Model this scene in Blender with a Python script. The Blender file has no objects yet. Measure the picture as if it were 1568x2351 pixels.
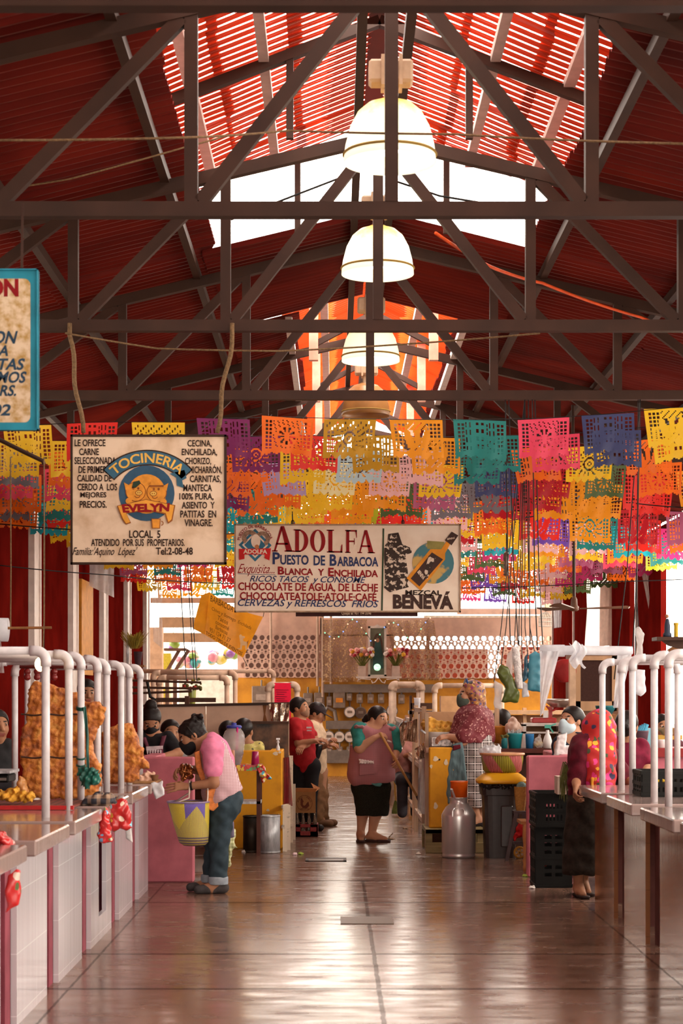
import bpy, math, random
import numpy as np
from mathutils import Vector, Matrix
R = random.Random(7)
SC = bpy.context.scene
COL = SC.collection
# ---------------------------------------------------------------- camera, sky, exposure
F = 4300.0; VX = 770.0; VY = 1596.0; EYE = 1.62
cam = bpy.data.cameras.new('camera'); cam_o = bpy.data.objects.new('camera', cam); COL.objects.link(cam_o)
cam.sensor_fit = 'AUTO'; cam.sensor_width = 36.0; cam.lens = F * 36.0 / 2351.0
cam.shift_x = (784 - VX) / 2351.0; cam.shift_y = (VY - 1175.5) / 2351.0
cam.clip_start = 0.1; cam.clip_end = 300
cam_o.location = (0, 0, EYE); cam_o.rotation_euler = (math.pi / 2, 0, 0)
cam.dof.use_dof = True; cam.dof.focus_distance = 19.0; cam.dof.aperture_fstop = 5.6
SC.camera = cam_o
W = bpy.data.worlds.new('sky'); SC.world = W; W.use_nodes = True
bg = W.node_tree.nodes['Background']
bg.inputs[0].default_value = (1.0, 0.9, 0.78, 1); bg.inputs[1].default_value = 9.0
SC.view_settings.view_transform = 'Standard'; SC.view_settings.look = 'None'
SC.view_settings.exposure = 0.05; SC.view_settings.gamma = 1.0; SC.view_settings.use_curve_mapping = False
try:
    SC.cycles.max_bounces = 8; SC.cycles.diffuse_bounces = 5; SC.cycles.glossy_bounces = 4
    SC.cycles.transparent_max_bounces = 16; SC.cycles.use_denoising = True
except Exception: pass

def daylight(name, loc, rot, sx, sy, power, col=(1, .93, .84)):
    l = bpy.data.lights.new(name, 'AREA'); l.shape = 'RECTANGLE'; l.size = sx; l.size_y = sy; l.energy = power; l.color = col
    o = bpy.data.objects.new(name, l); COL.objects.link(o); o.location = loc; o.rotation_euler = rot; return o
# daylight falling through the two roof openings, the side openings and the open front of the hall
daylight('skylight_daylight', (.3, 10.5, 6.25), (0, 0, 0), 2.2, 11, 700)
daylight('far_skylight_daylight', (.42, 25, 6.2), (0, 0, 0), 1.4, 12, 900)
daylight('side_daylight', (4.35, 9, 2.3), (0, math.radians(90), 0), 2.4, 20, 300)
daylight('side_daylight', (4.5, 22, 2.6), (0, math.radians(90), 0), 2.0, 4, 160)
daylight('front_daylight', (.3, -3, 2.4), (math.radians(90), 0, 0), 7, 4, 120)

def P(x, y, d): return Vector(((x - VX) * d / F, d, EYE + (VY - y) * d / F))
def G(x, y):
    d = F * EYE / (y - VY); return Vector(((x - VX) * d / F, d, 0))
def mpp(d): return d / F

# ---------------------------------------------------------------- materials
MATS = {}
def nodes_of(name):
    m = bpy.data.materials.new(name); m.use_nodes = True
    nt = m.node_tree; b = nt.nodes['Principled BSDF']; return m, nt, b
def mth(nt, op, a, b=None, c=None):
    n = nt.nodes.new('ShaderNodeMath'); n.operation = op
    for i, v in enumerate((a, b, c)):
        if v is None: continue
        if isinstance(v, (int, float)): n.inputs[i].default_value = v
        else: nt.links.new(v, n.inputs[i])
    return n.outputs[0]
def ramp(nt, fac, stops, interp='LINEAR'):
    n = nt.nodes.new('ShaderNodeValToRGB'); n.color_ramp.interpolation = interp
    e = n.color_ramp.elements
    while len(e) < len(stops): e.new(0.5)
    for i, (p, c) in enumerate(stops): e[i].position = p; e[i].color = (c[0], c[1], c[2], 1)
    nt.links.new(fac, n.inputs[0]); return n.outputs[0]
def tcoord(nt, kind='Object', scale=(1, 1, 1)):
    t = nt.nodes.new('ShaderNodeTexCoord'); mp = nt.nodes.new('ShaderNodeMapping')
    mp.inputs['Scale'].default_value = scale; nt.links.new(t.outputs[kind], mp.inputs[0]); return mp.outputs[0]
def noise(nt, vec, scale, detail=4, rough=.55):
    n = nt.nodes.new('ShaderNodeTexNoise'); n.inputs['Scale'].default_value = scale
    n.inputs['Detail'].default_value = detail; n.inputs['Roughness'].default_value = rough
    nt.links.new(vec, n.inputs['Vector']); return n.outputs['Fac']
def mixc(nt, fac, a, b, typ='MIX'):
    n = nt.nodes.new('ShaderNodeMix'); n.data_type = 'RGBA'; n.blend_type = typ
    if isinstance(fac, (int, float)): n.inputs[0].default_value = fac
    else: nt.links.new(fac, n.inputs[0])
    for i, v in ((6, a), (7, b)):
        if isinstance(v, tuple): n.inputs[i].default_value = (v[0], v[1], v[2], 1)
        else: nt.links.new(v, n.inputs[i])
    return n.outputs[2]
def bump(nt, b, h, s=.3, d=.02):
    n = nt.nodes.new('ShaderNodeBump'); n.inputs['Strength'].default_value = s; n.inputs['Distance'].default_value = d
    nt.links.new(h, n.inputs['Height']); nt.links.new(n.outputs[0], b.inputs['Normal'])
def sep(nt, vec):
    n = nt.nodes.new('ShaderNodeSeparateXYZ'); nt.links.new(vec, n.inputs[0]); return n.outputs
def M(name, col, rough=.5, metal=0, var=.25, scale=8, bmp=0, trans=0, col2=None, emit=0, sc3=(1, 1, 1), thr=(.35, .65), alpha=1, coat=0):
    """plain procedural material: base colour broken up by noise towards col2 (default: a darker tone)"""
    if name in MATS: return MATS[name]
    m, nt, b = nodes_of(name)
    c2 = col2 or tuple(c * (1 - var) for c in col)
    v = tcoord(nt, 'Object', sc3); f = noise(nt, v, scale)
    c = ramp(nt, f, [(thr[0], c2), (thr[1], col)])
    nt.links.new(c, b.inputs['Base Color'])
    b.inputs['Roughness'].default_value = rough; b.inputs['Metallic'].default_value = metal
    if rough >= .38 and metal < .2: b.inputs['Specular IOR Level'].default_value = .16
    if bmp: bump(nt, b, f, bmp)
    if trans: b.inputs['Transmission Weight'].default_value = trans; b.inputs['IOR'].default_value = 1.3
    if alpha < 1: b.inputs['Alpha'].default_value = alpha
    if coat: b.inputs['Coat Weight'].default_value = coat
    if emit:
        nt.links.new(c, b.inputs['Emission Color']); b.inputs['Emission Strength'].default_value = emit
    MATS[name] = m; return m
def translucent(name, col, amt=.5, rough=.6, alpha=1, use_obj=False, var=.2, scale=14):
    if name in MATS: return MATS[name]
    m, nt, b = nodes_of(name); out = nt.nodes['Material Output']
    if use_obj:
        oi = nt.nodes.new('ShaderNodeObjectInfo'); c = oi.outputs['Color']
    else:
        f = noise(nt, tcoord(nt), scale); c = ramp(nt, f, [(.3, tuple(x * (1 - var) for x in col)), (.7, col)])
    nt.links.new(c, b.inputs['Base Color']); b.inputs['Roughness'].default_value = rough
    t = nt.nodes.new('ShaderNodeBsdfTranslucent'); nt.links.new(c, t.inputs[0])
    mx = nt.nodes.new('ShaderNodeMixShader'); mx.inputs[0].default_value = amt
    nt.links.new(b.outputs[0], mx.inputs[1]); nt.links.new(t.outputs[0], mx.inputs[2]); s = mx.outputs[0]
    if alpha < 1:
        tr = nt.nodes.new('ShaderNodeBsdfTransparent'); m2 = nt.nodes.new('ShaderNodeMixShader'); m2.inputs[0].default_value = alpha
        nt.links.new(tr.outputs[0], m2.inputs[1]); nt.links.new(s, m2.inputs[2]); s = m2.outputs[0]
    nt.links.new(s, out.inputs[0]); MATS[name] = m; return m

# ---------------------------------------------------------------- objects
ORG = {}
def tag(o, label, cat=None, group=None, kind=None):
    if label: o['label'] = label
    if cat: o['category'] = cat
    if group: o['group'] = group
    if kind: o['kind'] = kind
    return o
def thing(name, label, cat, loc, group=None):
    o = bpy.data.objects.new(name, None); COL.objects.link(o); o.location = loc; o.empty_display_size = .1
    ORG[o.name] = Vector(loc); return tag(o, label, cat, group)
def link_mesh(name, me, parent=None, org=None):
    o = bpy.data.objects.new(name, me); COL.objects.link(o)
    if parent is not None:
        o.parent = parent; ORG[o.name] = ORG[parent.name]
    else:
        o.location = org; ORG[o.name] = Vector(org)
    return o
def clone(root, loc, label=None, group=None, rotz=None, color=None):
    c = root.copy(); COL.objects.link(c); c.location = loc; ORG[c.name] = Vector(loc)
    if rotz is not None: c.rotation_euler[2] = rotz
    if label: c['label'] = label
    if group: c['group'] = group
    if color: c.color = color
    for ch in list(root.children):
        d = ch.copy(); COL.objects.link(d); d.parent = c
        for g in list(ch.children):
            e = g.copy(); COL.objects.link(e); e.parent = d
    return c
def basis(d):
    d = d.normalized(); u = Vector((0, 0, 1)) if abs(d.z) < .95 else Vector((1, 0, 0))
    a = d.cross(u).normalized(); return d, a, a.cross(d).normalized()
class MB:
    def __init__(s): s.v = []; s.f = []
    def add(s, vs, fs):
        n = len(s.v); s.v += [Vector(x) for x in vs]; s.f += [tuple(i + n for i in f) for f in fs]; return s
    def box(s, a, b, bev=0):
        x0, y0, z0 = [min(a[i], b[i]) for i in range(3)]; x1, y1, z1 = [max(a[i], b[i]) for i in range(3)]
        if bev:
            e = min(bev, (x1 - x0) / 2.1, (y1 - y0) / 2.1, (z1 - z0) / 2.1); vs = []; ix = {}
            for sx in (0, 1):
                for sy in (0, 1):
                    for sz in (0, 1):
                        X, Y, Z = (x0, x1)[sx], (y0, y1)[sy], (z0, z1)[sz]; dx, dy, dz = e * (1 - 2 * sx), e * (1 - 2 * sy), e * (1 - 2 * sz)
                        for k, p in enumerate(((X, Y + dy, Z + dz), (X + dx, Y, Z + dz), (X + dx, Y + dy, Z))): ix[sx, sy, sz, k] = len(vs); vs.append(p)
            fs = []
            for q in (0, 1):
                fs.append([ix[q, a_, b_, 0] for a_, b_ in ((0, 0), (0, 1), (1, 1), (1, 0))][::(1 if q == 0 else -1)])
                fs.append([ix[a_, q, b_, 1] for a_, b_ in ((0, 0), (1, 0), (1, 1), (0, 1))][::(1 if q == 0 else -1)])
                fs.append([ix[a_, b_, q, 2] for a_, b_ in ((0, 0), (0, 1), (1, 1), (1, 0))][::(1 if q == 0 else -1)])
            for a_ in (0, 1):
                for b_ in (0, 1):
                    fs.append([ix[a_, b_, 0, 0], ix[a_, b_, 1, 0], ix[a_, b_, 1, 1], ix[a_, b_, 0, 1]])
                    fs.append([ix[a_, 0, b_, 0], ix[a_, 1, b_, 0], ix[a_, 1, b_, 2], ix[a_, 0, b_, 2]])
                    fs.append([ix[0, a_, b_, 1], ix[1, a_, b_, 1], ix[1, a_, b_, 2], ix[0, a_, b_, 2]])
            for k in ix:
                pass
            for sx in (0, 1):
                for sy in (0, 1):
                    for sz in (0, 1): fs.append([ix[sx, sy, sz, 0], ix[sx, sy, sz, 1], ix[sx, sy, sz, 2]])
            return s.add(vs, fs)
        vs = [(x, y, z) for z in (z0, z1) for y in (y0, y1) for x in (x0, x1)]
        return s.add(vs, [(0, 2, 3, 1), (4, 5, 7, 6), (0, 1, 5, 4), (2, 6, 7, 3), (0, 4, 6, 2), (1, 3, 7, 5)])
    def bar(s, p, q, w, h=None, up=None):
        p, q = Vector(p), Vector(q); h = h or w; d = (q - p).normalized()
        u = Vector(up) if up else (Vector((0, 0, 1)) if abs(d.z) < .95 else Vector((0, 1, 0)))
        a = d.cross(u).normalized() * w / 2; b = a.cross(d).normalized() * h / 2
        return s.add([p - a - b, p + a - b, p + a + b, p - a + b, q - a - b, q + a - b, q + a + b, q - a + b],
                     [(0, 3, 2, 1), (4, 5, 6, 7), (0, 1, 5, 4), (1, 2, 6, 5), (2, 3, 7, 6), (3, 0, 4, 7)])
    def tube(s, pts, r, seg=8, cap=True):
        pts = [Vector(p) for p in pts]; n = len(pts); rr = r if isinstance(r, (list, tuple)) else [r] * n
        d, a, b = basis(pts[1] - pts[0]); vs = []
        for i, p in enumerate(pts):
            t = (pts[min(i + 1, n - 1)] - pts[max(i - 1, 0)])
            if t.length > 1e-9:
                t.normalize(); a = (a - t * a.dot(t)); a = a.normalized() if a.length > 1e-6 else basis(t)[1]; b = t.cross(a)
            vs += [p + (a * math.cos(k * 2 * math.pi / seg) + b * math.sin(k * 2 * math.pi / seg)) * rr[i] for k in range(seg)]
        fs = [(i * seg + k, i * seg + (k + 1) % seg, (i + 1) * seg + (k + 1) % seg, (i + 1) * seg + k) for i in range(n - 1) for k in range(seg)]
        if cap: fs += [tuple(range(seg))[::-1], tuple(range((n - 1) * seg, n * seg))]
        return s.add(vs, fs)
    def lathe(s, prof, c, seg=24, cap=True, sx=1, sy=1):
        c = Vector(c); n = len(prof)
        vs = [c + Vector((r * sx * math.cos(k * 2 * math.pi / seg), r * sy * math.sin(k * 2 * math.pi / seg), z)) for r, z in prof for k in range(seg)]
        fs = [(i * seg + k, i * seg + (k + 1) % seg, (i + 1) * seg + (k + 1) % seg, (i + 1) * seg + k) for i in range(n - 1) for k in range(seg)]
        if cap: fs += [tuple(range(seg))[::-1], tuple(range((n - 1) * seg, n * seg))]
        return s.add(vs, fs)
    def disc(s, c, n, r, seg=16, t=.01):
        c = Vector(c); d, a, b = basis(Vector(n)); return s.tube([c - d * t / 2, c + d * t / 2], r, seg)
    def ball(s, c, r, seg=12, sc=(1, 1, 1)):
        m = seg // 2; pr = [(max(r * math.sin(math.pi * i / m), 1e-4), -r * sc[2] * math.cos(math.pi * i / m)) for i in range(m + 1)]
        return s.lathe(pr, c, seg, True, sc[0], sc[1])
    def prism(s, pts, y0, y1):
        """polygon given as (X, Z) extruded from depth y0 to y1"""
        n = len(pts); vs = [(x, y0, z) for x, z in pts] + [(x, y1, z) for x, z in pts]
        return s.add(vs, [tuple(range(n)), tuple(range(n, 2 * n))[::-1]] + [(i, i + n, (i + 1) % n + n, (i + 1) % n) for i in range(n)])
    def _cords(s, a, b, d, cat):
        if cat.startswith('plastic '):
            for q in (a, b):
                p = P(*q, d); s.tube([p, (p.x, d, EYE + 4.05 - .23 * abs(p.x - .305))], .003, 4)
        return s
    def ppoly(s, pp, d, t=.004):
        """polygon in picture pixels at depth d, t thick"""
        return s.prism([(P(x, y, d).x, P(x, y, d).z) for x, y in pp], d, d + t)
    def sheet(s, fn, nu, nv):
        vs = [fn(i / nu, j / nv) for j in range(nv + 1) for i in range(nu + 1)]; w = nu + 1
        return s.add(vs, [(j * w + i, j * w + i + 1, (j + 1) * w + i + 1, (j + 1) * w + i) for j in range(nv) for i in range(nu)])
    def build(s, name, mat, parent=None, smooth=False, label=None, cat=None, group=None, kind=None, solid=0, sub=0):
        if parent is not None: org = ORG[parent.name]
        else:
            xs = [v.x for v in s.v]; ys = [v.y for v in s.v]; zs = [v.z for v in s.v]
            org = Vector(((min(xs) + max(xs)) / 2, (min(ys) + max(ys)) / 2, min(zs)))
        me = bpy.data.meshes.new(name); me.from_pydata([tuple(v - org) for v in s.v], [], s.f); me.validate()
        if mat: me.materials.append(mat)
        if smooth: me.polygons.foreach_set('use_smooth', [True] * len(me.polygons))
        o = link_mesh(name, me, parent, org)
        if solid:
            md = o.modifiers.new('solid', 'SOLIDIFY'); md.thickness = solid; md.offset = 0
        if sub:
            md = o.modifiers.new('sub', 'SUBSURF'); md.levels = sub; md.render_levels = sub
        return tag(o, label, cat, group, kind)
# ---------------------------------------------------------------- signed-distance modelling (bodies, clothes, soft things)
def _round_cone(Pg, a, b, ra, rb):
    a = np.array(a, np.float32); b = np.array(b, np.float32); ba = b - a; L = float((ba * ba).sum()) + 1e-12
    t = np.clip(((Pg[0] - a[0]) * ba[0] + (Pg[1] - a[1]) * ba[1] + (Pg[2] - a[2]) * ba[2]) / L, 0, 1)
    dx = Pg[0] - a[0] - t * ba[0]; dy = Pg[1] - a[1] - t * ba[1]; dz = Pg[2] - a[2] - t * ba[2]
    return np.sqrt(dx * dx + dy * dy + dz * dz) - (ra + t * (rb - ra))
class SD:
    def __init__(s): s.p = []; s.cuts = []
    def c(s, a, b, ra, rb=None, col=0, k=.03, sub=False):
        s.p.append(('c', Vector(a), Vector(b), ra, ra if rb is None else rb, col, k, sub)); return s
    def path(s, pts, rs, col=0, k=.03):
        for i in range(len(pts) - 1): s.c(pts[i], pts[i + 1], rs[i], rs[i + 1], col, k)
        return s
    def s(s, p, r, col=0, k=.02, sub=False): return s.c(p, Vector(p) + Vector((0, 0, 1e-4)), r, r, col, k, sub)
    def e(s, p, rad, axes=None, col=0, k=.02, sub=False):
        ax = axes or (Vector((1, 0, 0)), Vector((0, 1, 0)), Vector((0, 0, 1)))
        s.p.append(('e', Vector(p), rad, ax, None, col, k, sub)); return s
    def poly(s, pp, d, t, r=.01, col=0, k=.01):
        """picture-pixel outline at depth d, half-thickness t"""
        w = [(P(x, y, d).x, P(x, y, d).z) for x, y in pp]; s.p.append(('g', w, d, t, r, col, k, False)); return s
    def cut(s, p, n): s.cuts.append((Vector(p), Vector(n).normalized())); return s
    def mesh(s, name, h=.006, disp=None):
        lo = np.full(3, 1e9); hi = -lo; bb = []
        for q in s.p:
            if q[0] == 'c':
                m = max(q[3], q[4]); l = np.minimum(q[1], q[2]) - m; u = np.maximum(q[1], q[2]) + m
            elif q[0] == 'e':
                m = max(q[2]); l = np.array(q[1]) - m; u = np.array(q[1]) + m
            else:
                w = np.array(q[1]); l = np.array([w[:, 0].min(), q[2] - q[3], w[:, 1].min()]); u = np.array([w[:, 0].max(), q[2] + q[3], w[:, 1].max()])
            bb.append((l, u))
            if not q[7]: lo = np.minimum(lo, l); hi = np.maximum(hi, u)
        pad = 4 * h + (.03 if disp else 0); lo = lo - pad; hi = hi + pad; n = np.ceil((hi - lo) / h).astype(int) + 1
        ax = [(lo[i] + np.arange(n[i]) * h).astype(np.float32) for i in range(3)]
        Fd = np.full(n, .5, np.float32); C = np.zeros(n, np.int8)
        for q, (l, u) in zip(s.p, bb):
            k = q[6]; g = k + 3 * h
            i0 = np.clip(((l - g - lo) / h).astype(int), 0, n); i1 = np.clip(((u + g - lo) / h).astype(int) + 2, 0, n)
            if (i1 <= i0).any(): continue
            sl = tuple(slice(i0[i], i1[i]) for i in range(3))
            Pg = (ax[0][sl[0]][:, None, None], ax[1][sl[1]][None, :, None], ax[2][sl[2]][None, None, :])
            if q[0] == 'c': d = _round_cone(Pg, q[1], q[2], q[3], q[4])
            elif q[0] == 'e':
                c = q[1]; k0 = 0; k1 = 0
                for a_, r_ in zip(q[3], q[2]):
                    t = (Pg[0] - c[0]) * a_[0] + (Pg[1] - c[1]) * a_[1] + (Pg[2] - c[2]) * a_[2]; k0 = k0 + (t / r_) ** 2; k1 = k1 + (t / r_ ** 2) ** 2
                k0 = np.sqrt(k0); d = k0 * (k0 - 1) / (np.sqrt(k1) + 1e-9)
            else:
                w = q[1]; X = ax[0][sl[0]][:, None]; Z = ax[2][sl[2]][None, :]; dd = np.full((X.shape[0], Z.shape[1]), 1e9); ins = np.zeros(dd.shape, bool)
                for j in range(len(w)):
                    (x0, z0), (x1, z1) = w[j], w[j - 1]; ex, ez = x1 - x0, z1 - z0
                    t = np.clip(((X - x0) * ex + (Z - z0) * ez) / (ex * ex + ez * ez + 1e-12), 0, 1)
                    dd = np.minimum(dd, (X - x0 - t * ex) ** 2 + (Z - z0 - t * ez) ** 2)
                    cnd = ((z0 > Z) != (z1 > Z)) & (X < (x1 - x0) * (Z - z0) / (z1 - z0 + 1e-12) + x0); ins ^= cnd
                dd = np.sqrt(dd); dd[ins] *= -1; a_ = dd[:, None, :] + q[4]; b_ = np.abs(Pg[1] - q[2]) - q[3] + q[4]
                d = np.minimum(np.maximum(a_, b_), 0) + np.sqrt(np.maximum(a_, 0) ** 2 + np.maximum(b_, 0) ** 2) - q[4]
            d = d.astype(np.float32); f = Fd[sl]
            if q[7]: f = np.maximum(f, -d)
            else:
                cs = C[sl]; cs[d < f] = q[5]; C[sl] = cs
                hh = np.maximum(k - np.abs(f - d), 0) / k; f = np.minimum(f, d) - hh * hh * k * .25
            Fd[sl] = f
        G3 = np.meshgrid(*ax, indexing='ij', sparse=True)
        for p, nn in s.cuts: Fd = np.maximum(Fd, ((G3[0] - p.x) * nn.x + (G3[1] - p.y) * nn.y + (G3[2] - p.z) * nn.z).astype(np.float32))
        if disp: Fd = Fd + disp(*G3).astype(np.float32)
        S = Fd < 0
        S[0], S[-1], S[:, 0], S[:, -1], S[:, :, 0], S[:, :, -1] = [False] * 6
        cnt = sum(S[i:n[0] - 1 + i, j:n[1] - 1 + j, k:n[2] - 1 + k].astype(np.int8) for i in (0, 1) for j in (0, 1) for k in (0, 1))
        act = np.argwhere((cnt > 0) & (cnt < 8)); idx = np.full(cnt.shape, -1, np.int32); idx[tuple(act.T)] = np.arange(len(act))
        acc = np.zeros((len(act), 3)); num = np.zeros(len(act))
        for axn in range(3):
            o1, o2 = [i for i in range(3) if i != axn]
            for p1 in (0, 1):
                for p2 in (0, 1):
                    A = act.copy(); A[:, o1] += p1; A[:, o2] += p2; B = A.copy(); B[:, axn] += 1
                    fa = Fd[tuple(A.T)]; fb = Fd[tuple(B.T)]; m = (fa < 0) != (fb < 0)
                    t = np.where(m, fa / (fa - fb + 1e-12), 0); pt = A.astype(float); pt[:, axn] += t
                    acc[m] += pt[m]; num[m] += 1
        V = acc / np.maximum(num, 1)[:, None] * h + lo
        quads = []
        for axn in range(3):
            o1, o2 = [i for i in range(3) if i != axn]
            sa = [slice(None)] * 3; sb = [slice(None)] * 3; sa[axn] = slice(0, -1); sb[axn] = slice(1, None)
            E = np.argwhere(S[tuple(sa)] != S[tuple(sb)])
            E = E[(E[:, o1] > 0) & (E[:, o2] > 0) & (E[:, o1] < n[o1] - 1) & (E[:, o2] < n[o2] - 1)]
            if not len(E): continue
            Q = []
            for d1, d2 in ((-1, -1), (0, -1), (0, 0), (-1, 0)):
                A = E.copy(); A[:, o1] += d1; A[:, o2] += d2; Q.append(idx[tuple(A.T)])
            Q = np.stack(Q, 1); ins = S[tuple(E.T)]
            flip = ins if axn != 1 else ~ins
            Q[~flip] = Q[~flip][:, ::-1]; quads.append(Q)
        quads = np.concatenate(quads); quads = quads[(quads >= 0).all(1)]
        ci = np.clip(np.round((V - lo) / h).astype(int), 0, n - 1)
        return V, quads, C[tuple(ci.T)]
    def build(s, name, mats, parent=None, h=.006, disp=None, **kw):
        V, Q, C = s.mesh(name, h, disp)
        if parent is not None: org = ORG[parent.name]
        else: org = Vector(((V[:, 0].min() + V[:, 0].max()) / 2, (V[:, 1].min() + V[:, 1].max()) / 2, V[:, 2].min()))
        me = bpy.data.meshes.new(name); V = V - np.array(org)
        me.vertices.add(len(V)); me.vertices.foreach_set('co', V.astype(np.float32).ravel())
        me.loops.add(len(Q) * 4); me.loops.foreach_set('vertex_index', Q.astype(np.int32).ravel())
        me.polygons.add(len(Q)); me.polygons.foreach_set('loop_start', np.arange(0, len(Q) * 4, 4, dtype=np.int32))
        mats = mats if isinstance(mats, (list, tuple)) else [mats]
        for m in mats: me.materials.append(m)
        if len(mats) > 1: me.polygons.foreach_set('material_index', np.minimum(C[Q[:, 0]], len(mats) - 1).astype(np.int32))
        me.update(calc_edges=True); me.validate(); me.polygons.foreach_set('use_smooth', [True] * len(me.polygons))
        return tag(link_mesh(name, me, parent, org), kw.get('label'), kw.get('cat'), kw.get('group'), kw.get('kind'))
def wob(amp, fr, ph=0.):
    """soft irregular displacement for lumpy or wrinkled things"""
    def f(x, y, z):
        return amp * (np.sin(fr * (1.3 * x + .7 * z) + ph + 1.7 * np.sin(fr * .6 * y + fr * .45 * z)) * np.sin(fr * (1.1 * z - .8 * x + .5 * y) + 2 * ph) + .5 * np.sin(2.3 * fr * (x + .4 * y) + ph) * np.sin(2.1 * fr * (z - .3 * y) + 1.3))
    return f
# ================================================================ SETTING
XL, XR, RX, ZB = -3.5, 4.1, .305, 37.5
def roofz(x): return EYE + 4.09 - .23 * abs(x - RX)
def mat_floor():
    m, nt, b = nodes_of('polished_concrete')
    g = nt.nodes.new('ShaderNodeNewGeometry'); pos = g.outputs['Position']; xyz = sep(nt, pos)
    mp = nt.nodes.new('ShaderNodeMapping'); mp.inputs['Scale'].default_value = (1, .55, 1); nt.links.new(pos, mp.inputs[0])
    n1 = noise(nt, mp.outputs[0], 1.6, 6, .6)
    mp2 = nt.nodes.new('ShaderNodeMapping'); mp2.inputs['Scale'].default_value = (1.2, 3.2, 1); nt.links.new(pos, mp2.inputs[0])
    n2 = noise(nt, mp2.outputs[0], 5, 6, .65); n3 = noise(nt, mp2.outputs[0], 2.3, 3, .5)
    c = ramp(nt, n1, [(.25, (.085, .043, .028)), (.5, (.16, .088, .06)), (.75, (.23, .14, .105))])
    st = ramp(nt, n2, [(.25, (.35, .3, .28)), (.36, (1, 1, 1))]); c = mixc(nt, .6, c, st, 'MULTIPLY')
    seam = None
    def line(v, at, w, *conds):
        d = mth(nt, 'LESS_THAN', mth(nt, 'ABSOLUTE', mth(nt, 'SUBTRACT', v, at)), w)
        for cc in conds: d = mth(nt, 'MULTIPLY', d, cc)
        return d
    X, Y = xyz[0], xyz[1]
    wobX = mth(nt, 'ADD', X, mth(nt, 'MULTIPLY', mth(nt, 'SUBTRACT', n2, .5), .03))
    ls = [line(wobX, .24, .013, mth(nt, 'LESS_THAN', Y, 16.35)), line(wobX, -1.47, .008, mth(nt, 'LESS_THAN', Y, 16.3)), line(wobX, 1.93, .008, mth(nt, 'LESS_THAN', Y, 16.6))]
    wobY = mth(nt, 'ADD', Y, mth(nt, 'MULTIPLY', mth(nt, 'SUBTRACT', n2, .5), .05))
    for y0 in (10.33, 11.72, 14.63, 16.35, 18.6, 21.3, 24.2, 27.2, 30.2): ls.append(line(wobY, y0, (.03 if y0 < 17 else .026)))
    seam = ls[0]
    for l in ls[1:]: seam = mth(nt, 'MAXIMUM', seam, l)
    c = mixc(nt, mth(nt, 'MULTIPLY', seam, .7), c, (.02, .013, .01))
    # damp dirt round the drain
    dx = mth(nt, 'MULTIPLY', mth(nt, 'SUBTRACT', X, .18), 1.35); dy = mth(nt, 'SUBTRACT', Y, 13.65)
    r = mth(nt, 'ADD', mth(nt, 'SQRT', mth(nt, 'ADD', mth(nt, 'POWER', dx, 2), mth(nt, 'POWER', mth(nt, 'MULTIPLY', dy, 1.3), 2))), mth(nt, 'MULTIPLY', mth(nt, 'SUBTRACT', n2, .5), 1.1))
    wet = mth(nt, 'LESS_THAN', r, .42); c = mixc(nt, mth(nt, 'MULTIPLY', wet, .6), c, (.06, .035, .022))
    nt.links.new(c, b.inputs['Base Color'])
    rr = ramp(nt, n3, [(.3, (.14, .14, .14)), (.55, (.22, .22, .22)), (.75, (.34, .34, .34))]); nt.links.new(rr, b.inputs['Roughness'])
    nt.links.new(mth(nt, 'MULTIPLY', mth(nt, 'SUBTRACT', 1, mth(nt, 'MULTIPLY', seam, .92)), mth(nt, 'SUBTRACT', .6, mth(nt, 'MULTIPLY', wet, .42))), b.inputs['Specular IOR Level'])
    b.inputs['IOR'].default_value = 1.45; return m
def S(name, mb, mat, **k):
    return mb.build(name, mat, kind='structure', **k)
S('floor', MB().box((-6, -8, -.06), (6.5, 37.6, 0)), mat_floor())
S('ground', MB().box((-60, -60, -.14), (60, 110, -.07)), M('street', (.42, .37, .32), .9, var=.2, scale=.6))
RED = M('oxblood_paint', (.12, .006, .004), .9, var=.4, scale=1.6, bmp=.05); RED.node_tree.nodes['Principled BSDF'].inputs['Specular IOR Level'].default_value = .0
WHT = M('lit_edge_white', (.78, .68, .62), .5, var=.15)  # white stands in for light caught on the pier corners
# left wall; white strips stand for light caught on its pier corners
S('wall_left', MB().box((XL - .2, -8, 0), (XL, 34.7, 3.75)), RED)
for i, z in enumerate((21.7, 24.85, 28.1, 31.3, 34.4)):
    S(f'trim_{i+1}', MB().box((XL - .05, z - .03, 0), (XL + .09, z + .03, 3.75)).box((XL - .05, z - .35, 0), (XL + .07, z - .03, 3.75)), WHT)
# right wall: low sill and posts near the camera, red piers further back
S('wall_right', MB().box((XR, -8, 0), (XR + .2, 37, 1.0)), RED)
for k, (z0, z1) in enumerate(((23.6, 25.4), (26.1, 27.8), (29.8, 32.1), (32.5, 35.2))):
    S(f'wall_right_{k+1}', MB().box((XR, z0, 1.0), (XR + .07, z1, 3.5)), RED)
    S(f'trim_{k+11}', MB().box((XR - .03, z1, 0), (XR + .06, z1 + .06, 3.5)), WHT)
S('trim_20', MB().box((XR, -8, 3.5), (XR + .2, 37, 3.75)), RED)
gr = MB()
for k in range(8): gr.box((XR + .02, -2 + k * 2.9, 1.0), (XR + .14, -1.75 + k * 2.9, 3.5))
for k in range(24): gr.box((XR + .06, -2 + k * .95, 1), (XR + .1, -1.95 + k * .95, 3.5))
for z in (1.6, 2.2, 2.8): gr.box((XR + .06, -3, z), (XR + .1, 20.2, z + .04))
S('window_1', gr, M('grille', (.2, .06, .04), .5))
S('front_light_block', MB().box((XL - 1.5, -8.3, 2.9), (XR + 1.5, -8.05, 6.8)), RED)  # unseen upper front wall added to keep sky light off the trusses
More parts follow.
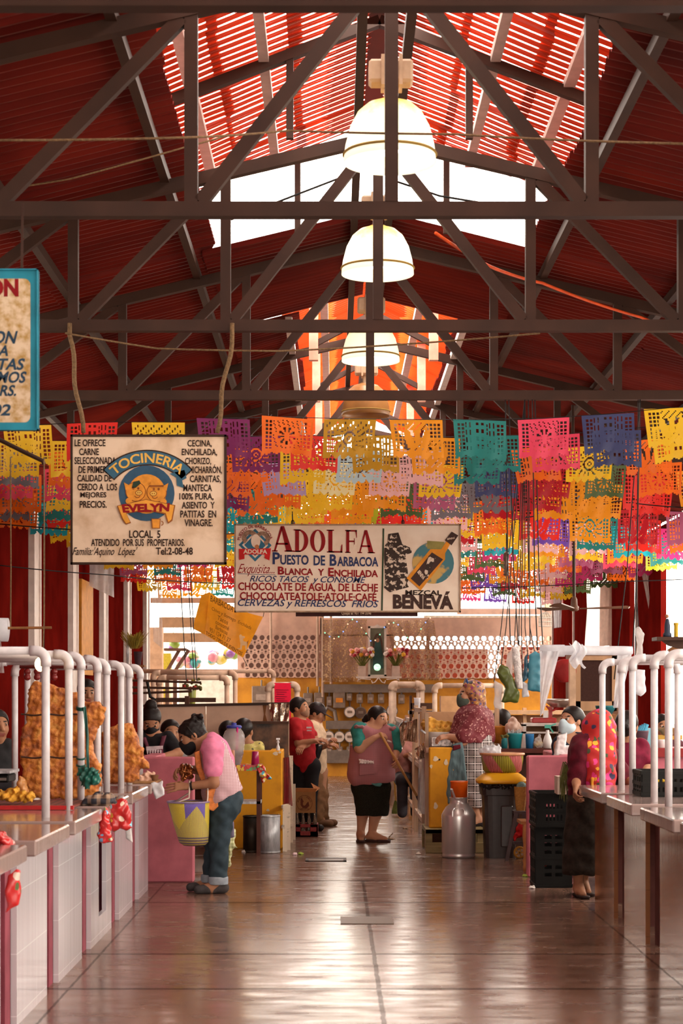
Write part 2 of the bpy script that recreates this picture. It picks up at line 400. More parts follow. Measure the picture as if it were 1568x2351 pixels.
# ---- roof of overlapping corrugated sheets
def m_roof():
    m, nt, b = nodes_of('red_sheet_roof'); pos = nt.nodes.new('ShaderNodeNewGeometry').outputs['Position']
    mp = nt.nodes.new('ShaderNodeMapping'); mp.inputs['Scale'].default_value = (.5, 1, .5); nt.links.new(pos, mp.inputs[0])
    n = noise(nt, mp.outputs[0], 1.3, 5); nt.links.new(ramp(nt, n, [(.25, (.06, .0035, .0025)), (.5, (.125, .0075, .004)), (.75, (.19, .014, .006))]), b.inputs['Base Color'])
    b.inputs['Roughness'].default_value = .5; b.inputs['Specular IOR Level'].default_value = .22; return m
ROOF = m_roof()
def corr(mb, x0, x1, zf, y0, y1, pitch=.13, amp=.021, thick=.02, course=1.25, sheetw=.92, jit=1.0, gap=False):
    """courses of corrugated sheet from ridge side x0 to eave side x1; zf(x) is the height"""
    L = abs(x1 - x0); nc = max(1, round(L / course)); q8 = 16 if gap else 6; n = int((y1 - y0) / pitch * q8)
    for c in range(nc):
        a = x0 + (x1 - x0) * c / nc; e = x0 + (x1 - x0) * (min(c + 1 + .1, nc)) / nc
        offs = {}
        def fn(u, v, a=a, e=e, c=c):
            y = y0 + (y1 - y0) * v; x = a + (e - a) * u; k = int((y - y0) / sheetw)
            if (c, k) not in offs: offs[c, k] = (R.uniform(-.012, .012) * jit, R.uniform(-.05, .05) * jit)
            t = ((y - y0) / sheetw) % 1
            return (x + offs[c, k][1] * (u - .5), y, zf(x) + amp * math.sin(2 * math.pi * y / pitch) - (1 - u) * .0 + u * thick * -1 + thick + offs[c, k][0] + .018 * t * jit)
        nf = len(mb.f); mb.sheet(fn, 2, n)
        if gap: mb.f = mb.f[:nf] + [q for i, q in enumerate(mb.f[nf:]) if (i // 2) % q8 != 8]  # slits cut so the sky imitates white glints on the ribs
    return mb
OW = 1.34
def rcorr(name, x0, x1, y0, y1, zf=roofz, mat=None, **k):
    return S(name, corr(MB(), x0, x1, zf, y0, y1, **k), mat or ROOF)
rcorr('ceiling_left', RX - OW, XL - 1.4, -8, 37.6)
rcorr('ceiling_right', RX + OW, XR + 1.4, -8, 37.6)
# ridge strip between the two openings and its near and far ends
for nm, y0, y1 in (('a', 15.9, 19.3), ('b', 31.5, 37.6)):
    rcorr(f'ceiling_ridge_left_{nm}', RX, RX - OW - .08, y0, y1); rcorr(f'ceiling_ridge_right_{nm}', RX, RX + OW + .08, y0, y1)
OX, OH = .42, .82
rcorr('ceiling_inner_left', OX - OH, RX - OW - .08, 19.3, 31.5, course=.6); rcorr('ceiling_inner_right', OX + OH, RX + OW + .08, 19.3, 31.5, course=.6)
# raised monitor roofs over the openings
HOT = translucent('raised_red_sheet', (.4, .024, .006), .1, .22, var=.3, scale=2)
HOT2 = translucent('orange_sheet', (.6, .07, .012), .2, .35, var=.25, scale=2)
def rz1(x): return EYE + 4.75 - .38 * abs(x - RX)
def rz2(x): return EYE + 4.75 - .42 * abs(x - OX)
rcorr('ceiling_monitor_left', RX - .02, RX - 1.62, -8, 15.6, rz1, HOT, course=.55, gap=True, pitch=.125); rcorr('ceiling_monitor_right', RX + .02, RX + 1.62, -8, 15.6, rz1, HOT, course=.55, gap=True, pitch=.125)
S('ceiling_ridge_cap', MB().box((RX - .07, -3, rz1(RX) - .02), (RX + .07, 15.6, rz1(RX) + .03)).box((OX - .07, 19, rz2(OX) - .02), (OX + .07, 31.8, rz2(OX) + .03)), ROOF)
rcorr('ceiling_monitor_far_left', OX - .02, OX - 1.05, 19.0, 31.8, rz2, HOT2, course=.5); rcorr('ceiling_monitor_far_right', OX + .02, OX + 1.05, 19.0, 31.8, rz2, HOT2, course=.5)

# ================================================================ ROOF TIMBERWORK (steel)
STEEL = M('brown_steel', (.045, .018, .0105), .6, var=.35, scale=3); STEEL.node_tree.nodes['Principled BSDF'].inputs['Specular IOR Level'].default_value = .25
PALE = M('pale_purlin', (.62, .5, .45), .45, var=.2)
CH = EYE + 2.64; KH = EYE + 3.99; ORD = ['first', 'second', 'third', 'fourth', 'fifth', 'sixth', 'seventh', 'eighth', 'ninth', 'tenth', 'eleventh', 'twelfth', 'thirteenth', 'fourteenth', 'fifteenth', 'sixteenth', 'seventeenth', 'eighteenth']
def top(x): return KH - .235 * abs(x - RX)
def make_truss(y):
    t = thing('roof_truss', '', 'roof truss', (RX, y, CH))
    MB().box((XL, y - .04, CH - .04), (XR, y + .04, CH + .04)).build('bottom_chord', STEEL, t)
    for s in (-1, 1):
        e = XL if s < 0 else XR
        MB().bar((RX, y, KH), (e, y, top(e)), .08, .085).build('top_chord', STEEL, t)
    MB().box((RX - .036, y - .045, CH + .04), (RX + .036, y + .03, KH)).build('king_post', STEEL, t)
    for s in (-1, 1):
        for k in (1, 2, 3):
            x = RX + s * 1.09 * k
            MB().box((x - .036, y - .03, CH + .03), (x + .036, y + .04, top(x))).build('post', STEEL, t)
            xp = RX + s * 1.09 * (k - 1)
            MB().bar((xp + s * .05, y, top(xp) - .05), (x - s * .05, y, CH + .04), .075, .06, up=(0, 1, 0)).build('diagonal', STEEL, t)
    return t
TR = [7.1, 10.2, 13.4, 16.5, 20.98, 24.3, 28.0, 32.0]
t0 = make_truss(TR[0])
for i, y in enumerate(TR):
    t = t0 if i == 0 else clone(t0, (RX, y, CH))
    t['label'] = ('brown steel roof truss nearest the camera, along the top edge' if i == 0 else
                  f'brown steel roof truss, {ORD[i]} from the camera, ' + ('its king post crossing the nearest lamp' if i == 1 else 'holding the ropes of the pig butcher sign' if i == 2 else 'just above the front string of banners' if i == 3 else 'partly hidden by paper banners'))
    t['group'] = 'roof trusses'
def purlin(x, y0, y1, zt, mat, label, w=.06, h=.075):
    MB().box((x - w / 2, y0, zt - h), (x + w / 2, y1, zt)).build('roof_purlin', mat, label=label, cat='purlin', group='roof purlins')
for s, nm in ((-1, 'left'), (1, 'right')):
    purlin(RX + s * .145, 3, 37, KH + .08, STEEL, f'brown ridge purlin just {nm} of the row of lamps')
    for k, d in enumerate((1.52, 2.6, 3.6)):
        purlin(RX + s * d, 0, 37, roofz(RX + s * d) - .01, STEEL, f'brown roof purlin on the {nm} slope, {ORD[k]} out from the skylight')
    purlin(RX + s * .8, 2, 15.5, rz1(RX + .8) - .02, PALE, f'pale purlin under the bright raised roof, {nm} of the ridge', .07, .06)
    purlin(RX + s * 1.31, 2, 15.5, rz1(RX + 1.31) - .01, PALE, f'pale edge purlin of the bright raised roof, {nm} side', .08, .05)
    purlin(OX + s * .55, 19.2, 31.5, rz2(OX + .55) - .02, PALE, f'pale purlin under the far orange raised roof, {nm} side', .09, .07)
    purlin(OX + s * .9, 19.2, 31.5, roofz(OX + s * .9) - .03, PALE, f'pale edge purlin of the far roof opening, {nm} side', .07, .07)
# rafters of the near raised roof and posts of the far clerestory
for s, nm in ((-1, 'left'), (1, 'right')):
    for k, y in enumerate((9.2, 12.95)):
        MB().bar((RX, y, rz1(RX) - .09), (RX + s * 1.45, y, rz1(RX + 1.45) - .09), .07, .07).build('raised_rafter', STEEL, label=f'brown rafter under the bright raised roof, {nm} of the ridge, {"nearer" if k == 0 else "farther"} one', cat='rafter', group='raised roof rafters')
    for k, y in enumerate((12.95, 15.6)):
        x = RX + s * .62
        MB().bar((x, y, top(x)), (x, y, rz1(x) - .05), .05).build('raised_post', STEEL, label=f'short brown post between truss and raised roof, {nm} side, {"nearer" if k == 0 else "farther"} one', cat='post', group='raised roof posts')
PK = M('pink_post', (.75, .33, .24), .5)
for s, nm in ((-1, 'left'), (1, 'right')):
    for k, y in enumerate((20.6, 23.5, 27)):
        x = OX + s * .66
        MB().bar((x, y, roofz(OX + .8) - .2), (x, y, rz2(x)), .1).build('clerestory_post', PK, label=f'pinkish post of the far orange clerestory, {nm} side, {ORD[k]} one back', cat='post', group='clerestory posts')
        MB().bar((OX, y, rz2(OX) - .55), (x, y, rz2(x) - .62), .06).build('clerestory_rafter', STEEL, label=f'rafter in the far orange clerestory, {nm} side, {ORD[k]} one back', cat='rafter', group='clerestory rafters')
# ---- wires
BLK = M('black_wire', (.012, .01, .01), .5); ROPE = M('old_rope', (.2, .12, .06), .9, var=.4, scale=60, bmp=.5)
ORW = M('orange_cable', (.8, .1, .02), .5)
def wire(name, pts, r, mat, label, cat='wire', sag=0, group=None):
    pts = [Vector(p) for p in pts]; out = []
    for i in range(len(pts) - 1):
        L = (pts[i + 1] - pts[i]).length
        for k in range(9):
            if k == 8 and i < len(pts) - 2: continue
            t = k / 8; p = pts[i].lerp(pts[i + 1], t); p.z -= sag * L * 4 * t * (1 - t); out.append(p)
    return MB().tube(out, r, 6).build(name, mat, label=label, cat=cat, smooth=True, group=group)
wire('roof_cable', [P(1000, 535, 13.2), P(1125, 612, 14), P(1245, 650, 15), P(1470, 728, 16.2), P(1568, 762, 16.6)], .012, ORW, 'orange cable drooping under the right roof slope', 'cable', .01)
wire('roof_wire', [P(-5, 322, 9), P(420, 316, 9.2), P(660, 300, 10.3), P(1040, 308, 10.3), P(1568, 330, 9.2)], .006, ROPE, 'thin line stretched across the hall behind the nearest truss', 'wire', .004)
wire('roof_wire', [P(150, 765, 13.2), P(360, 800, 13.5), P(640, 806, 13.7), P(900, 792, 14), P(1240, 765, 14)], .007, ROPE, 'thin rope tied to the third truss above the pig butcher sign', 'rope', .004)
wire('roof_wire', [P(520, 508, 13.6), P(660, 455, 13.6), P(880, 370, 13.9)], .008, BLK, 'dark wire crossing the white skylight to the left of the lamps')
wire('roof_wire', [P(905, 415, 13.6), P(1010, 450, 13.6), P(1120, 468, 13.5)], .008, BLK, 'dark wire crossing the white skylight to the right of the lamps')
wire('roof_wire', [P(40, 430, 12), P(160, 411, 12), P(425, 338, 12.2), P(520, 312, 12.4)], .006, ROPE, 'slanting thin line up the left roof slope', 'wire', .003)
wire('low_wire', [P(0, 1203, 17), P(300, 1222, 17), P(530, 1225, 20), P(1060, 1212, 20), P(1250, 1180, 19), P(1420, 1150, 18), P(1568, 1165, 17)], .006, BLK, 'black wire hanging across the front of the barbacoa sign', 'wire', .008)
wire('low_wire', [P(0, 1298, 18), P(250, 1320, 19), P(420, 1335, 20), P(560, 1340, 20.6)], .006, BLK, 'black wire across the red left wall below the pig butcher sign', 'wire', .006)
wire('low_wire', [P(1060, 1350, 21), P(1250, 1345, 21), P(1420, 1335, 21), P(1568, 1330, 21)], .006, BLK, 'black wire across the right wall above the ceiling fan', 'wire', .004)
# ---- pendant lamps
def mat_lamp(lit):
    m, nt, b = nodes_of('acrylic_shade' + ('_lit' if lit else '_off')); v = tcoord(nt, 'Generated'); z = sep(nt, v)[2]
    n = noise(nt, tcoord(nt), 9, 6, .7)
    tint = mth(nt, 'ADD', z, mth(nt, 'MULTIPLY', mth(nt, 'SUBTRACT', n, .5), .5))
    c = ramp(nt, tint, [(.0, (1, .93, .72)), (.62, (1, .9, .6)), (.85, (.85, .62, .16)), (1, (.5, .33, .06))])  # yellower and darker towards the top, with a noisy edge
    nt.links.new(c, b.inputs['Base Color']); b.inputs['Roughness'].default_value = .4
    if lit: nt.links.new(c, b.inputs['Emission Color']); b.inputs['Emission Strength'].default_value = .75
    return m
def make_lamp(x, y, zrim, dia, lit, label):
    t = thing('pendant_lamp', label, 'lamp', (x, y, zrim), 'pendant lamps'); r = dia / 2
    prof = [(r, 0), (r * .985, .05), (r * .96, .1), (r * .86, .2), (r * .7, .28), (r * .5, .325), (r * .22, .35), (.06, .355)]
    sm = mat_lamp(lit) if lit else M('brown_shade', (.42, .2, .06), .35, var=.3, scale=4)
    shade = MB().lathe(prof, (x, y, zrim), 40, False).build('lamp_shade', sm, t, True, solid=.004)
    rim = MB().tube([(x + (r + .002) * math.cos(a), y + (r + .002) * math.sin(a), zrim + .045) for a in [k * math.pi / 20 for k in range(41)]], .008, 5, False)
    rim.build('rim_band', M('rim_dirt', (.35, .22, .05), .7), shade)
    bt = MB().box((x - .12, y - .07, zrim + .44), (x + .13, y + .07, zrim + .57), .015); bt.box((x - .05, y - .08, zrim + .42), (x - .03, y + .08, zrim + .59)); bt.box((x + .05, y - .08, zrim + .42), (x + .07, y + .08, zrim + .59))
    bt.build('ballast_box', M('ballast', (.62, .42, .28), .5), t)
    MB().tube([(x, y, zrim + .3), (x, y, zrim + .46)], .035, 10).build('lamp_holder', M('ballast', ()), t)
    MB().tube([(x, y, zrim + .55), (x, y, KH + .03)], .01, 6).build('cable', BLK, t); MB().box((x - .19, y - .02, KH - .03), (x + .19, y + .02, KH + .01)).build('hanger_bar', STEEL, t)
    if lit: MB().ball((x, y, zrim + .14), .08, 12, (1, 1, 1.4)).build('bulb', M('bulb_glow', (1, .95, .82), .4, var=0, emit=5), t)
    return t
for i, (px, py, y, d, lit) in enumerate(((895, 374, 10.6, .52, 1), (867, 630, 13.8, .53, 1), (851, 830, 16.9, .52, 1), (840, 955, 20.2, .52, 0))):
    p = P(px, py, y)
    make_lamp(p.x, y, p.z, d, lit, ('large glowing dome lamp nearest the camera, behind the second truss', 'glowing dome lamp with yellow top, second in the row', 'smaller mouldy glowing dome lamp, third in the row', 'brown unlit dome lamp just above the paper banners')[i])

# ================================================================ BACK WALL
YEL = M('ochre_wall', (.62, .27, .03), .7, var=.45, scale=2.5, col2=(.38, .15, .02))
PINKW = M('pale_pink_plaster', (.68, .43, .33), .8, var=.25, scale=3)
def pbox(x0, y0, x1, y1, d, t=.1):
    a, b = P(x0, y0, d), P(x1, y1, d); return (a.x, d, a.z), (b.x, d + t, b.z)
S('wall_back', MB().box(*pbox(540, 1556, 1300, 1792, ZB, .2)), YEL)
S('wall_back_band', MB().box(*pbox(545, 1405, 740, 1457, ZB, .2)).box(*pbox(740, 1560, 740.1, 1561, ZB)).box(*pbox(735, 1418, 1300, 1460, ZB, .2)).box(*pbox(545, 1457, 562, 1556, ZB, .2)).box(*pbox(726, 1457, 905, 1556, ZB, .2)), PINKW)
def screen(x0, y0, x1, y1, label):
    a, b = P(x0, y1, ZB), P(x1, y0, ZB); mb = MB(); cw = .145; z = a.z; row = 0
    while z < b.z - .03:
        big = row % 2 == 0; hgt = .125 if big else .06; r = .053 if big else .024; n = int((b.x - a.x) / cw) + 1
        for k in range(n):
            cx = a.x + cw * (k + (.5 if (row // 2) % 2 == 0 else 0) + (0 if big else .5)); cz = z + hgt / 2; vs = []; sg = 16
            for j in range(sg):
                t = 2 * math.pi * (j + .5) / sg; c_, s_ = math.cos(t), math.sin(t); vs.append((cx + r * c_, ZB, cz + r * s_))
            for j in range(sg):
                t = 2 * math.pi * (j + .5) / sg; c_, s_ = math.cos(t), math.sin(t); q = max(abs(c_) / (cw / 2), abs(s_) / (hgt / 2)); vs.append((cx + c_ / q, ZB, cz + s_ / q))
            mb.add(vs, [(j, (j + 1) % sg, sg + (j + 1) % sg, sg + j) for j in range(sg)])
        z += hgt; row += 1
    mb.build('breeze_block_screen', M('breeze_pink', (.62, .4, .31), .8), label=label, cat='screen wall', solid=.09)
screen(560, 1455, 730, 1556, 'pierced pink breeze-block screen left of the lace curtain')
screen(903, 1458, 1276, 1558, 'pierced pink breeze-block screen right of the lace curtain')
# dark panels behind the screens; the dimness of the rooms is in their colour
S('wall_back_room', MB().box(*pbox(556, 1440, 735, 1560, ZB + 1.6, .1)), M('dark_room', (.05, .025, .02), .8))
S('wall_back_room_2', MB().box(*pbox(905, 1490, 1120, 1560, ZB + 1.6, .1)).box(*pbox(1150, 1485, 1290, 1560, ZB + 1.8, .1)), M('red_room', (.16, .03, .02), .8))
GREY = M('grey_conduit', (.2, .15, .12), .5, .2); GBOX = M('grey_box', (.24, .17, .13), .5)
for i, (y0, y1, x0, x1) in enumerate(((1571, 1590, 742, 1005), (1655, 1674, 748, 990), (1722, 1752, 742, 815))):
    MB().box(*pbox(x0, y0, x1, y1, ZB - .14, .14)).build('cable_trunking', GREY, label=f'grey cable trunking on the ochre wall, {("upper", "middle", "lowest left")[i]} run', cat='trunking', group='cable trunking')
def meter(px, py, dark, label):
    c = P(px, py, ZB - .1); t = thing('electric_meter', label, 'electric meter', (c.x, ZB, c.z), 'electric meters')
    MB().disc((c.x, ZB - .06, c.z), (0, 1, 0), .118, 20, .12).build('meter_case', GREY, t)
    dl = MB().disc((c.x, ZB - .14, c.z), (0, 1, 0), .1, 20, .05).build('dial', M('meter_dark', (.12, .07, .05), .4) if dark else M('meter_face', (.75, .6, .5), .25), t)
    MB().box((c.x - .05, ZB - .172, c.z - .02), (c.x + .05, ZB - .165, c.z + .03)).build('counter_window', GBOX, dl)
    MB().tube([(c.x, ZB - .05, c.z + .1), (c.x, ZB - .05, c.z + .26)], .018, 6).build('conduit', GREY, t)
for i, (x, y) in enumerate(((803, 1635), (828, 1636), (755, 1691), (779, 1692), (803, 1692), (900, 1632), (830, 1692))):
    meter(x, y, i in (1,), ('round electric meter on the ochre wall, upper row, left one', 'dark round electric meter just behind the sweeping woman', 'round electric meter, lower row, leftmost', 'round electric meter, lower row, second from left', 'round electric meter, lower row, third from left', 'round electric meter right of the sweeping woman', 'round electric meter behind the sweeping woman shoulder')[i])
for i, (x, y, w, h) in enumerate(((826, 1604, 14, 22), (851, 1604, 14, 22), (875, 1604, 14, 22), (922, 1605, 14, 22), (756, 1610, 12, 22), (779, 1607, 28, 38), (802, 1600, 13, 18), (600, 1600, 44, 50), (733, 1607, 24, 34), (707, 1607, 22, 32), (756, 1722, 14, 16), (780, 1722, 14, 16), (803, 1722, 14, 16))):
    a, b = pbox(x - w / 2, y - h / 2, x + w / 2, y + h / 2, ZB - .13, .13); c = ((a[0] + b[0]) / 2, ZB, min(a[2], b[2]))
    t = thing('breaker_box', ('grey breaker box on the ochre wall, ' + ('first', 'second', 'third', 'fourth')[i] + ' in the row above the sweeping woman') if i < 4 else ('small grey breaker box left of the large one on the ochre wall', 'large grey fuse box with orange sticker on the ochre wall', 'small grey breaker box right of the large fuse box', 'big dim grey cabinet door left of the white pipe frame', 'grey meter box behind the man in the cap', 'pale panel box behind the man in the red shirt', 'switch box under the leftmost lower meter', 'switch box under the second lower meter', 'switch box under the third lower meter')[i - 4], 'breaker box', c, 'breaker boxes')
    MB().box(a, b, .015).build('case', GBOX, t)
    MB().box((c[0] - (b[0] - a[0]) * .28, ZB - .145, a[2] * .35 + b[2] * .65), (c[0] + (b[0] - a[0]) * .28, ZB - .13, a[2] * .62 + b[2] * .38)).build('cover_plate', M('cover_plate', (.4, .3, .24), .4) if i not in (5,) else M('orange_sticker', (.75, .25, .03), .6), t)
    MB().tube([(c[0], ZB - .06, max(a[2], b[2])), (c[0], ZB - .06, max(a[2], b[2]) + .12)], .02, 6).build('conduit', GREY, t)
for i, (x0, x1, y0, y1) in enumerate(((729, 729, 1380, 1575), (741, 741, 1380, 1600), (760, 760, 1395, 1570), (622, 622, 1405, 1556))):
    MB().tube([P(x0, y0, ZB - .12), P(x1, y1, ZB - .12)], .028, 8).build('conduit_pipe', M('pipe_tan', (.5, .33, .24), .5), label=f'vertical conduit pipe on the back wall, {ORD[i]} from the lace curtain leftwards' if i < 3 else 'vertical pipe in front of the left breeze-block screen', cat='pipe', group='conduit pipes')
MB().tube([P(742, 1655, ZB - .1), P(742, 1640, ZB - .1), P(752, 1624, ZB - .1), P(768, 1632, ZB - .1), P(772, 1655, ZB - .1)], .04, 8).build('bent_conduit', GREY, label='grey conduit bent in an arch behind the cap', cat='conduit')
# ================================================================ TILED COUNTERS AND PIPE FRAMES
def mat_tile(name, col, grout, rough=.12):
    m, nt, b = nodes_of(name); pos = nt.nodes.new('ShaderNodeNewGeometry').outputs['Position']; xyz = sep(nt, pos)
    def ln(v, p, off): return mth(nt, 'LESS_THAN', mth(nt, 'ABSOLUTE', mth(nt, 'SUBTRACT', mth(nt, 'FRACT', mth(nt, 'ADD', mth(nt, 'DIVIDE', v, p), off)), .5)), .008)
    g = mth(nt, 'MAXIMUM', ln(xyz[2], .305, .35), ln(xyz[1], .6, .2))
    mp = nt.nodes.new('ShaderNodeMapping'); mp.inputs['Scale'].default_value = (1, 9, .5); nt.links.new(pos, mp.inputs[0])
    n = noise(nt, mp.outputs[0], 2.2, 4); c = ramp(nt, n, [(.3, tuple(x * .86 for x in col)), (.65, col)])  # vertical streaks in the colour imitate reflections in the glaze
    c = mixc(nt, mth(nt, 'MULTIPLY', g, .8), c, grout); nt.links.new(c, b.inputs['Base Color'])
    b.inputs['Roughness'].default_value = rough; b.inputs['Specular IOR Level'].default_value = .7
    bump(nt, b, n, .05, .01); return m
TILE_L = mat_tile('white_tile', (.56, .5, .525), (.72, .68, .7)); TILE_R = mat_tile('tan_tile', (.33, .14, .06), (.2, .09, .04)); SLAB = mat_tile('slab_tile', (.36, .26, .235), (.3, .22, .2), .1)
PINKP = M('pink_paint', (.58, .16, .2), .6, var=.3, scale=4, bmp=.05); RECESSP = M('blue_grey_paint', (.42, .4, .47), .6)  # blue-grey paint inside the leg-room recesses
def counter(x0, s, z0, z1, tile, label, hole=None):
    t = thing('tiled_counter', label, 'counter', (x0 + s * .4, (z0 + z1) / 2, 0), 'tiled counters')
    fr = MB()
    if hole:
        a, b = hole
        fr.box((x0, z0, 0), (x0 + s * .03, a, .835)); fr.box((x0, b, 0), (x0 + s * .03, z1, .835)); fr.box((x0, a, 0), (x0 + s * .03, b, .16))
        MB().box((x0 + s * .2, a - .05, .1), (x0 + s * .22, b + .05, .83)).build('recess_back', RECESSP, t)
    else: fr.box((x0, z0, 0), (x0 + s * .03, z1, .835))
    fr.build('front_panel', tile, t)
    for a, b in ((z0 - .16, z0 - .01), (z1 + .01, z1 + .07)):
        MB().box((x0 + s * (.03 if s < 0 else .06), a, 0), (x0 + s * .85, b, .832)).build('end_wall', M('pink_partition', (.3, .06, .085), .6, var=.35, scale=5) if s < 0 else M('dark_end_wall', (.12, .04, .035), .7), t)  # right-hand end walls get a darker tone than the left
    MB().box((x0 - s * .115, z0 - .13, .84), (x0 + s * .85, z1 + .06, .918), .008).build('slab', SLAB, t)
for i, (a, b) in enumerate(((7.1, 8.72), (9.17, 10.13), (10.55, 11.53), (11.95, 13.05), (13.5, 14.4), (14.85, 15.6))):
    counter(-1.56, -1, a, b, TILE_L, ('white tiled counter nearest the camera on the left', 'white tiled counter second on the left, red bag before it', 'white tiled counter under the big chicharron sheet', 'white tiled counter with red plastic bags hung at its edge', 'white tiled counter below the second chicharron sheet', 'farthest white tiled counter on the left, against the pink wall')[i], {0: (8.2, 8.6), 3: (12.35, 12.75)}.get(i))
for i, (a, b) in enumerate(((9.2, 10.3), (10.7, 11.66), (12.2, 13.1), (13.58, 14.58))):
    counter(2.02, 1, a, b, TILE_R, ('tan tiled counter nearest the camera on the right', 'tan tiled counter second from the camera on the right', 'tan tiled counter third from the camera on the right', 'tan tiled counter the woman in the red shawl leans on')[i])
PVC = M('white_pvc', (.66, .61, .62), .35, var=.12, scale=20)
def pframe(y, x, dx, ztop, label, zb=.918, r=.0235, group='pipe frames'):
    t = thing('pipe_frame', label, 'pipe frame', (x, y, zb), group); e = .06; s = 1 if dx > 0 else -1
    def elbow(cx, sg): return [(cx + sg * e * (1 - math.cos(a)), y, ztop - e + e * math.sin(a)) for a in [k * math.pi / 12 for k in range(7)]]
    MB().tube([(x, y, zb), (x, y, ztop - e)], r, 14).build('upright', PVC, t, True); MB().tube([(x + dx, y, zb), (x + dx, y, ztop - e)], r, 14).build('upright', PVC, t, True)
    MB().tube([(x + s * e, y, ztop), (x + dx - s * e, y, ztop)], r, 14).build('crossbar', PVC, t, True)
    for cx, sg in ((x, s), (x + dx, -s)):
        q = elbow(cx, sg); MB().tube([Vector(q[0]) - Vector((0, 0, .03))] + q + [Vector(q[-1]) + Vector((sg * .03, 0, 0))], r * 1.3, 14).build('elbow', PVC, t, True)
for i, (px, y, yt) in enumerate(((105, 10.75, 1502), (158, 11.45, 1510), (186, 12.3, 1513), (224, 12.75, 1520), (245, 13.3, 1526), (278, 14.1, 1531), (297, 14.7, 1535), (322, 15.4, 1538))):
    p = P(px, yt, y); pframe(y, p.x, -.8, p.z + .02, f'white plastic pipe frame on the left counters, {ORD[i]} from the camera')
for i, (px, y, yt, w) in enumerate(((1535, 11.8, 1508, .8), (1502, 12.33, 1511, .8), (1452, 13.26, 1517, .7), (1427, 13.9, 1523, .7), (1383, 14.5, 1526, .58))):
    p = P(px, yt, y); pframe(y, p.x, w, p.z + .02, f'white plastic pipe frame on the right counters, {ORD[i]} from the camera')

# ================================================================ PAPER BANNERS
PAPER = translucent('cut_paper', (1, 1, 1), .55, .55, use_obj=True)
def paper(v):
    nx, ny = 40, 30; mb = MB(); w, h = .405, .295; rr = random.Random(v)
    def hole(i, j):
        x, z = (i + .5) / nx, (j + .5) / ny; cx, cz = x - .5, (z - .5) * .73
        if i < 2 or i >= nx - 2 or j < 2: return False
        # scalloped lower hem
        sc = (5, 4, 6, 5)[v % 4]; edge = .9 + .1 * abs(math.sin(math.pi * sc * x))
        if z > edge: return True
        if z > .84: return z < .9 and (int(x * 20) % 2 == 0) and j % 3 == 0
        r = math.hypot(cx, cz); a = math.atan2(cz, cx)
        if v % 4 == 0:
            if r < .2: return .06 < r < .18 and math.sin(9 * a) > .35
            if abs(cx) < .27: return (i * 7 + j * 5) % 11 < 2
        elif v % 4 == 1:
            b = abs(cx) * 1.1; wing = abs(cz + .05 - .3 * b) < .13 + .25 * b and b < .28
            if wing: return math.sin(26 * b + 10 * cz) > .62 and b > .05
            if abs(cx) < .2: return (i + j) % 5 == 0
        elif v % 4 == 2:
            if z < .3: return (i // 2 + j // 2) % 3 == 0 and i % 2 == 0
            if r < .17: return .1 < r < .14 or (r < .05 and r > .02)
            if abs(cx) < .3: return math.sin(14 * a + 20 * r) > .7
        else:
            if abs(cx) < .12: return (j % 6 in (1, 2, 3)) and i % 4 in (1, 2)
            if .16 < abs(cx) < .3: return abs(math.sin(j * .5)) > .55 and i % 3 == 0
        return i % 3 != 2 and j % 3 != 2
    W_ = nx + 1; ph = rr.uniform(0, 6); fold = rr.uniform(-.25, .25); tl = rr.uniform(-.03, .03)
    for j in range(ny + 1):
        for i in range(nx + 1):
            u, q = i / nx - .5, j / ny
            y = .018 * math.sin(7 * u + ph) * q + .014 * math.sin(13 * u + 4 * q + ph * 2) * q + .08 * fold * q * q
            mb.v.append(Vector((u * w * (1 - .05 * q) + tl * q, y, -q * h + .01 * math.sin(6 * u + ph) * q)))
    for j in range(ny):
        for i in range(nx):
            if not hole(i, j): mb.f.append((j * W_ + i, j * W_ + i + 1, (j + 1) * W_ + i + 1, (j + 1) * W_ + i))
    me = bpy.data.meshes.new('paper_banner'); me.from_pydata([tuple(x) for x in mb.v], [], mb.f); me.materials.append(PAPER)
    me.polygons.foreach_set('use_smooth', [True] * len(me.polygons)); return me
PM = [paper(v) for v in range(12)]
PC = {'yellow': (.95, .58, .02), 'red': (.85, .03, .02), 'purple': (.22, .02, .12), 'orange': (.95, .17, .01), 'gold': (.55, .28, .01), 'amber': (.9, .33, .01), 'teal': (.02, .22, .2), 'pink': (.85, .06, .13), 'navy': (.05, .06, .16),
      'pale blue': (.5, .66, .72), 'pale pink': (.9, .5, .5), 'lavender': (.5, .36, .6), 'cream': (.95, .85, .45), 'dark green': (.08, .13, .04), 'crimson': (.5, .01, .02), 'grey': (.18, .16, .18), 'lime': (.42, .45, .02), 'turquoise': (.02, .42, .5), 'violet': (.2, .08, .5), 'magenta': (.7, .04, .2), 'mauve': (.45, .1, .2)}
ROWS = [(14.3, 'yellow red yellow purple orange gold amber teal pink navy yellow', 62), (15.2, 'yellow yellow red purple purple red gold amber teal pink navy yellow yellow', 40), (16.0, 'grey orange yellow purple orange yellow pale_blue pale_pink teal orange yellow orange amber', 35),
        (17.0, 'pink pink orange red orange lavender cream pale_pink yellow navy crimson dark_green orange yellow', 25), (17.7, 'orange yellow red crimson purple orange yellow amber mauve grey crimson amber red amber', 45), (18.4, 'grey teal yellow crimson purple orange yellow amber dark_green grey crimson amber amber red', 20)] + [(d_, '', x_) for d_, x_ in ((19.2, 40), (20.1, 10), (21.0, 50), (21.9, 0), (22.9, 40), (24.2, 0), (25.6, 30), (27.2, 0), (29, 20), (31, 0), (33.4, 10))]
NAMES = list(PC)
pool = ['yellow', 'red', 'orange', 'amber', 'teal', 'pink', 'lime', 'turquoise', 'violet', 'magenta', 'mauve', 'yellow', 'orange', 'dark green', 'crimson', 'pale pink', 'yellow']
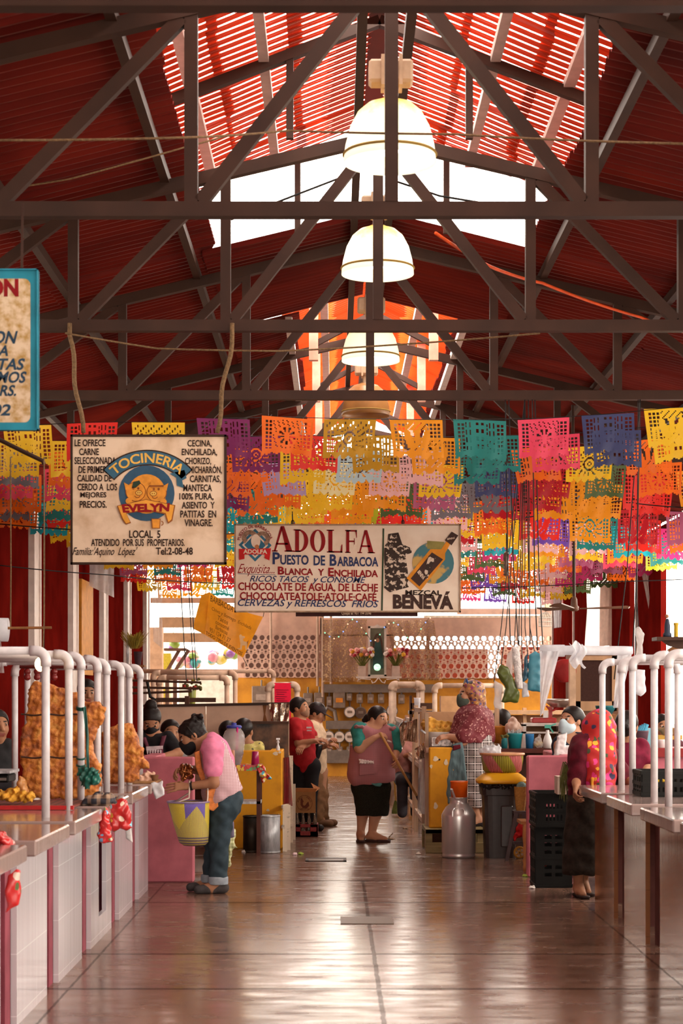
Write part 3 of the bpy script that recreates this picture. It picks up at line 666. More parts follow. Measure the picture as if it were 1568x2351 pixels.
for r, (d, cols, x0) in enumerate(ROWS):
    cl = [c.replace('_', ' ') for c in cols.split()]; st = 147 * 14.3 / d; k = 0; px = x0; pts = []
    while px < 1600 and (px - VX) * d / F < XR - .1:
        X = (px - VX) * d / F
        if X > XL + .2:
            c = cl[k] if k < len(cl) else R.choice(pool)
            rise = .13 * max(0, (px - 1000) / 560) ** 1.5 * (1 if r < 3 else .3) + .02 * math.cos((px - 700) / 200)
            lower = -.25 * max(0, (px - 900) / 660) if r > 5 else 0
            z = EYE + 2.09 + rise + lower + R.uniform(-.012, .012)
            if 500 < px < 1080 and r >= 9 and (VY - (z - EYE) * F / d) > 1200 and 540 < px < 1050:
                pass
            o = bpy.data.objects.new('paper_banner', PM[R.randrange(12)]); COL.objects.link(o); o.location = (X, d, z)
            o.rotation_euler = (R.uniform(-.12, .12), R.uniform(-.05, .05) - (.07 if px > 1150 and r < 3 else 0), R.uniform(-.3, .3)); o.color = (*[x * .8 for x in PC[c]], 1)
            if d > 17.5: o.scale = (1.06, 1, 1.2)
            tag(o, f'{c} cut-paper banner, {ORD[k]} from the left on the {ORD[r]} string from the front', 'paper banner', 'cut-paper banners')
            pts.append((X, d, z)); k += 1
        px += st * R.uniform(.97, 1.03)
    MB().tube([(XL, d, pts[0][2] + .03)] + [(a, b, c + .003) for a, b, c in pts] + [(XR, d, pts[-1][2] + .03)], .003, 4).build('banner_string', BLK, label=f'thin string holding the {ORD[r]} row of paper banners from the front', cat='string', group='banner strings')

# ================================================================ PAINTED SIGNS
TXT = {}
def tmesh(s, bold=0., fillw=1):
    if (s, bold) in TXT: return TXT[s, bold]
    cu = bpy.data.curves.new('t', 'FONT'); cu.body = s; cu.offset = bold; cu.resolution_u = 3
    o = bpy.data.objects.new('t', cu); COL.objects.link(o); dg = bpy.context.evaluated_depsgraph_get()
    me = bpy.data.meshes.new_from_object(o.evaluated_get(dg)); v = np.array([x.co[:2] for x in me.vertices]).reshape(-1, 2); f = [tuple(p.vertices) for p in me.polygons]
    bpy.data.objects.remove(o); bpy.data.curves.remove(cu); bpy.data.meshes.remove(me)
    lo, hi = v.min(0), v.max(0); v = (v - lo) / np.maximum(hi - lo, 1e-6); TXT[s, bold] = (v, f); return v, f
class Art:
    """flat paint on a board at depth d; tf turns drawing units into picture pixels"""
    def __init__(s, parent, d, tf=lambda x, y: (x, y)): s.o = parent; s.d = d; s.tf = tf; s.m = {}; s.uid = 0
    def _put(s, part, mat, pts, faces, lay):
        mb = s.m.setdefault((part, mat.name, s.uid), (MB(), mat))[0]; mb.add([P(*s.tf(x, y), s.d) + Vector((0, -.003 - .0016 * lay, 0)) for x, y in pts], faces)
    def poly(s, pts, mat, part='artwork', lay=0): s._put(part, mat, pts, [tuple(range(len(pts)))], lay)
    def ell(s, cx, cy, rx, ry, mat, part='artwork', lay=0, rot=0, n=28):
        c, q = math.cos(rot), math.sin(rot); s.poly([(cx + rx * math.cos(a) * c - ry * math.sin(a) * q, cy + rx * math.cos(a) * q + ry * math.sin(a) * c) for a in [2 * math.pi * k / n for k in range(n)]], mat, part, lay)
    def ring(s, cx, cy, r0, r1, a0, a1, mat, part='artwork', lay=0, n=28, ry=1):
        A = [math.radians(a0 + (a1 - a0) * k / n) for k in range(n + 1)]; pts = [(cx + r1 * math.cos(a), cy - ry * r1 * math.sin(a)) for a in A] + [(cx + r0 * math.cos(a), cy - ry * r0 * math.sin(a)) for a in A]
        s._put(part, mat, pts, [(k, k + 1, n + 2 + k, n + 1 + k) for k in range(n)], lay)
    def text(s, t, x0, y0, x1, y1, mat, part='lettering', bold=.012, shear=0, arc=None, quad=None, lay=1):
        v, f = tmesh(t, bold); pts = []
        for a, b in v:
            if arc:
                cx, cy, r0, r1, a0, a1 = arc; an = math.radians(a0 + (a1 - a0) * a); r = r0 + (r1 - r0) * b; pts.append((cx + r * math.cos(an), cy - r * math.sin(an)))
            elif quad:
                q = quad; pts.append(tuple((q[0][i] * (1 - a) + q[1][i] * a) * (1 - b) + (q[3][i] * (1 - a) + q[2][i] * a) * b for i in (0, 1)))
            else: pts.append((x0 + (x1 - x0) * a + shear * (b - .5) * (y1 - y0), y1 - (y1 - y0) * b))
        if part == 'lettering': s.n = getattr(s, 'n', 0) + 1; s.uid = s.n
        s._put(part, mat, pts, f, lay); s.uid = 0
    def glyph(s, ch, x0, y0, x1, y1, mat, part='lettering', lay=1):
        def q(pts): s.poly([(x0 + (x1 - x0) * a, y1 - (y1 - y0) * b) for a, b in pts], mat, part, lay)
        def bx(a, b, c, d): q([(a, b), (c, b), (c, d), (a, d)])
        def bowl(cx, cy, rx, ry, ix, iy, a0, a1):
            n = 20; A = [math.radians(a0 + (a1 - a0) * k / n) for k in range(n + 1)]
            pts = [(cx + rx * math.cos(a), cy + ry * math.sin(a)) for a in A] + [(cx + ix * math.cos(a), cy + iy * math.sin(a)) for a in A]
            s._put(part, mat, [(x0 + (x1 - x0) * a, y1 - (y1 - y0) * b) for a, b in pts], [(k, k + 1, n + 2 + k, n + 1 + k) for k in range(n)], lay)
        if ch == 'A': q([(.08, 0), (.17, 0), (.5, .9), (.42, 1)]); q([(.42, 1), (.58, 1), (.97, 0), (.68, 0)]); bx(.2, .27, .75, .34); bx(0, 0, .27, .05); bx(.6, 0, 1.04, .05)
        elif ch in 'DLF':
            bx(.1, 0, .36, 1); bx(0, 0, .46, .05); bx(0, .95, .46, 1)
            if ch == 'D': bowl(.34, .5, .64, .5, .37, .44, -90, 90)
            if ch == 'L': bx(.1, 0, 1, .07); q([(.86, 0), (1, 0), (1, .36), (.95, .36)])
            if ch == 'F': bx(.1, .93, 1, 1); q([(.86, 1), (1, 1), (1, .66), (.95, .66)]); bx(.3, .47, .8, .54); bx(.76, .37, .82, .64)
        elif ch == 'O': bowl(.5, .5, .5, .5, .24, .45, 0, 360)
    def flush(s):
        for (part, *_), (mb, mat) in s.m.items(): mb.build(part, mat, s.o)
INK = M('sign_black', (.03, .015, .01), .6); DRED = M('sign_red', (.28, .008, .012), .6, var=.3); NAVY = M('sign_navy', (.03, .045, .13), .6); CREAM = M('sign_cream', (.72, .55, .4), .6, var=.28, scale=5, col2=(.5, .33, .2), thr=(.28, .55))
CREAM2 = M('sign_ivory', (.78, .66, .54), .55, var=.2, scale=3, col2=(.66, .5, .38), thr=(.3, .6))
SBLUE = M('sign_blue', (.04, .1, .17), .6, var=.3); SORG = M('sign_orange', (.75, .3, .04), .6, var=.25, scale=20); SDO = M('sign_brown', (.3, .09, .02), .6); SYEL = M('sign_yellow', (.8, .48, .1), .6)
def board(name, label, x0, y0, x1, y1, d, mat, fmat, fw, rope=None):
    c = P((x0 + x1) / 2, y1, d); t = thing(name, label, 'sign', c); m = mpp(d) * fw; a, b = P(x0, y1, d), P(x1, y0, d)
    MB().box((a.x, d, a.z), (b.x, d + .02, b.z)).build('board', mat, t); f = MB()
    for q in (((a.x, a.z), (b.x, a.z + m)), ((a.x, b.z - m), (b.x, b.z)), ((a.x, a.z), (a.x + m, b.z)), ((b.x - m, a.z), (b.x, b.z))): f.box((q[0][0], d - .012, q[0][1]), (q[1][0], d + .03, q[1][1]))
    f.build('frame', fmat, t); return t
# --- pig butcher sign
DZ = 13.3
sg = board('hanging_sign', 'cream hand-painted butcher sign with two pigs, hanging by ropes on the left', 162, 998, 520, 1296, DZ, CREAM, M('dark_frame', (.045, .022, .014), .6), 5)
k_ = 540 / 1568; A = Art(sg, DZ, lambda x, y: (x * k_, 900 + y * k_))
for t, x0, y0, x1, y1 in (('LE OFRECE', 498, 316, 704, 363), ('CARNE', 528, 376, 660, 422), ('SELECCIONADA', 497, 434, 774, 482), ('DE PRIMERA', 524, 494, 738, 541), ('CALIDAD DE', 516, 552, 744, 598), ('CERDO A  LOS', 517, 610, 782, 657), ('MEJORES', 536, 668, 710, 714), ('PRECIOS.', 532, 726, 712, 773),
    ('CECINA,', 1250, 320, 1412, 372), ('ENCHILADA,', 1212, 378, 1448, 430), ('CHORIZO,', 1234, 438, 1408, 490), ('CHICHARRÓN,', 1236, 484, 1480, 550), ('CARNITAS,', 1266, 556, 1472, 610), ('MANTECA', 1222, 616, 1414, 663), ('100% PURA,', 1196, 674, 1424, 726), ('ASIENTO  Y', 1212, 732, 1432, 778), ('PATITAS  EN', 1202, 790, 1442, 838), ('VINAGRE.', 1230, 848, 1418, 896),
    ('LOCAL  5', 862, 922, 1070, 974), ('ATENDIDO  POR SUS  PROPIETARIOS.', 608, 980, 1232, 1028), ('Tel:2-08-48', 1040, 1036, 1286, 1086)): A.text(t, x0, y0, x1, y1, INK, bold=.022)
A.text("Familia:'Aquino  López'", 488, 1034, 908, 1104, INK, shear=.3, bold=.008)
A.ell(978, 675, 186, 186, SBLUE, 'emblem_disc', 0); A.ell(978, 680, 128, 132, SORG, 'emblem_sun', 1)
A.ring(985, 790, 300, 405, 42, 138, M('dark_frame', ()), 'emblem_ribbon', 1); A.ring(985, 790, 308, 396, 43, 137, M('ribbon_blue', (.045, .13, .2), .6), 'emblem_ribbon', 2)
A.text('TOCINERIA', 0, 0, 0, 0, SYEL, 'emblem_lettering', .02, arc=(985, 790, 318, 384, 133, 48), lay=3)
A.poly([(1130, 545), (1230, 520), (1245, 575), (1215, 590), (1225, 640), (1180, 625), (1175, 570)], M('ribbon_blue', ()), 'emblem_ribbon', 2)
for cx, cy, sx in ((905, 665, 1), (1045, 670, -1)):   # two plain pig heads
    A.ell(cx, cy, 68, 66, SDO, 'emblem_pig', 2); A.ell(cx, cy, 63, 61, SORG, 'emblem_pig', 3); A.ell(cx + sx * 22, cy + 8, 24, 18, SDO, 'emblem_pig', 4); A.ell(cx + sx * 22, cy + 8, 20, 14, SYEL, 'emblem_pig', 5)
    for dx in (-7, 7): A.ell(cx + sx * 22 + dx, cy + 8, 3, 5, SDO, 'emblem_pig', 6)
    for dx in (-14, 18): A.ell(cx + sx * dx, cy - 22, 7, 9, SDO, 'emblem_pig', 5)
    A.ring(cx + sx * 12, cy + 22, 16, 21, 200, 340, SDO, 'emblem_pig', 5); A.poly([(cx - sx * 40, cy - 40), (cx - sx * 78, cy - 62), (cx - sx * 66, cy - 8)], SORG, 'emblem_pig', 4); A.ell(cx - sx * 45, cy + 62, 22, 20, SORG, 'emblem_pig', 4)
A.poly([(880, 640), (890, 600), (930, 590), (940, 610), (905, 640)], M('pig_hair', (.03, .05, .03), .6), 'emblem_pig', 5); A.poly([(1000, 625), (1012, 590), (1070, 590), (1090, 625)], SORG, 'emblem_pig', 5); A.poly([(1000, 622), (1092, 622), (1092, 634), (1000, 634)], SDO, 'emblem_pig', 6)
A.poly([(780, 760), (975, 715), (1170, 755), (1150, 860), (1120, 880), (1100, 815), (975, 790), (845, 812), (875, 875), (840, 885), (815, 850)], SDO, 'emblem_scroll', 5); A.poly([(788, 762), (975, 720), (1162, 758), (1144, 850), (1124, 868), (1106, 808), (975, 782), (842, 806), (868, 868), (842, 878), (822, 848)], M('scroll_orange', (.8, .36, .05), .6), 'emblem_scroll', 6)
A.text('EVELYN', 0, 0, 0, 0, DRED, 'emblem_lettering', .05, quad=((822, 806), (1128, 798), (1134, 742), (812, 750)), lay=7)
A.poly([(1010, 845), (1072, 845), (1068, 912), (1014, 912)], SDO, 'emblem_mug', 6); A.poly([(1015, 850), (1067, 850), (1063, 907), (1019, 907)], SORG, 'emblem_mug', 7); A.ring(1076, 876, 10, 16, -90, 90, SDO, 'emblem_mug', 6)
A.flush()
for q, (a, b) in enumerate((((160, 770), (190, 994)), ((533, 770), (497, 994)))):
    pts = [P(a[0] + (b[0] - a[0]) * t, a[1] + (b[1] - a[1]) * t, DZ + .02) + Vector((.012 * math.sin(9 * t), 0, 0)) for t in [k / 10 for k in range(11)]]
    MB().tube([P(a[0], 742, DZ + .02)] + pts, .016, 8).build('rope', ROPE, sg, True)
# --- cropped blue-bordered sign at the left edge
DB = 8.6
sg = board('hanging_sign', 'worn cream sign with rounded turquoise border, cut off by the left edge', -260, 618, 88, 988, DB, M('turquoise_paint', (.03, .3, .42), .5, var=.3, scale=6), M('turquoise_paint', ()), 3)
A = Art(sg, DB); CW = M('sign_stained', (.75, .6, .42), .6, var=.4, scale=22, col2=(.45, .27, .08), thr=(.35, .6))
A.poly([(-240, 640)] + [(55 + 15 * math.sin(a), 655 - 15 * math.cos(a)) for a in [k * math.pi / 12 for k in range(7)]] + [(57 + 13 * math.cos(a), 955 + 15 * math.sin(a)) for a in [k * math.pi / 12 for k in range(7)]] + [(-240, 970)], CW, 'panel', 0)
A.text('ON', -30, 640, 43, 682, DRED, bold=.05)
for t, x0, y0, x1, y1 in (('ION', -22, 760, 38, 790), ('RA', -18, 793, 22, 818), ('ITAS', -12, 823, 56, 850), ('MOS', -4, 853, 60, 880), ('ARS.', -22, 884, 40, 910), ('02', -18, 928, 26, 955)): A.text(t, x0, y0, x1, y1, M('sign_teal_ink', (.03, .07, .12), .6), shear=.25, bold=.03)
A.flush(); MB().bar(P(-60, 618, DB + .01), P(-60, 520, 8.6), .02).bar(P(50, 618, DB + .01), P(52, 470, 9.2), .012).build('hanger', STEEL, sg)
# --- barbacoa sign
DA = 19.0
sg = board('hanging_sign', 'long white and cream barbacoa and mezcal sign hanging over the aisle', 538, 1203, 1058, 1406, DA, CREAM2, M('rusty_frame', (.42, .28, .18), .7, var=.4, scale=20), 3.5)
A = Art(sg, DA, lambda x, y: (520 + x / 2.8, 930 + y / 2.8 + (x - 700) * .004))
for ch, x0, x1 in (('A', 292, 428), ('D', 432, 528), ('O', 538, 636), ('L', 645, 745), ('F', 762, 838), ('A', 842, 950)): A.glyph(ch, x0, 782 if ch == 'A' and x0 < 300 else 802, x1, 946 + (x0 - 300) * .008, DRED)
def caps(big, small, x0, y0, x1, y1, mat): pass
for t, x0, y0, x1, y1, m, b in (('P', 296, 950, 344, 1028, NAVY, .03), ('UESTO', 346, 966, 528, 1030, NAVY, .028), ('DE', 560, 968, 634, 1032, NAVY, .028), ('B', 664, 960, 708, 1034, NAVY, .03), ('ARBACOA', 712, 974, 976, 1036, NAVY, .028), ('B', 330, 1042, 372, 1094, DRED, .035), ('LANCA', 376, 1052, 556, 1096, DRED, .03), ('Y', 588, 1054, 628, 1098, DRED, .03), ('E', 654, 1046, 690, 1102, DRED, .035), ('NCHILADA', 694, 1058, 974, 1104, DRED, .03), ('CHOCOLATE DE AGUA, DE LECHE', 76, 1146, 974, 1206, DRED, .022), ('CHOCOLATEATOLE·ATOLE·CAFÉ', 86, 1196, 964, 1258, DRED, .022)): A.text(t, x0, y0, x1, y1, m, bold=b)
A.text('RICOS TACOS  y CONSOMÉ', 156, 1092, 890, 1154, NAVY, shear=.35, bold=.01); A.text('CERVEZAS y REFRESCOS  FRIOS', 72, 1254, 972, 1312, NAVY, shear=.3, bold=.012); A.text('Exquisita...', 78, 1028, 314, 1106, DRED, shear=.4, bold=-.004); A.poly([(72, 1090), (314, 1094), (314, 1097), (72, 1093)], NAVY)
LB = M('logo_blue', (.04, .17, .28), .6); LT = M('logo_tan', (.35, .22, .15), .6, var=.5, scale=60)
for q, (m, l) in enumerate(((LB, 0), (CREAM2, 1), (LB, 2))):
    r = (106, 84, 70)[q]; A.poly([(184, 906 - r), (184 + r, 906), (184, 906 + r), (184 - r, 906)], m, 'emblem_diamond', l)
A.ring(150, 860, 22, 50, -60, 230, LT, 'emblem_ram', 3); A.ring(232, 865, 22, 48, -70, 180, LT, 'emblem_ram', 3); A.ell(188, 880, 30, 44, CREAM2, 'emblem_ram', 4); A.ell(196, 918, 14, 15, M('ram_nose', (.5, .2, .08), .6), 'emblem_ram', 5)
A.poly([(80, 932), (286, 926), (282, 964), (276, 1004), (246, 990), (246, 966), (116, 968), (116, 996), (82, 1002)], M('logo_red', (.6, .02, .02), .6), 'emblem_banner', 4); A.text('ADOLFA', 108, 934, 262, 962, CREAM2, 'emblem_lettering', .04, lay=5); A.text('PUESTO DE BARBACOA', 0, 0, 0, 0, DRED, 'emblem_lettering', .015, arc=(184, 890, 96, 116, 172, 12), lay=3)
A.poly([(1004, 790), (1014, 790), (1004, 1318), (994, 1318)], M('sign_green_line', (.03, .06, .03), .6), 'divider', 2)
TOT = M('totem_ink', (.04, .025, .02), .6, scale=22, col2=(.62, .5, .4), thr=(.44, .47))
A.poly([(1040, 825), (1105, 815), (1130, 890), (1190, 915), (1190, 945), (1150, 960), (1165, 1060), (1170, 1120), (1160, 1140), (1172, 1165), (1050, 1200), (1012, 1170), (1020, 1130), (1012, 960), (1015, 900), (1035, 880)], TOT, 'totem_figure', 1)
A.ell(1328, 1008, 134, 134, M('globe_teal', (.06, .17, .2), .6, scale=3, col2=(.5, .32, .1), thr=(.42, .46)), 'globe', 1)
A.poly([(1290, 866), (1400, 872), (1404, 924), (1290, 918)], M('label_olive', (.28, .24, .07), .6), 'sticker', 2)
A.poly([(1158, 1108), (1310, 920), (1380, 920), (1425, 850), (1446, 870), (1405, 945), (1405, 985), (1248, 1186)], M('mezcal_orange', (.72, .27, .02), .5), 'bottle', 3); A.poly([(1184, 1110), (1320, 940), (1392, 985), (1240, 1160)], M('bottle_label', (.06, .03, .025), .6), 'bottle', 4); A.poly([(1270, 1075), (1300, 960), (1345, 975), (1290, 1115)], TOT, 'bottle', 5)
A.poly([(1404, 862), (1448, 806), (1490, 830), (1446, 894)], M('bottle_label', ()), 'bottle', 4); A.text('BENEVÁ', 0, 0, 0, 0, CREAM2, 'bottle_lettering', .02, quad=((1418, 860), (1466, 852), (1468, 838), (1420, 844)), lay=5); A.text('BENEVÁ', 0, 0, 0, 0, CREAM2, 'bottle_lettering', .03, quad=((1225, 1070), (1262, 1118), (1282, 1098), (1246, 1050)), lay=6)
A.text('MEZCAL', 1150, 1184, 1384, 1216, INK, bold=.03); A.text('BENEVÁ', 1070, 1190, 1458, 1306, M('beneva_ink', (.05, .025, .02), .6, scale=40, col2=(.4, .3, .24), thr=(.3, .36)), bold=.05); A.flush()
for x in (672, 925):
    MB().tube([P(x, 1204, DA), P(x - 2, 1150, DA), P(x + 1, 1062, 20.9)], .006, 5).build('hanging_chain', BLK, sg); MB().tube([P(x + 3 * math.cos(a), 1199 + 5 * math.sin(a), DA) for a in [k * .63 for k in range(11)]], .005, 5).build('hook_ring', BLK, sg)
sg = board('strip_sign', 'narrow maroon complaints strip just under the barbacoa sign', 679, 1404, 959, 1415, 19.4, M('maroon_strip', (.05, .012, .012), .5), M('maroon_strip', ()), 1)
[MB().tube([P(x, 1406, 19.4), P(x, 1400, 19.06)], .006, 5).build('hook', STEEL, sg) for x in (700, 940)]; A = Art(sg, 19.4); A.text('Quejas al: 951 194 3598', 784, 1405, 852, 1413, CREAM2, bold=.015); A.flush()
# --- orange banner with a goat
DO = 23.5
bt = thing('cloth_banner', 'translucent orange barbacoa banner with a goat, hanging askew left of the long sign', 'banner', P(540, 1510, DO))
OB = translucent('orange_banner_cloth', (.95, .4, .025), .65, .35, var=.25, scale=5)
Q0 = [(470, 1457), (558, 1510), (604, 1416), (481, 1359)]
def bq(u, v):
    a = [(Q0[0][i] * (1 - u) + Q0[1][i] * u) * (1 - v) + (Q0[3][i] * (1 - u) + Q0[2][i] * u) * v for i in (0, 1)]
    a[1] += 9 * v * math.sin(math.pi * u); return P(a[0], a[1], DO + .03 * math.sin(9 * u + 3 * v))
MB().sheet(bq, 30, 16).sheet(lambda u, v: P(*[((442, 1443)[i] * (1 - u) + Q0[0][i] * u) * (1 - v) + ((462, 1367)[i] * (1 - u) + Q0[3][i] * u) * v for i in (0, 1)], DO + .01 + .02 * math.sin(8 * v)), 8, 14).build('cloth', OB, bt, True)
A = Art(bt, DO - .06); BI = M('banner_ink', (.25, .1, .01), .7); GI = M('goat_brown', (.45, .16, .04), .7)
def sub(u0, v0, u1, v1):
    f = lambda u, v: tuple((Q0[0][i] * (1 - u) + Q0[1][i] * u) * (1 - v) + (Q0[3][i] * (1 - u) + Q0[2][i] * u) * v for i in (0, 1)); return (f(u0, v0), f(u1, v0), f(u1, v1), f(u0, v1))
for t, q, b in (('BARBACOA', (.03, .8, .48, .94), .02), ('Chivo y Borrego  Enchilada', (.08, .6, .9, .7), .01), ('Tacos', (.22, .48, .45, .58), .01), ('consomé', (.2, .37, .5, .46), .01), ('Barbacoa', (.22, .26, .5, .35), .01), ('951 124 71 37', (.1, .13, .6, .23), .01), ('TODO TIPO DE EVENTOS', (.02, .02, .95, .1), .03)): A.text(t, 0, 0, 0, 0, BI, bold=b, quad=sub(*q))
A.poly([(549, 1459), (553, 1456), (556, 1460), (562, 1461), (562, 1465), (558, 1466), (559, 1472), (567, 1474), (570, 1471), (569, 1477), (567, 1482), (567, 1492), (564, 1492), (563, 1482), (556, 1482), (555, 1492), (545, 1490), (546, 1488), (551, 1488), (552, 1478), (550, 1466)], M('goat_cream', (.8, .5, .25), .7), 'goat_drawing', 1); A.poly([(567, 1474), (571, 1469), (568, 1484)], GI, 'goat_drawing', 2); A.flush()
MB().tube([P(481, 1359, DO), P(470, 1320, DO), P(475, 1240, DO)], .004, 4).tube([P(604, 1416, DO), P(612, 1380, 22), P(618, 1300, 21)], .004, 4).tube([P(558, 1510, DO), P(568, 1530, DO)], .004, 4).build('tie_string', BLK, bt)
# ================================================================ PEOPLE
V = Vector
SKIN = M('skin', (.36, .165, .09), .5, var=.12, scale=12); SKIN_L = M('skin_light', (.5, .25, .15), .5, var=.1, scale=12); LIPS = M('lips', (.28, .07, .05), .45); EYEW = M('eye_white', (.6, .52, .45), .3); DARK = M('brow_dark', (.02, .012, .01), .5)
HAIR = M('black_hair', (.018, .012, .011), .38, var=.5, scale=30, sc3=(1, 1, 6), bmp=.2)
def skins(light=0): return [SKIN_L if light else SKIN, LIPS, EYEW, DARK]
def frame(fwd, up):
    f = V(fwd).normalized(); u = V(up); u = (u - f * u.dot(f)).normalized(); return f, u, f.cross(u)
def head(S, c, fwd, up=(0, 0, 1), s=1.0, neck=None, male=0):
    f, u, r = frame(fwd, up); q = lambda a, b, d=0: c + (f * a + u * b + r * d) * s
    S.e(q(-.012, .03), (.078 * s, .098 * s, .085 * s), (r, f, u), 0, .03); S.e(q(.03, -.022), (.062 * s, .066 * s, .085 * s), (r, f, u), 0, .04)
    S.c(q(.035, -.065), q(.06, -.092), .04 * s, .024 * s, 0, .04); S.c(q(-.01, -.06), q(.0, -.05), .055 * s, .055 * s, 0, .04)
    for d in (-1, 1):
        S.c(q(.06, -.022, d * .04), q(.066, -.03, d * .036), .024 * s, .02 * s, 0, .03); S.e(q(-.01, -.005, d * .078), (.012 * s, .022 * s, .032 * s), (r, f, u), 0, .012)
        S.s(q(.076, .012, d * .032), .0155 * s, 2, .004); S.s(q(.086, .012, d * .032), .0098 * s, 3, .002); S.c(q(.085, .022, d * .02), q(.078, .023, d * .046), .006 * s, .005 * s, 0, .006)
        S.c(q(.085, .034, d * .015), q(.073, .038, d * .048), .0068 * s, .0052 * s, 3, .004)
    S.c(q(.086, .022), q(.108, -.018), .01 * s, .0138 * s, 0, .014)
    for d in (-1, 1): S.s(q(.095, -.024, d * .014), .0105 * s, 0, .01)
    S.c(q(.089, -.051, -.02), q(.089, -.051, .02), .0085 * s, .0085 * s, 1, .008); S.c(q(.087, -.063, -.015), q(.087, -.063, .015), .0092 * s, .0092 * s, 1, .008)
    if neck is not None: S.c(q(-.015, -.06), neck, .05 * s, .058 * s, 0, .04)
    return f, u, r
def hair(S, c, fwd, up=(0, 0, 1), s=1.0, bun=None, low=-.03, line=.045):
    """skull cap of hair, cut back from the face, optional bun at (back, up)"""
    f, u, r = frame(fwd, up); q = lambda a, b, d=0: c + (f * a + u * b + r * d) * s
    S.e(q(-.016, .034), (.089 * s, .104 * s, .094 * s), (r, f, u), 0, .02); S.c(q(-.06, low), q(-.05, .02), .05 * s, .06 * s, 0, .04)
    S.e(q(.075, -.03), (.1 * s, .062 * s, line * s + .055 * s), (r, f, u), 0, .01, True)
    if bun:
        S.s(q(bun[0], bun[1]), bun[2] * s, 0, .02)
        for k in range(5): S.s(q(bun[0] + .02 * math.sin(k * 2.3), bun[1] + .025 * math.cos(k * 1.7), .03 * math.sin(k * 4.1)), bun[2] * .55 * s, 0, .006)
def hand(S, w, d, n, side=1, s=1.0, curl=.5, spread=1.0, col=0):
    d = V(d).normalized(); n = V(n); n = (n - d * n.dot(d)).normalized(); r = d.cross(n)
    for k in (-1.5, -.5, .5, 1.5): S.c(w + d * .015 * s + r * k * .011 * s, w + d * .085 * s + r * k * .0185 * s, .0135 * s, .011 * s, col, .018)
    for k, L in zip((-1.5, -.5, .5, 1.5), (.78, .96, 1.0, .88) if side > 0 else (.88, 1.0, .96, .78)):
        p = w + d * .088 * s + r * k * .0205 * s * spread; a = curl * .35; rad = .0088 * s
        for seg in (.042, .028, .022):
            a += curl * .55; e = p + (d * math.cos(a) - n * math.sin(a)) * seg * L * s + r * k * .003 * (spread - 1) * s; S.c(p, e, rad, rad * .92, col, .005); p = e; rad *= .92
    p = w + d * .03 * s + r * side * .026 * s; e = p + (d * .62 + r * side * .7 - n * .25) * .042 * s; g = e + (d * .85 + r * side * .1 - n * .4) * .032 * s; h = g + (d * .8 - r * side * .15 - n * .5) * .024 * s
    S.c(p, e, .0135 * s, .011 * s, col, .012); S.c(e, g, .0105 * s, .0095 * s, col, .004); S.c(g, h, .0095 * s, .008 * s, col, .004)
def foot(S, an, toe, col=0, r=.036):
    a, t = V(an), V(toe); S.c(a, a + (t - a) * .35 + V((0, 0, -.02)), r, r * 1.05, col, .03); S.c(a + (t - a) * .3, t, r * 1.05, r * .7, col, .03); S.c(a + V((0, 0, -.03)) - (t - a).normalized() * .03, a + V((0, 0, 0)), r * .9, r, col, .03)
def shoe(S, an, toe, r=.046, col=0):
    a, t = V((an[0], an[1], r)), V((toe[0], toe[1], r * .75)); b = a - (t - a).normalized() * .035; S.c(b, t, r, r * .78, col, .02); S.c(a + V((0, 0, .04)), b, r * .95, r, col, .03); S.cut(V((0, 0, .002)), (0, 0, -1))
def mask(S, c, fwd, up=(0, 0, 1), s=1.0):
    f, u, r = frame(fwd, up); q = lambda a, b, d=0: c + (f * a + u * b + r * d) * s
    S.e(q(.042, -.05), (.072 * s, .072 * s, .062 * s), (r, f, u), 0, .02); S.c(q(.092, -.012), q(.082, -.08), .028 * s, .032 * s, 0, .03)
    for d in (-1, 1): S.c(q(.05, -.03, d * .06), q(-.005, .0, d * .083), .004, .003, 0, .004)
def cloth(name, col, var=.3, scale=14, rough=.8, **k): return M(name, col, rough, var=var, scale=scale, bmp=.15, **k)
def check(name, a, b, size, w=.5, line=None, rough=.8, axes=(0, 2)):
    m, nt, bs = nodes_of(name); x = sep(nt, tcoord(nt)); g = lambda v: mth(nt, 'LESS_THAN', mth(nt, 'FRACT', mth(nt, 'MULTIPLY', v, 1 / size)), w)
    s = mth(nt, 'ADD', mth(nt, 'MULTIPLY', g(x[axes[0]]), .5), mth(nt, 'MULTIPLY', g(x[axes[1]]), .5)); c = ramp(nt, s, [(0, a), (.5, tuple((p + q) / 2 for p, q in zip(a, b))), (1, b)])
    if line:
        h = lambda v: mth(nt, 'LESS_THAN', mth(nt, 'FRACT', mth(nt, 'ADD', mth(nt, 'MULTIPLY', v, 1 / size), .27)), .12); c = mixc(nt, mth(nt, 'MAXIMUM', h(x[axes[0]]), h(x[axes[1]])), c, line)
    nt.links.new(c, bs.inputs['Base Color']); bs.inputs['Roughness'].default_value = rough; MATS[name] = m; return m
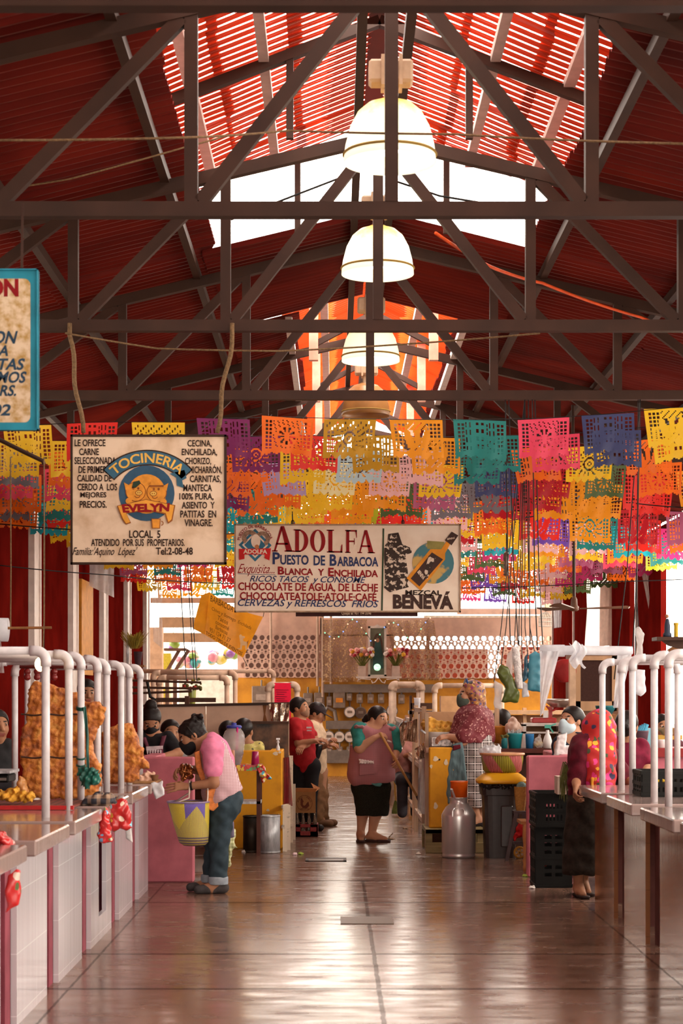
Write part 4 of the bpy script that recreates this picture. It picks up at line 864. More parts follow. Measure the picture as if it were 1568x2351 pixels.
def dots(name, base, cols, scale, rough=.75, thr=.32):
    m, nt, b = nodes_of(name); v = nt.nodes.new('ShaderNodeTexVoronoi'); v.inputs['Scale'].default_value = scale; tv = tcoord(nt); nn = nt.nodes.new('ShaderNodeTexNoise'); nn.inputs['Scale'].default_value = scale * .6; nt.links.new(tv, nn.inputs['Vector']); vm = nt.nodes.new('ShaderNodeVectorMath'); vm.operation = 'MULTIPLY_ADD'; nt.links.new(nn.outputs['Color'], vm.inputs[0]); vm.inputs[1].default_value = (1.6 / scale,) * 3; nt.links.new(tv, vm.inputs[2]); nt.links.new(vm.outputs[0], v.inputs['Vector'])
    cc = sep(nt, v.outputs['Color'])[0]; c2 = ramp(nt, cc, [(i / len(cols), c) for i, c in enumerate(cols)], 'CONSTANT'); f = mth(nt, 'LESS_THAN', v.outputs['Distance'], thr)
    nt.links.new(mixc(nt, f, base, c2), b.inputs['Base Color']); b.inputs['Roughness'].default_value = rough; MATS[name] = m; return m
FLW = wob(.006, 22)
# ------------------------------------------------ woman bending over her basket
d0 = 15.4; J = lambda x, y, dd=0.: P(x, y, d0 + dd) if dd == 0 else V((P(x, y, d0).x, d0 + dd, P(x, y, d0).z))
t = thing('person', 'person in pink checked apron and jeans bending over a woven basket on the left', 'person', (P(490, 0, d0).x, d0, 0))
hc = J(441, 1690); hf, hu = (-.84, -.12, -.52), (-.52, 0, .86)
B = SD(); head(B, hc, hf, hu, 1.08, J(482, 1704)); B.c(J(484, 1706), J(500, 1750), .08, .12, 0, .05).c(J(500, 1750), J(513, 1840), .12, .13, 0, .05)
sN, sF = J(491, 1716, -.17), J(484, 1716, .17); eN, wN = J(495, 1795, -.22), J(434, 1803, -.2); eF, wF = J(462, 1772, .16), J(424, 1764, .02)
for a, e, w in ((sN, eN, wN), (sF, eF, wF)): B.c(J(492, 1725), a, .07, .06, 0, .04).c(a, e, .055, .043, 0, .03).c(e, w, .043, .028, 0, .02)
hand(B, wN, (-1, 0, -.02), (.1, -.75, .7), 1, 1.05, .25, 1.25); hand(B, wF, (-.75, -.5, -.25), (-.2, .5, .9), -1, 1.0, .9)
hips = ((J(514, 1848, -.09), J(506, 1930, -.1), J(503, 2026, -.1), J(458, 2046, -.14)), (J(508, 1848, .09), J(489, 1932, .1), J(482, 2018, .08), J(436, 2036, .06)))
for h_, k_n, an, to in hips: B.c(h_, k_n, .085, .058, 0, .03).c(k_n, an, .055, .038, 0, .02); foot(B, V((an.x, an.y, .07)), V((to.x, to.y, .035)))
B.build('body', skins(), t, .0055)
C = SD()
for h_, k_n, an, to in hips: C.c(J(514, 1838), h_, .15, .125, 0, .05).c(h_, k_n, .112, .082, 0, .04).c(k_n, V((an.x, an.y, .1)), .078, .072, 0, .03)
C.cut((0, 0, .095), (0, 0, -1)); C.build('jeans', cloth('denim', (.035, .055, .07), .45, 7), t, .0065, wob(.008, 26))
C = SD()
for h_, k_n, an, to in hips: C.c(V((an.x, an.y, .085)), V((an.x, an.y, .13)), .081, .081, 0, .01)
C.cut((0, 0, .075), (0, 0, -1)).cut((0, 0, .14), (0, 0, 1)); C.build('jeans_cuff', cloth('denim_cuff', (.3, .33, .37)), t, .0065)
for h_, k_n, an, to in hips:
    C = SD(); shoe(C, an, to); C.build('shoe', cloth('grey_shoe', (.07, .06, .06), .4), t, .006)
C = SD()
for a, e in ((sN, eN), (sF, eF)): C.c(J(494, 1728), a, .11, .088, 0, .05).c(a, a.lerp(e, .6), .086, .079, 0, .03)
C.c(J(486, 1704), J(500, 1750), .085, .14, 0, .05); C.build('t_shirt', cloth('pink_cotton', (.75, .22, .36), .2), t, .0065, wob(.004, 30))
C = SD(); C.c(J(493, 1724, -.07), J(516, 1832, -.08), .115, .16, 0, .05).c(J(493, 1724, .07), J(516, 1832, .08), .115, .16, 0, .05).c(J(500, 1780), J(492, 1858), .12, .1, 0, .06).c(J(482, 1708, -.1), J(500, 1722, -.13), .05, .06, 0, .03)
C.e(J(489, 1716, -.2), (.07, .07, .1), None, 0, .01, True); C.e(J(476, 1700), (.075, .1, .06), None, 0, .01, True)
C.cut(J(500, 1842), (.55, 0, -1)); C.build('apron', check('gingham_pink', (.28, .12, .14), (.72, .5, .52), .012), t, .006, FLW)
C = SD().poly([(473, 1814), (497, 1807), (503, 1850), (490, 1862), (476, 1858)], d0 - .2, .02, .012).poly([(446, 1728), (458, 1723), (463, 1760), (476, 1790), (462, 1795), (450, 1762)], d0 - .13, .018, .012); C.build('apron_trim', cloth('orange_trim', (.75, .24, .07), .3, 40), t, .006)
C = SD(); hair(C, hc, hf, hu, 1.1, None, -.03); C.c(J(455, 1668), J(452, 1655), .035, .045, 0, .03)
for k in range(12): C.s(J(453 + 9 * math.sin(k * 2.1), 1652 + 8 * math.cos(k * 1.3), .04 * math.sin(k * 3.3)), .026, 0, .006)
C.build('hair', HAIR, t, .006, wob(.003, 60)); MB().tube([J(432 + k * 2.6, 1668 + k * 3.4, -.098 - .004 * math.sin(k)) for k in range(8)], .006, 6).build('hair_band', DARK, t)
C = SD(); mask(C, hc, hf, hu, 1.1); C.build('face_mask', cloth('black_mask', (.016, .014, .016)), t, .006)
MB().tube([wN.lerp(eN, .12), wN.lerp(eN, .2)], .037, 14).build('wristband', DARK, t)
# her woven basket
bz = d0 - .2; top, bot = P(428, 1843, bz), P(446, 1942, bz); bd = (top - bot); t = thing('woven_basket', 'yellow and purple woven plastic basket on the arm of the bending person', 'basket', bot)
def m_weave():
    m, nt, b = nodes_of('woven_plastic'); uv = tcoord(nt); x = sep(nt, uv); ang = mth(nt, 'ARCTAN2', x[1], x[0]); z = x[2]
    tri = mth(nt, 'ABSOLUTE', mth(nt, 'SUBTRACT', mth(nt, 'FRACT', mth(nt, 'ADD', mth(nt, 'MULTIPLY', ang, 1 / 2.1), .15)), .5)); zz = mth(nt, 'MULTIPLY', z, 2.6)
    pur = mth(nt, 'GREATER_THAN', mth(nt, 'ADD', zz, mth(nt, 'MULTIPLY', tri, 1.0)), .86); st = mth(nt, 'LESS_THAN', mth(nt, 'FRACT', mth(nt, 'MULTIPLY', ang, 13)), .5)
    bt = mth(nt, 'LESS_THAN', z, .075); ring_ = mth(nt, 'LESS_THAN', mth(nt, 'FRACT', mth(nt, 'MULTIPLY', z, 46)), .5)
    c = mixc(nt, st, (.62, .5, .03), (.28, .2, .12)); c2 = mixc(nt, mth(nt, 'GREATER_THAN', tri, .28), (.13, .08, .36), (.62, .48, .04)); c = mixc(nt, pur, c, c2); c = mixc(nt, mth(nt, 'MULTIPLY', bt, ring_), c, (.1, .06, .12)); nt.links.new(c, b.inputs['Base Color']); b.inputs['Roughness'].default_value = .4
    w = mth(nt, 'MULTIPLY', mth(nt, 'SINE', mth(nt, 'MULTIPLY', ang, 90)), mth(nt, 'SINE', mth(nt, 'MULTIPLY', z, 420))); bump(nt, b, w, .5, .004); return m
prof = [(.02, .0), (.085, .004), (.118, .03), (.13, .09), (.148, .2), (.165, .31), (.172, .358), (.166, .358), (.158, .3), (.12, .09), (.02, .03)]
mb = MB()
mb.lathe(prof, bot, 40, True)
for v in mb.v: v.x += (v.z - bot.z) / .358 * bd.x * .75
mb.build('basket_body', m_weave(), t, True); rim = bot + V((bd.x * .75, 0, .358))
MB().tube([rim + V((.17 * math.cos(a), .17 * math.sin(a), 0)) for a in [k * math.pi / 16 for k in range(33)]], .008, 6, False).build('rim', M('basket_rim', (.3, .22, .35), .5), t)
for s in (-1, 1):
    pts = [rim + V((.15 * s, -.06, -.03)), V((wN.x + (.02 if s < 0 else .17), wN.y - .045, wN.z - .09)), V((wN.x + (.02 if s < 0 else .17), wN.y - .02, wN.z + .045 + .0)), V((wN.x + (.02 if s < 0 else .17), wN.y + .06, wN.z - .05)), rim + V((.15 * s, .09, -.03))]
    MB().tube(pts, .007, 7).build('handle', M('basket_handle', (.75, .6, .5), .35), t, True)
SD().poly([(410, 1768), (420, 1752), (436, 1754), (446, 1766), (445, 1784), (434, 1792), (414, 1788)], d0 - .06, .05, .04).build('plastic_bag', M('bronze_foil', (.5, .16, .05), .18, .75, var=.6, scale=10, bmp=.6), None, .006, wob(.02, 45), label='shiny bronze plastic bag in the hands of the bending person', cat='bag')
t = thing('carrying_bag', 'limp green checked cloth bundle hanging behind the legs of the bending person', 'bag', P(528, 1992, d0 + .25))
SD().poly([(521, 1890), (536, 1886), (540, 1925), (541, 1945), (530, 1960), (526, 1990), (518, 1992), (516, 1940)], d0 + .25, .04, .03).build('bag_cloth', check('bag_check', (.3, .3, .12), (.6, .58, .33), .03), t, .007, wob(.014, 35)); SD().poly([(524, 1885), (537, 1886), (538, 1922), (526, 1925)], d0 + .2, .025, .02).build('bag_lining', cloth('bag_purple', (.2, .16, .24)), t, .007)
MB().tube([P(528, 1890, d0 + .22), P(524, 1850, d0 + .15), P(505, 1800, d0 - .02)], .008).build('strap', cloth('bag_purple', ()), t)
# ------------------------------------------------ woman sweeping
d0 = 20.7; t = thing('person', 'person in dusty pink apron and black skirt sweeping in the middle of the aisle', 'person', (P(850, 0, d0).x, d0, 0))
hc = J(868, 1650); hf, hu = (.74, -.64, -.18), (.08, -.05, 1)
B = SD(); head(B, hc, hf, hu, 1.1, J(852, 1672)); B.c(J(855, 1690), J(852, 1790), .15, .17, 0, .06)
sL, eL, wL = J(826, 1678, -.06), J(825, 1716, -.2), J(858, 1693, -.24); sR, eR, wR = J(897, 1682, .04), J(908, 1724, .0), J(905, 1741, -.16)
B.c(J(850, 1682), sL, .07, .075, 0, .05).c(sL, eL, .072, .056, 0, .04).c(eL, wL, .055, .033, 0, .03); B.c(J(860, 1682), sR, .07, .07, 0, .05).c(sR, eR, .068, .05, 0, .04).c(eR, wR, .05, .031, 0, .03)
hand(B, wL, (.8, -.1, .35), (-.3, -.5, .8), -1, 1.05, .95); hand(B, wR, (.25, -.6, -.25), (.8, .2, .6), 1, 1.05, 1.0)
legs = ((J(836, 1800, .03), J(833, 1866, .05), J(828, 1912, .05), J(829, 1925, -.13)), (J(868, 1800), J(862, 1868, -.02), J(853, 1914, -.04), J(884, 1926, -.09)))
for h_, kn, an, to in legs: B.c(h_, kn, .1, .066, 0, .04).c(kn, an, .068, .04, 0, .03); foot(B, V((an.x, an.y, .075)), V((to.x, to.y, .035)), 0, .04)
B.build('body', skins(1), t, .006)
C = SD().e(J(851, 1806), (.215, .17, .16), None, 0, .05).c(J(840, 1812, -.02), J(842, 1862, 0), .145, .125, 0, .05).c(J(866, 1812, -.02), J(866, 1862, -.02), .145, .13, 0, .05); C.cut(J(850, 1872), (0, 0, -1)); C.build('skirt', M('black_wool', (.022, .02, .013), .95, var=.6, scale=120, bmp=.3), t, .007, wob(.004, 20))
C = SD()
for a, e in ((sL, eL), (sR, eR)): C.c(J(855, 1690), a, .1, .092, 0, .04).c(a, a.lerp(e, .85), .092, .08, 0, .03)
C.build('blouse', cloth('teal_cotton', (.035, .23, .2)), t, .007, wob(.004, 25))
C = SD().c(J(838, 1690, -.03), J(835, 1775, -.05), .15, .185, 0, .06).c(J(876, 1690, .0), J(868, 1780, -.05), .14, .19, 0, .06).c(J(855, 1695, -.1), J(852, 1760, -.14), .1, .13, 0, .06).c(J(868, 1785, -.04), J(885, 1808, -.02), .15, .06, 0, .04)
C.e(J(858, 1668), (.11, .14, .07), None, 0, .02, True)
for a in (sL, sR): C.e(a + V((.06 if a is sR else -.055, 0, -.05)), (.085, .16, .13), None, 0, .02, True)
C.cut(J(850, 1799), (.12, 0, -1)); C.build('apron', check('apron_dusty', (.3, .1, .11), (.42, .16, .17), .01), t, .0065, wob(.006, 16))
for a, dx in ((sL, -1), (sR, 1)): SD().e(a + V((.0, 0, .045)), (.07, .12, .032), None, 0).build('apron_frill', check('apron_dusty2', (.22, .08, .09), (.38, .15, .16), .01), t, .007, wob(.015, 40))
SD().poly([(825, 1742), (858, 1744), (860, 1778), (824, 1781)], d0 - .255, .022, .012).build('pocket', check('apron_dusty3', (.26, .09, .1), (.37, .14, .15), .01), t, .006); SD().poly([(824, 1743), (858, 1747), (858, 1753), (825, 1753)], d0 - .28, .014, .008).poly([(876, 1692), (898, 1702), (899, 1707), (876, 1698)], d0 - .2, .012, .008).build('lace_trim', cloth('white_lace', (.75, .62, .58), .3, 60), t, .005, wob(.004, 90))
SD().poly([(842, 1794), (868, 1790), (878, 1800), (873, 1806), (862, 1805)], d0 - .2, .02, .01).build('blouse_hem', cloth('teal_hem', (.1, .28, .27)), t, .006)
C = SD(); hair(C, hc, hf, hu, 1.12, (-.13, -.02, .045), -.05, .05); C.build('hair', HAIR, t, .006); f_, u_, r_ = frame(hf, hu)
C = SD()
for k in range(5): C.s(hc - f_ * .14 + u_ * (.0 + .035 * math.sin(k * 1.9)) - r_ * .03 + r_ * .03 * math.cos(k * 2.2), .02, 0, .004)
C.build('hair_tie', cloth('red_scrunchie', (.4, .02, .03)), t, .006)
C = SD(); mask(C, hc - u_ * .055 - f_ * .015, hf, hu, 1.0); C.build('face_mask', cloth('dark_mask', (.03, .06, .05)), t, .006)
for h_, kn, an, to in legs:
    C = SD(); a, b = V((an.x, an.y, .02)), V((to.x, to.y, .018)); dr = (b - a).normalized(); C.c(a - dr * .03, b + dr * .02, .045, .042, 0, .02); C.cut(V((0, 0, .03)), (0, 0, 1)).cut(V((0, 0, .002)), (0, 0, -1)); sd = V((-dr.y, dr.x, 0)); m = a.lerp(b, .6)
    for s_ in (-1, 1): C.c(m + sd * .045 * s_ + V((0, 0, -.01)), m + dr * .03 + V((0, 0, .055)), .014, .012, 0, .01)
    C.build('sandal', M('brown_sandal', (.06, .025, .02), .5), t, .006)
t = thing('broom', 'long wooden broom stick with dark tip held by the sweeping person', 'broom', P(962, 1832, d0 - .3))
pa, pb = wL + V((.06, -.05, .06)), P(963, 1838, d0 - .25); stk = MB().tube([pa, pb], .0145, 10).build('stick', M('broom_wood', (.5, .25, .08), .5, sc3=(1, 1, .1)), t, True); MB().tube([pa.lerp(pb, .93), pb + (pb - pa).normalized() * .05], [.016, .024], 10).build('ferrule', M('dark_tip', (.05, .03, .03), .5), stk)
# ------------------------------------------------ woman in patterned headscarf on the pallet
d0 = 19.7; PZ = .25; t = thing('person', 'person in flowered headscarf, lacy maroon blouse and plaid skirt behind the milk can', 'person', (P(1090, 0, d0).x, d0, PZ))
hc = J(1077, 1597); hf, hu = (-.98, -.2, .02), (0, 0, 1)
B = SD(); head(B, hc, hf, hu, 1.08, J(1086, 1628)); B.c(J(1088, 1650), J(1088, 1790), .15, .17, 0, .06)
sN, eN, wN = J(1090, 1648, -.19), J(1058, 1697, -.28), J(1028, 1690, -.22); sF, eF, wF = J(1085, 1648, .19), J(1055, 1690, .2), J(1030, 1688, .0)
for s_, e_, w_ in ((sN, eN, wN), (sF, eF, wF)): B.c(J(1088, 1650), s_, .08, .08, 0, .05).c(s_, e_, .075, .06, 0, .04).c(e_, w_, .058, .033, 0, .03)
hand(B, wN, (-1, -.1, -.1), (.1, -.5, .8), 1, 1, .7); hand(B, wF, (-.6, -.4, -.7), (-.6, .2, .6), -1, 1, .6)
legs = ((J(1083, 1800, -.1), J(1085, 1860, -.1), J(1096, 1880, -.1)), (J(1098, 1800, .1), J(1097, 1860, .1), J(1102, 1884, .1)))
for h_, kn, an in legs: B.c(h_, kn, .09, .06, 0, .03).c(kn, V((an.x, an.y, PZ + .07)), .058, .04, 0, .02); foot(B, V((an.x, an.y, PZ + .06)), V((an.x - .14, an.y - .1, PZ + .035)))
B.build('body', skins(1), t, .006)
for h_, kn, an in legs: SD().c(V((an.x + .03, an.y + .02, PZ + .028)), V((an.x - .15, an.y - .11, PZ + .028)), .042, .036).build('shoe', M('black_shoe', (.02, .015, .015), .4), t, .007)
C = SD().c(J(1086, 1705, -.07), J(1078, 1845, -.08), .19, .165, 0, .06).c(J(1094, 1705, .07), J(1098, 1845, .08), .19, .165, 0, .06); C.cut(J(1090, 1852), (0, 0, -1)); C.build('skirt', check('plaid', (.025, .02, .02), (.32, .26, .25), .075, .55, (.75, .68, .66)), t, .008, wob(.012, 18))
C = SD().c(J(1082, 1660, -.06), J(1076, 1692, -.08), .2, .21, 0, .06).c(J(1094, 1655, .05), J(1094, 1690, .05), .19, .2, 0, .06).c(J(1086, 1634), J(1088, 1660), .1, .16, 0, .05)
for s_, e_ in ((sN, eN), (sF, eF)): C.c(s_, s_.lerp(e_, .85), .115, .1, 0, .04)
C.cut(J(1090, 1704), (0, 0, -1)); C.build('blouse', dots('lace_maroon', (.15, .012, .02), [(.5, .25, .22), (.42, .18, .17)], 34, .7, .3), t, .0065, wob(.004, 30))
C = SD(); hair(C, hc + V((.02, 0, .01)), hf, hu, 1.2, None, -.06, .06); C.c(J(1086, 1588), J(1100, 1640), .1, .1, 0, .06).c(J(1100, 1640), J(1108, 1730), .09, .05, 0, .05); C.e(hc + V((-.1, -.03, -.03)), (.085, .09, .11), None, 0, .01, True)
C.build('headscarf', dots('scarf_print', (.3, .12, .05), [(.6, .35, .08), (.25, .03, .12), (.06, .03, .15), (.5, .2, .05), (.1, .03, .02)], 34, .5, .45), t, .007, wob(.006, 30))
C = SD().c(J(1075, 1575), J(1070, 1618), .085, .07, 0, .04); C.cut(J(1066, 1600), (-1, -.2, .05)).cut(J(1077, 1600), (1, 0, .1)); C.build('scarf_fold', M('scarf_blue', (.012, .05, .22), .4), t, .007); SD().e(J(1084, 1573), (.1, .09, .05), None, 0).build('hair_crown', HAIR, t, .007)
C = SD(); mask(C, hc, hf, hu, 1.1); C.build('face_mask', cloth('grey_green_mask', (.09, .11, .09)), t, .006)
SD().poly([(1038, 1708), (1062, 1703), (1066, 1735), (1072, 1790), (1060, 1800), (1040, 1845), (1027, 1846), (1022, 1820), (1028, 1760)], d0 - .32, .035, .02).build('apron_cloth', M('slate_cloth', (.13, .2, .22), .85, var=.4, scale=12, sc3=(3, 1, .6), bmp=.4), t, .007, wob(.005, 26)); SD().poly([(1040, 1712), (1057, 1709), (1058, 1718), (1040, 1724)], d0 - .365, .01, .006).build('apron_patch', cloth('maroon_patch', (.12, .01, .02)), t, .006)
# ------------------------------------------------ masked vendor in white apron
d0 = 17.3; t = thing('person', 'person in pale blue face mask and white lace apron behind the right pink wall', 'person', (P(1318, 0, d0).x, d0, 0))
hc = J(1312, 1655); hf, hu = (-.8, -.6, .02), (0, 0, 1)
B = SD(); head(B, hc, hf, hu, 1.08, J(1322, 1692)); B.c(J(1320, 1715), J(1320, 1800), .14, .15, 0, .05)
for s_ in ((1287, 1712, -.03, 1277, 1760), (1356, 1712, .05, 1366, 1760)): B.c(J(1320, 1704), J(s_[0], s_[1], s_[2]), .07, .07, 0, .05).c(J(s_[0], s_[1], s_[2]), J(s_[3], s_[4], -.08), .06, .05, 0, .03)
B.build('body', skins(1), t, .006)
C = SD().c(J(1320, 1720), J(1320, 1850), .17, .19, 0, .06).c(J(1292, 1710), J(1278, 1765, -.06), .085, .075, 0, .04).c(J(1350, 1710), J(1366, 1765, -.05), .085, .075, 0, .04).c(J(1290, 1712), J(1350, 1712), .085, .085, 0, .05); C.c(J(1320, 1850), V((J(1320, 0).x, d0, .1)), .19, .24, 0, .05); C.e(J(1316, 1698, -.1), (.075, .1, .07), None, 0, .02, True); C.build('blouse', cloth('navy_blouse', (.02, .025, .045)), t, .008, wob(.005, 25))
C = SD().poly([(1280, 1690), (1302, 1682), (1298, 1712), (1318, 1710), (1334, 1714), (1336, 1745), (1270, 1745), (1274, 1720)], d0 - .165, .045, .02); C.build('apron', cloth('white_apron', (.78, .74, .74), .12, 40), t, .006, wob(.0025, 60))
C = SD(); hair(C, hc, hf, hu, 1.1, None, -.05); C.c(J(1335, 1655), J(1345, 1672), .05, .035, 0, .03); C.build('hair', HAIR, t, .006)
C = SD(); mask(C, hc, hf, hu, 1.15); C.build('face_mask', cloth('blue_mask', (.5, .62, .68), .1), t, .006)
# ------------------------------------------------ woman in red flowered shawl
d0 = 15.1; t = thing('person', 'person seen from behind in red flowered shawl and long dark skirt at the right counter', 'person', (P(1335, 0, d0).x, d0, 0))
B = SD(); hc = J(1377, 1668); head(B, hc, (.7, .6, -.2), (0, 0, 1), 1.08, J(1370, 1700)); B.c(J(1366, 1710), J(1345, 1840), .13, .14, 0, .05)
for x, dd in ((1326, -.05), (1345, .15)): B.c(J(1342, 1850, dd), J(x, 1960, dd), .09, .055, 0, .03).c(J(x, 1960, dd), V((J(x, 0).x, d0 + dd, .09)), .052, .037, 0, .03); foot(B, V((J(x, 0).x, d0 + dd, .07)), V((J(x, 0).x + .02, d0 + dd - .15, .035)))
aN = (J(1330, 1728, -.12), J(1318, 1790, -.14), J(1312, 1800, -.3)); B.c(J(1360, 1715), aN[0], .07, .06, 0, .04).c(aN[0], aN[1], .055, .045, 0, .03).c(aN[1], aN[2], .043, .03, 0, .02); hand(B, aN[2], (-.2, -.5, -.7), (-1, 0, 0), 1, 1, .9)
aF = (J(1400, 1735, .1), J(1440, 1790, .05), J(1450, 1800, -.1)); B.c(J(1370, 1715), aF[0], .07, .06, 0, .04).c(aF[0], aF[1], .055, .045, 0, .03).c(aF[1], aF[2], .043, .03, 0, .02); hand(B, aF[2], (.6, -.5, -.3), (0, 0, 1), 1, 1, .5)
B.build('body', skins(), t, .006)
C = SD().c(J(1346, 1830), J(1336, 1990), .15, .165, 0, .05).c(J(1352, 1840, .1), J(1344, 1990, .12), .14, .15, 0, .05); C.cut(J(1340, 2006), (0, 0, -1)); C.build('skirt', cloth('dark_skirt', (.03, .02, .014), .5, 30), t, .008, wob(.008, 20))
C = SD().c(J(1352, 1725), J(1348, 1800), .17, .15, 0, .05).c(aN[0], aN[1], .095, .075, 0, .04).c(aF[0], aF[1], .09, .075, 0, .04).c(J(1345, 1795), J(1346, 1832), .15, .15, 0, .03); C.build('blouse', cloth('maroon_blouse', (.11, .006, .016), .5), t, .008, wob(.006, 24))
C = SD().e(J(1376, 1668), (.125, .13, .14), None, 0, .04).c(J(1374, 1680), J(1362, 1735, -.03), .12, .17, 0, .08).c(J(1362, 1735, -.06), J(1372, 1790, -.12), .15, .1, 0, .06).c(J(1388, 1700, -.08), J(1396, 1795, -.12), .075, .05, 0, .05).c(J(1350, 1740, -.1), J(1344, 1800, -.13), .08, .03, 0, .05)
C.e(J(1392, 1665, .1), (.09, .09, .11), None, 0, .02, True)
SHAWL = dots('shawl_print', (.42, .008, .006), [(.6, .02, .14), (.05, .06, .02), (.03, .015, .06), (.65, .03, .2), (.75, .35, .02), (.42, .008, .006), (.42, .008, .006)], 20, .7, .5)
C.build('shawl', SHAWL, t, .0065, wob(.007, 20)); C = SD()
for x in (1352, 1360, 1369, 1375): C.c(J(x, 1785, -.2), J(x - 2, 1830, -.2), .013, .008, 0, .01)
C.build('shawl_fringe', cloth('fringe', (.75, .3, .03)), t, .006)
for x, dd in ((1326, -.05), (1345, .15)):
    C = SD(); a, b = V((J(x, 0).x, d0 + dd + .03, .016)), V((J(x, 0).x + .03, d0 + dd - .17, .016)); C.c(a, b, .045, .043, 0, .01); C.cut(V((0, 0, .026)), (0, 0, 1)).cut(V((0, 0, .002)), (0, 0, -1)); C.c(a + V((-.045, -.1, .02)), a + V((.055, -.1, .05)), .02, .02, 0, .01).c(a + V((-.04, -.0, .06)), a + V((.04, -.0, .06)), .016, .016, 0, .01); C.build('sandal', M('dark_sandal', (.03, .015, .012), .5), t, .006)
# ------------------------------------------------ vendor in burgundy apron (left)
def person(d, hx, hy, label, fwd, shirt, sh, hips=None, arms=(), hairkw=dict(bun=None), s=1.08, h=.006, skin=0, extra=None, floor=True, bz=None):
    """upper body at depth d with head centre at (hx, hy); sh = two shoulder pixels"""
    global d0; d0 = d; t = thing('person', label, 'person', (P(hx, 0, d).x, d, 0 if floor else .45)); hc = J(hx, hy); nk = J((sh[0][0] + sh[1][0]) / 2, (sh[0][1] + sh[1][1]) / 2 - 4); B = SD(); head(B, hc, fwd, (0, 0, 1) if abs(fwd[2]) < .5 else (-fwd[0] * .7, -fwd[1] * .7, .8), s, nk)
    hp = J(*hips) if hips else J(nk and (sh[0][0] + sh[1][0]) / 2, hy + .75 / mpp(d)); B.c(nk + V((0, 0, -.1)), hp, .12, .13, 0, .05); C = SD(); C.c(nk + V((0, 0, -.12)), hp, .15, .155, 0, .06)
    for x, y, dd in sh: B.c(nk, J(x, y, dd), .06, .06, 0, .04); C.c(nk + V((0, 0, -.05)), J(x, y, dd), .085, .078, 0, .05)
    for (x, y, dd), (e, w) in zip(sh, arms):
        B.c(J(x, y, dd), J(*e), .055, .045, 0, .03).c(J(*e), J(*w), .043, .03, 0, .02); C.c(J(x, y, dd), J(x, y, dd).lerp(J(*e), .65), .076, .07, 0, .03); dr = J(*w) - J(*e); hand(B, J(*w), dr, (0, -.4, .9) if abs(dr.normalized().z) < .8 else (0, 1, 0), 1, s, .6)
    lg = []
    for sx in (-1, 1):
        a = hp + V((.085 * sx, 0, -.05)); lg.append((a, V((a.x, d - .05, .48)), V((a.x, d + .02, .09))))
    for a, k_, e in lg:
        if a.z > .55: B.c(a, k_, .085, .058, 0, .03).c(k_, e, .055, .038, 0, .02); foot(B, e, V((e.x, e.y - .15, .035)))
        else: B.c(a, a + V((0, -.35, 0)), .08, .06, 0, .03).c(a + V((0, -.35, 0)), V((a.x, d - .4, .08)), .055, .038, 0, .02)
    B.build('body', skins(skin), t, h)
    if extra != 'bare':
        T = SD().c(hp + V((0, 0, .05)), hp, .15, .15, 0, .04)
        for a, k_, e in lg:
            if a.z > .55: T.c(hp, a, .13, .115, 0, .05).c(a, k_, .105, .085, 0, .04).c(k_, V((e.x, e.y, .08)), .08, .07, 0, .04)
            else: T.c(a, a + V((0, -.35, 0)), .1, .085, 0, .04).c(a + V((0, -.35, 0)), V((a.x, d - .4, .1)), .075, .065, 0, .03)
        T.build('trousers', cloth('dark_trousers', (.03, .025, .03)), t, h + .001)
    C.build('shirt', shirt, t, h + .0005, wob(.005, 24)); H = SD(); hair(H, hc, fwd, (0, 0, 1) if abs(fwd[2]) < .5 else (-fwd[0] * .7, -fwd[1] * .7, .8), s * 1.03, **hairkw); H.build('hair', HAIR, t, h); return t, hc, hp, lg
BLKC = cloth('black_tee', (.014, .012, .014)); BURG = cloth('burgundy', (.13, .03, .05))
t, hc, hp, lg = person(17.5, 346, 1655, 'person in black t-shirt and burgundy apron working behind the left pink wall', (.1, -.75, -.62), BLKC, ((322, 1700, 0), (384, 1698, 0)), (348, 1800), (((316, 1735, -.1), (350, 1742, -.28)), ((412, 1728, -.12), (372, 1738, -.3))), dict(bun=(-.05, .13, .05)))
SD().poly([(336, 1715), (374, 1713), (376, 1760), (334, 1760)], d0 - .185, .03, .02).poly([(372, 1690), (382, 1688), (374, 1716), (366, 1716)], d0 - .13, .06, .015).poly([(326, 1694), (334, 1692), (344, 1716), (336, 1716)], d0 - .13, .06, .015).build('apron', BURG, t, .007); C = SD()
for k in range(6): C.poly([(336 + k * 6, 1722), (341 + k * 6, 1722), (340.5 + k * 6, 1728), (338.5 + k * 6, 1734), (336.5 + k * 6, 1728)], d0 - .225, .012, .004, 0, .002)
C.poly([(335, 1714), (374, 1712), (374, 1720), (335, 1722)], d0 - .222, .012, .004).build('apron_embroidery', cloth('embroidery', (.6, .5, .52)), t, .005); C = SD(); mask(C, hc, (.1, -.75, -.62), (0, -.6, .8), 1.08); C.build('face_mask', BLKC, t, .007)
# ------------------------------------------------ two men by the far left stall
REDT = cloth('red_tee', (.36, .012, .016)); t, hc, hp, lg = person(22.4, 688, 1626, 'person in red t-shirt and black trousers standing with folded arms left of the aisle', (.92, -.35, .05), REDT, ((678, 1662, -.16), (700, 1664, .14)), (697, 1750), (((686, 1706, -.2), (722, 1700, -.24)), ((724, 1700, .05), (700, 1712, -.22))), dict(bun=None, low=.0), 1.06, extra='bare')
SD().c(J(694, 1690, -.03), J(697, 1745, -.02), .155, .15, 0, .05).build('shirt_hem', REDT, t, .008, wob(.006, 24)); MB().box(J(704, 1668, -.175), J(716, 1672, -.17)).box(J(705, 1675, -.18), J(716, 1678, -.17)).build('shirt_print', cloth('print_white', (.6, .5, .5)), t); C = SD()
for a, k_, e in lg: C.c(hp, a, .14, .12, 0, .05).c(a, k_, .11, .085, 0, .04).c(k_, e, .082, .075, 0, .03)
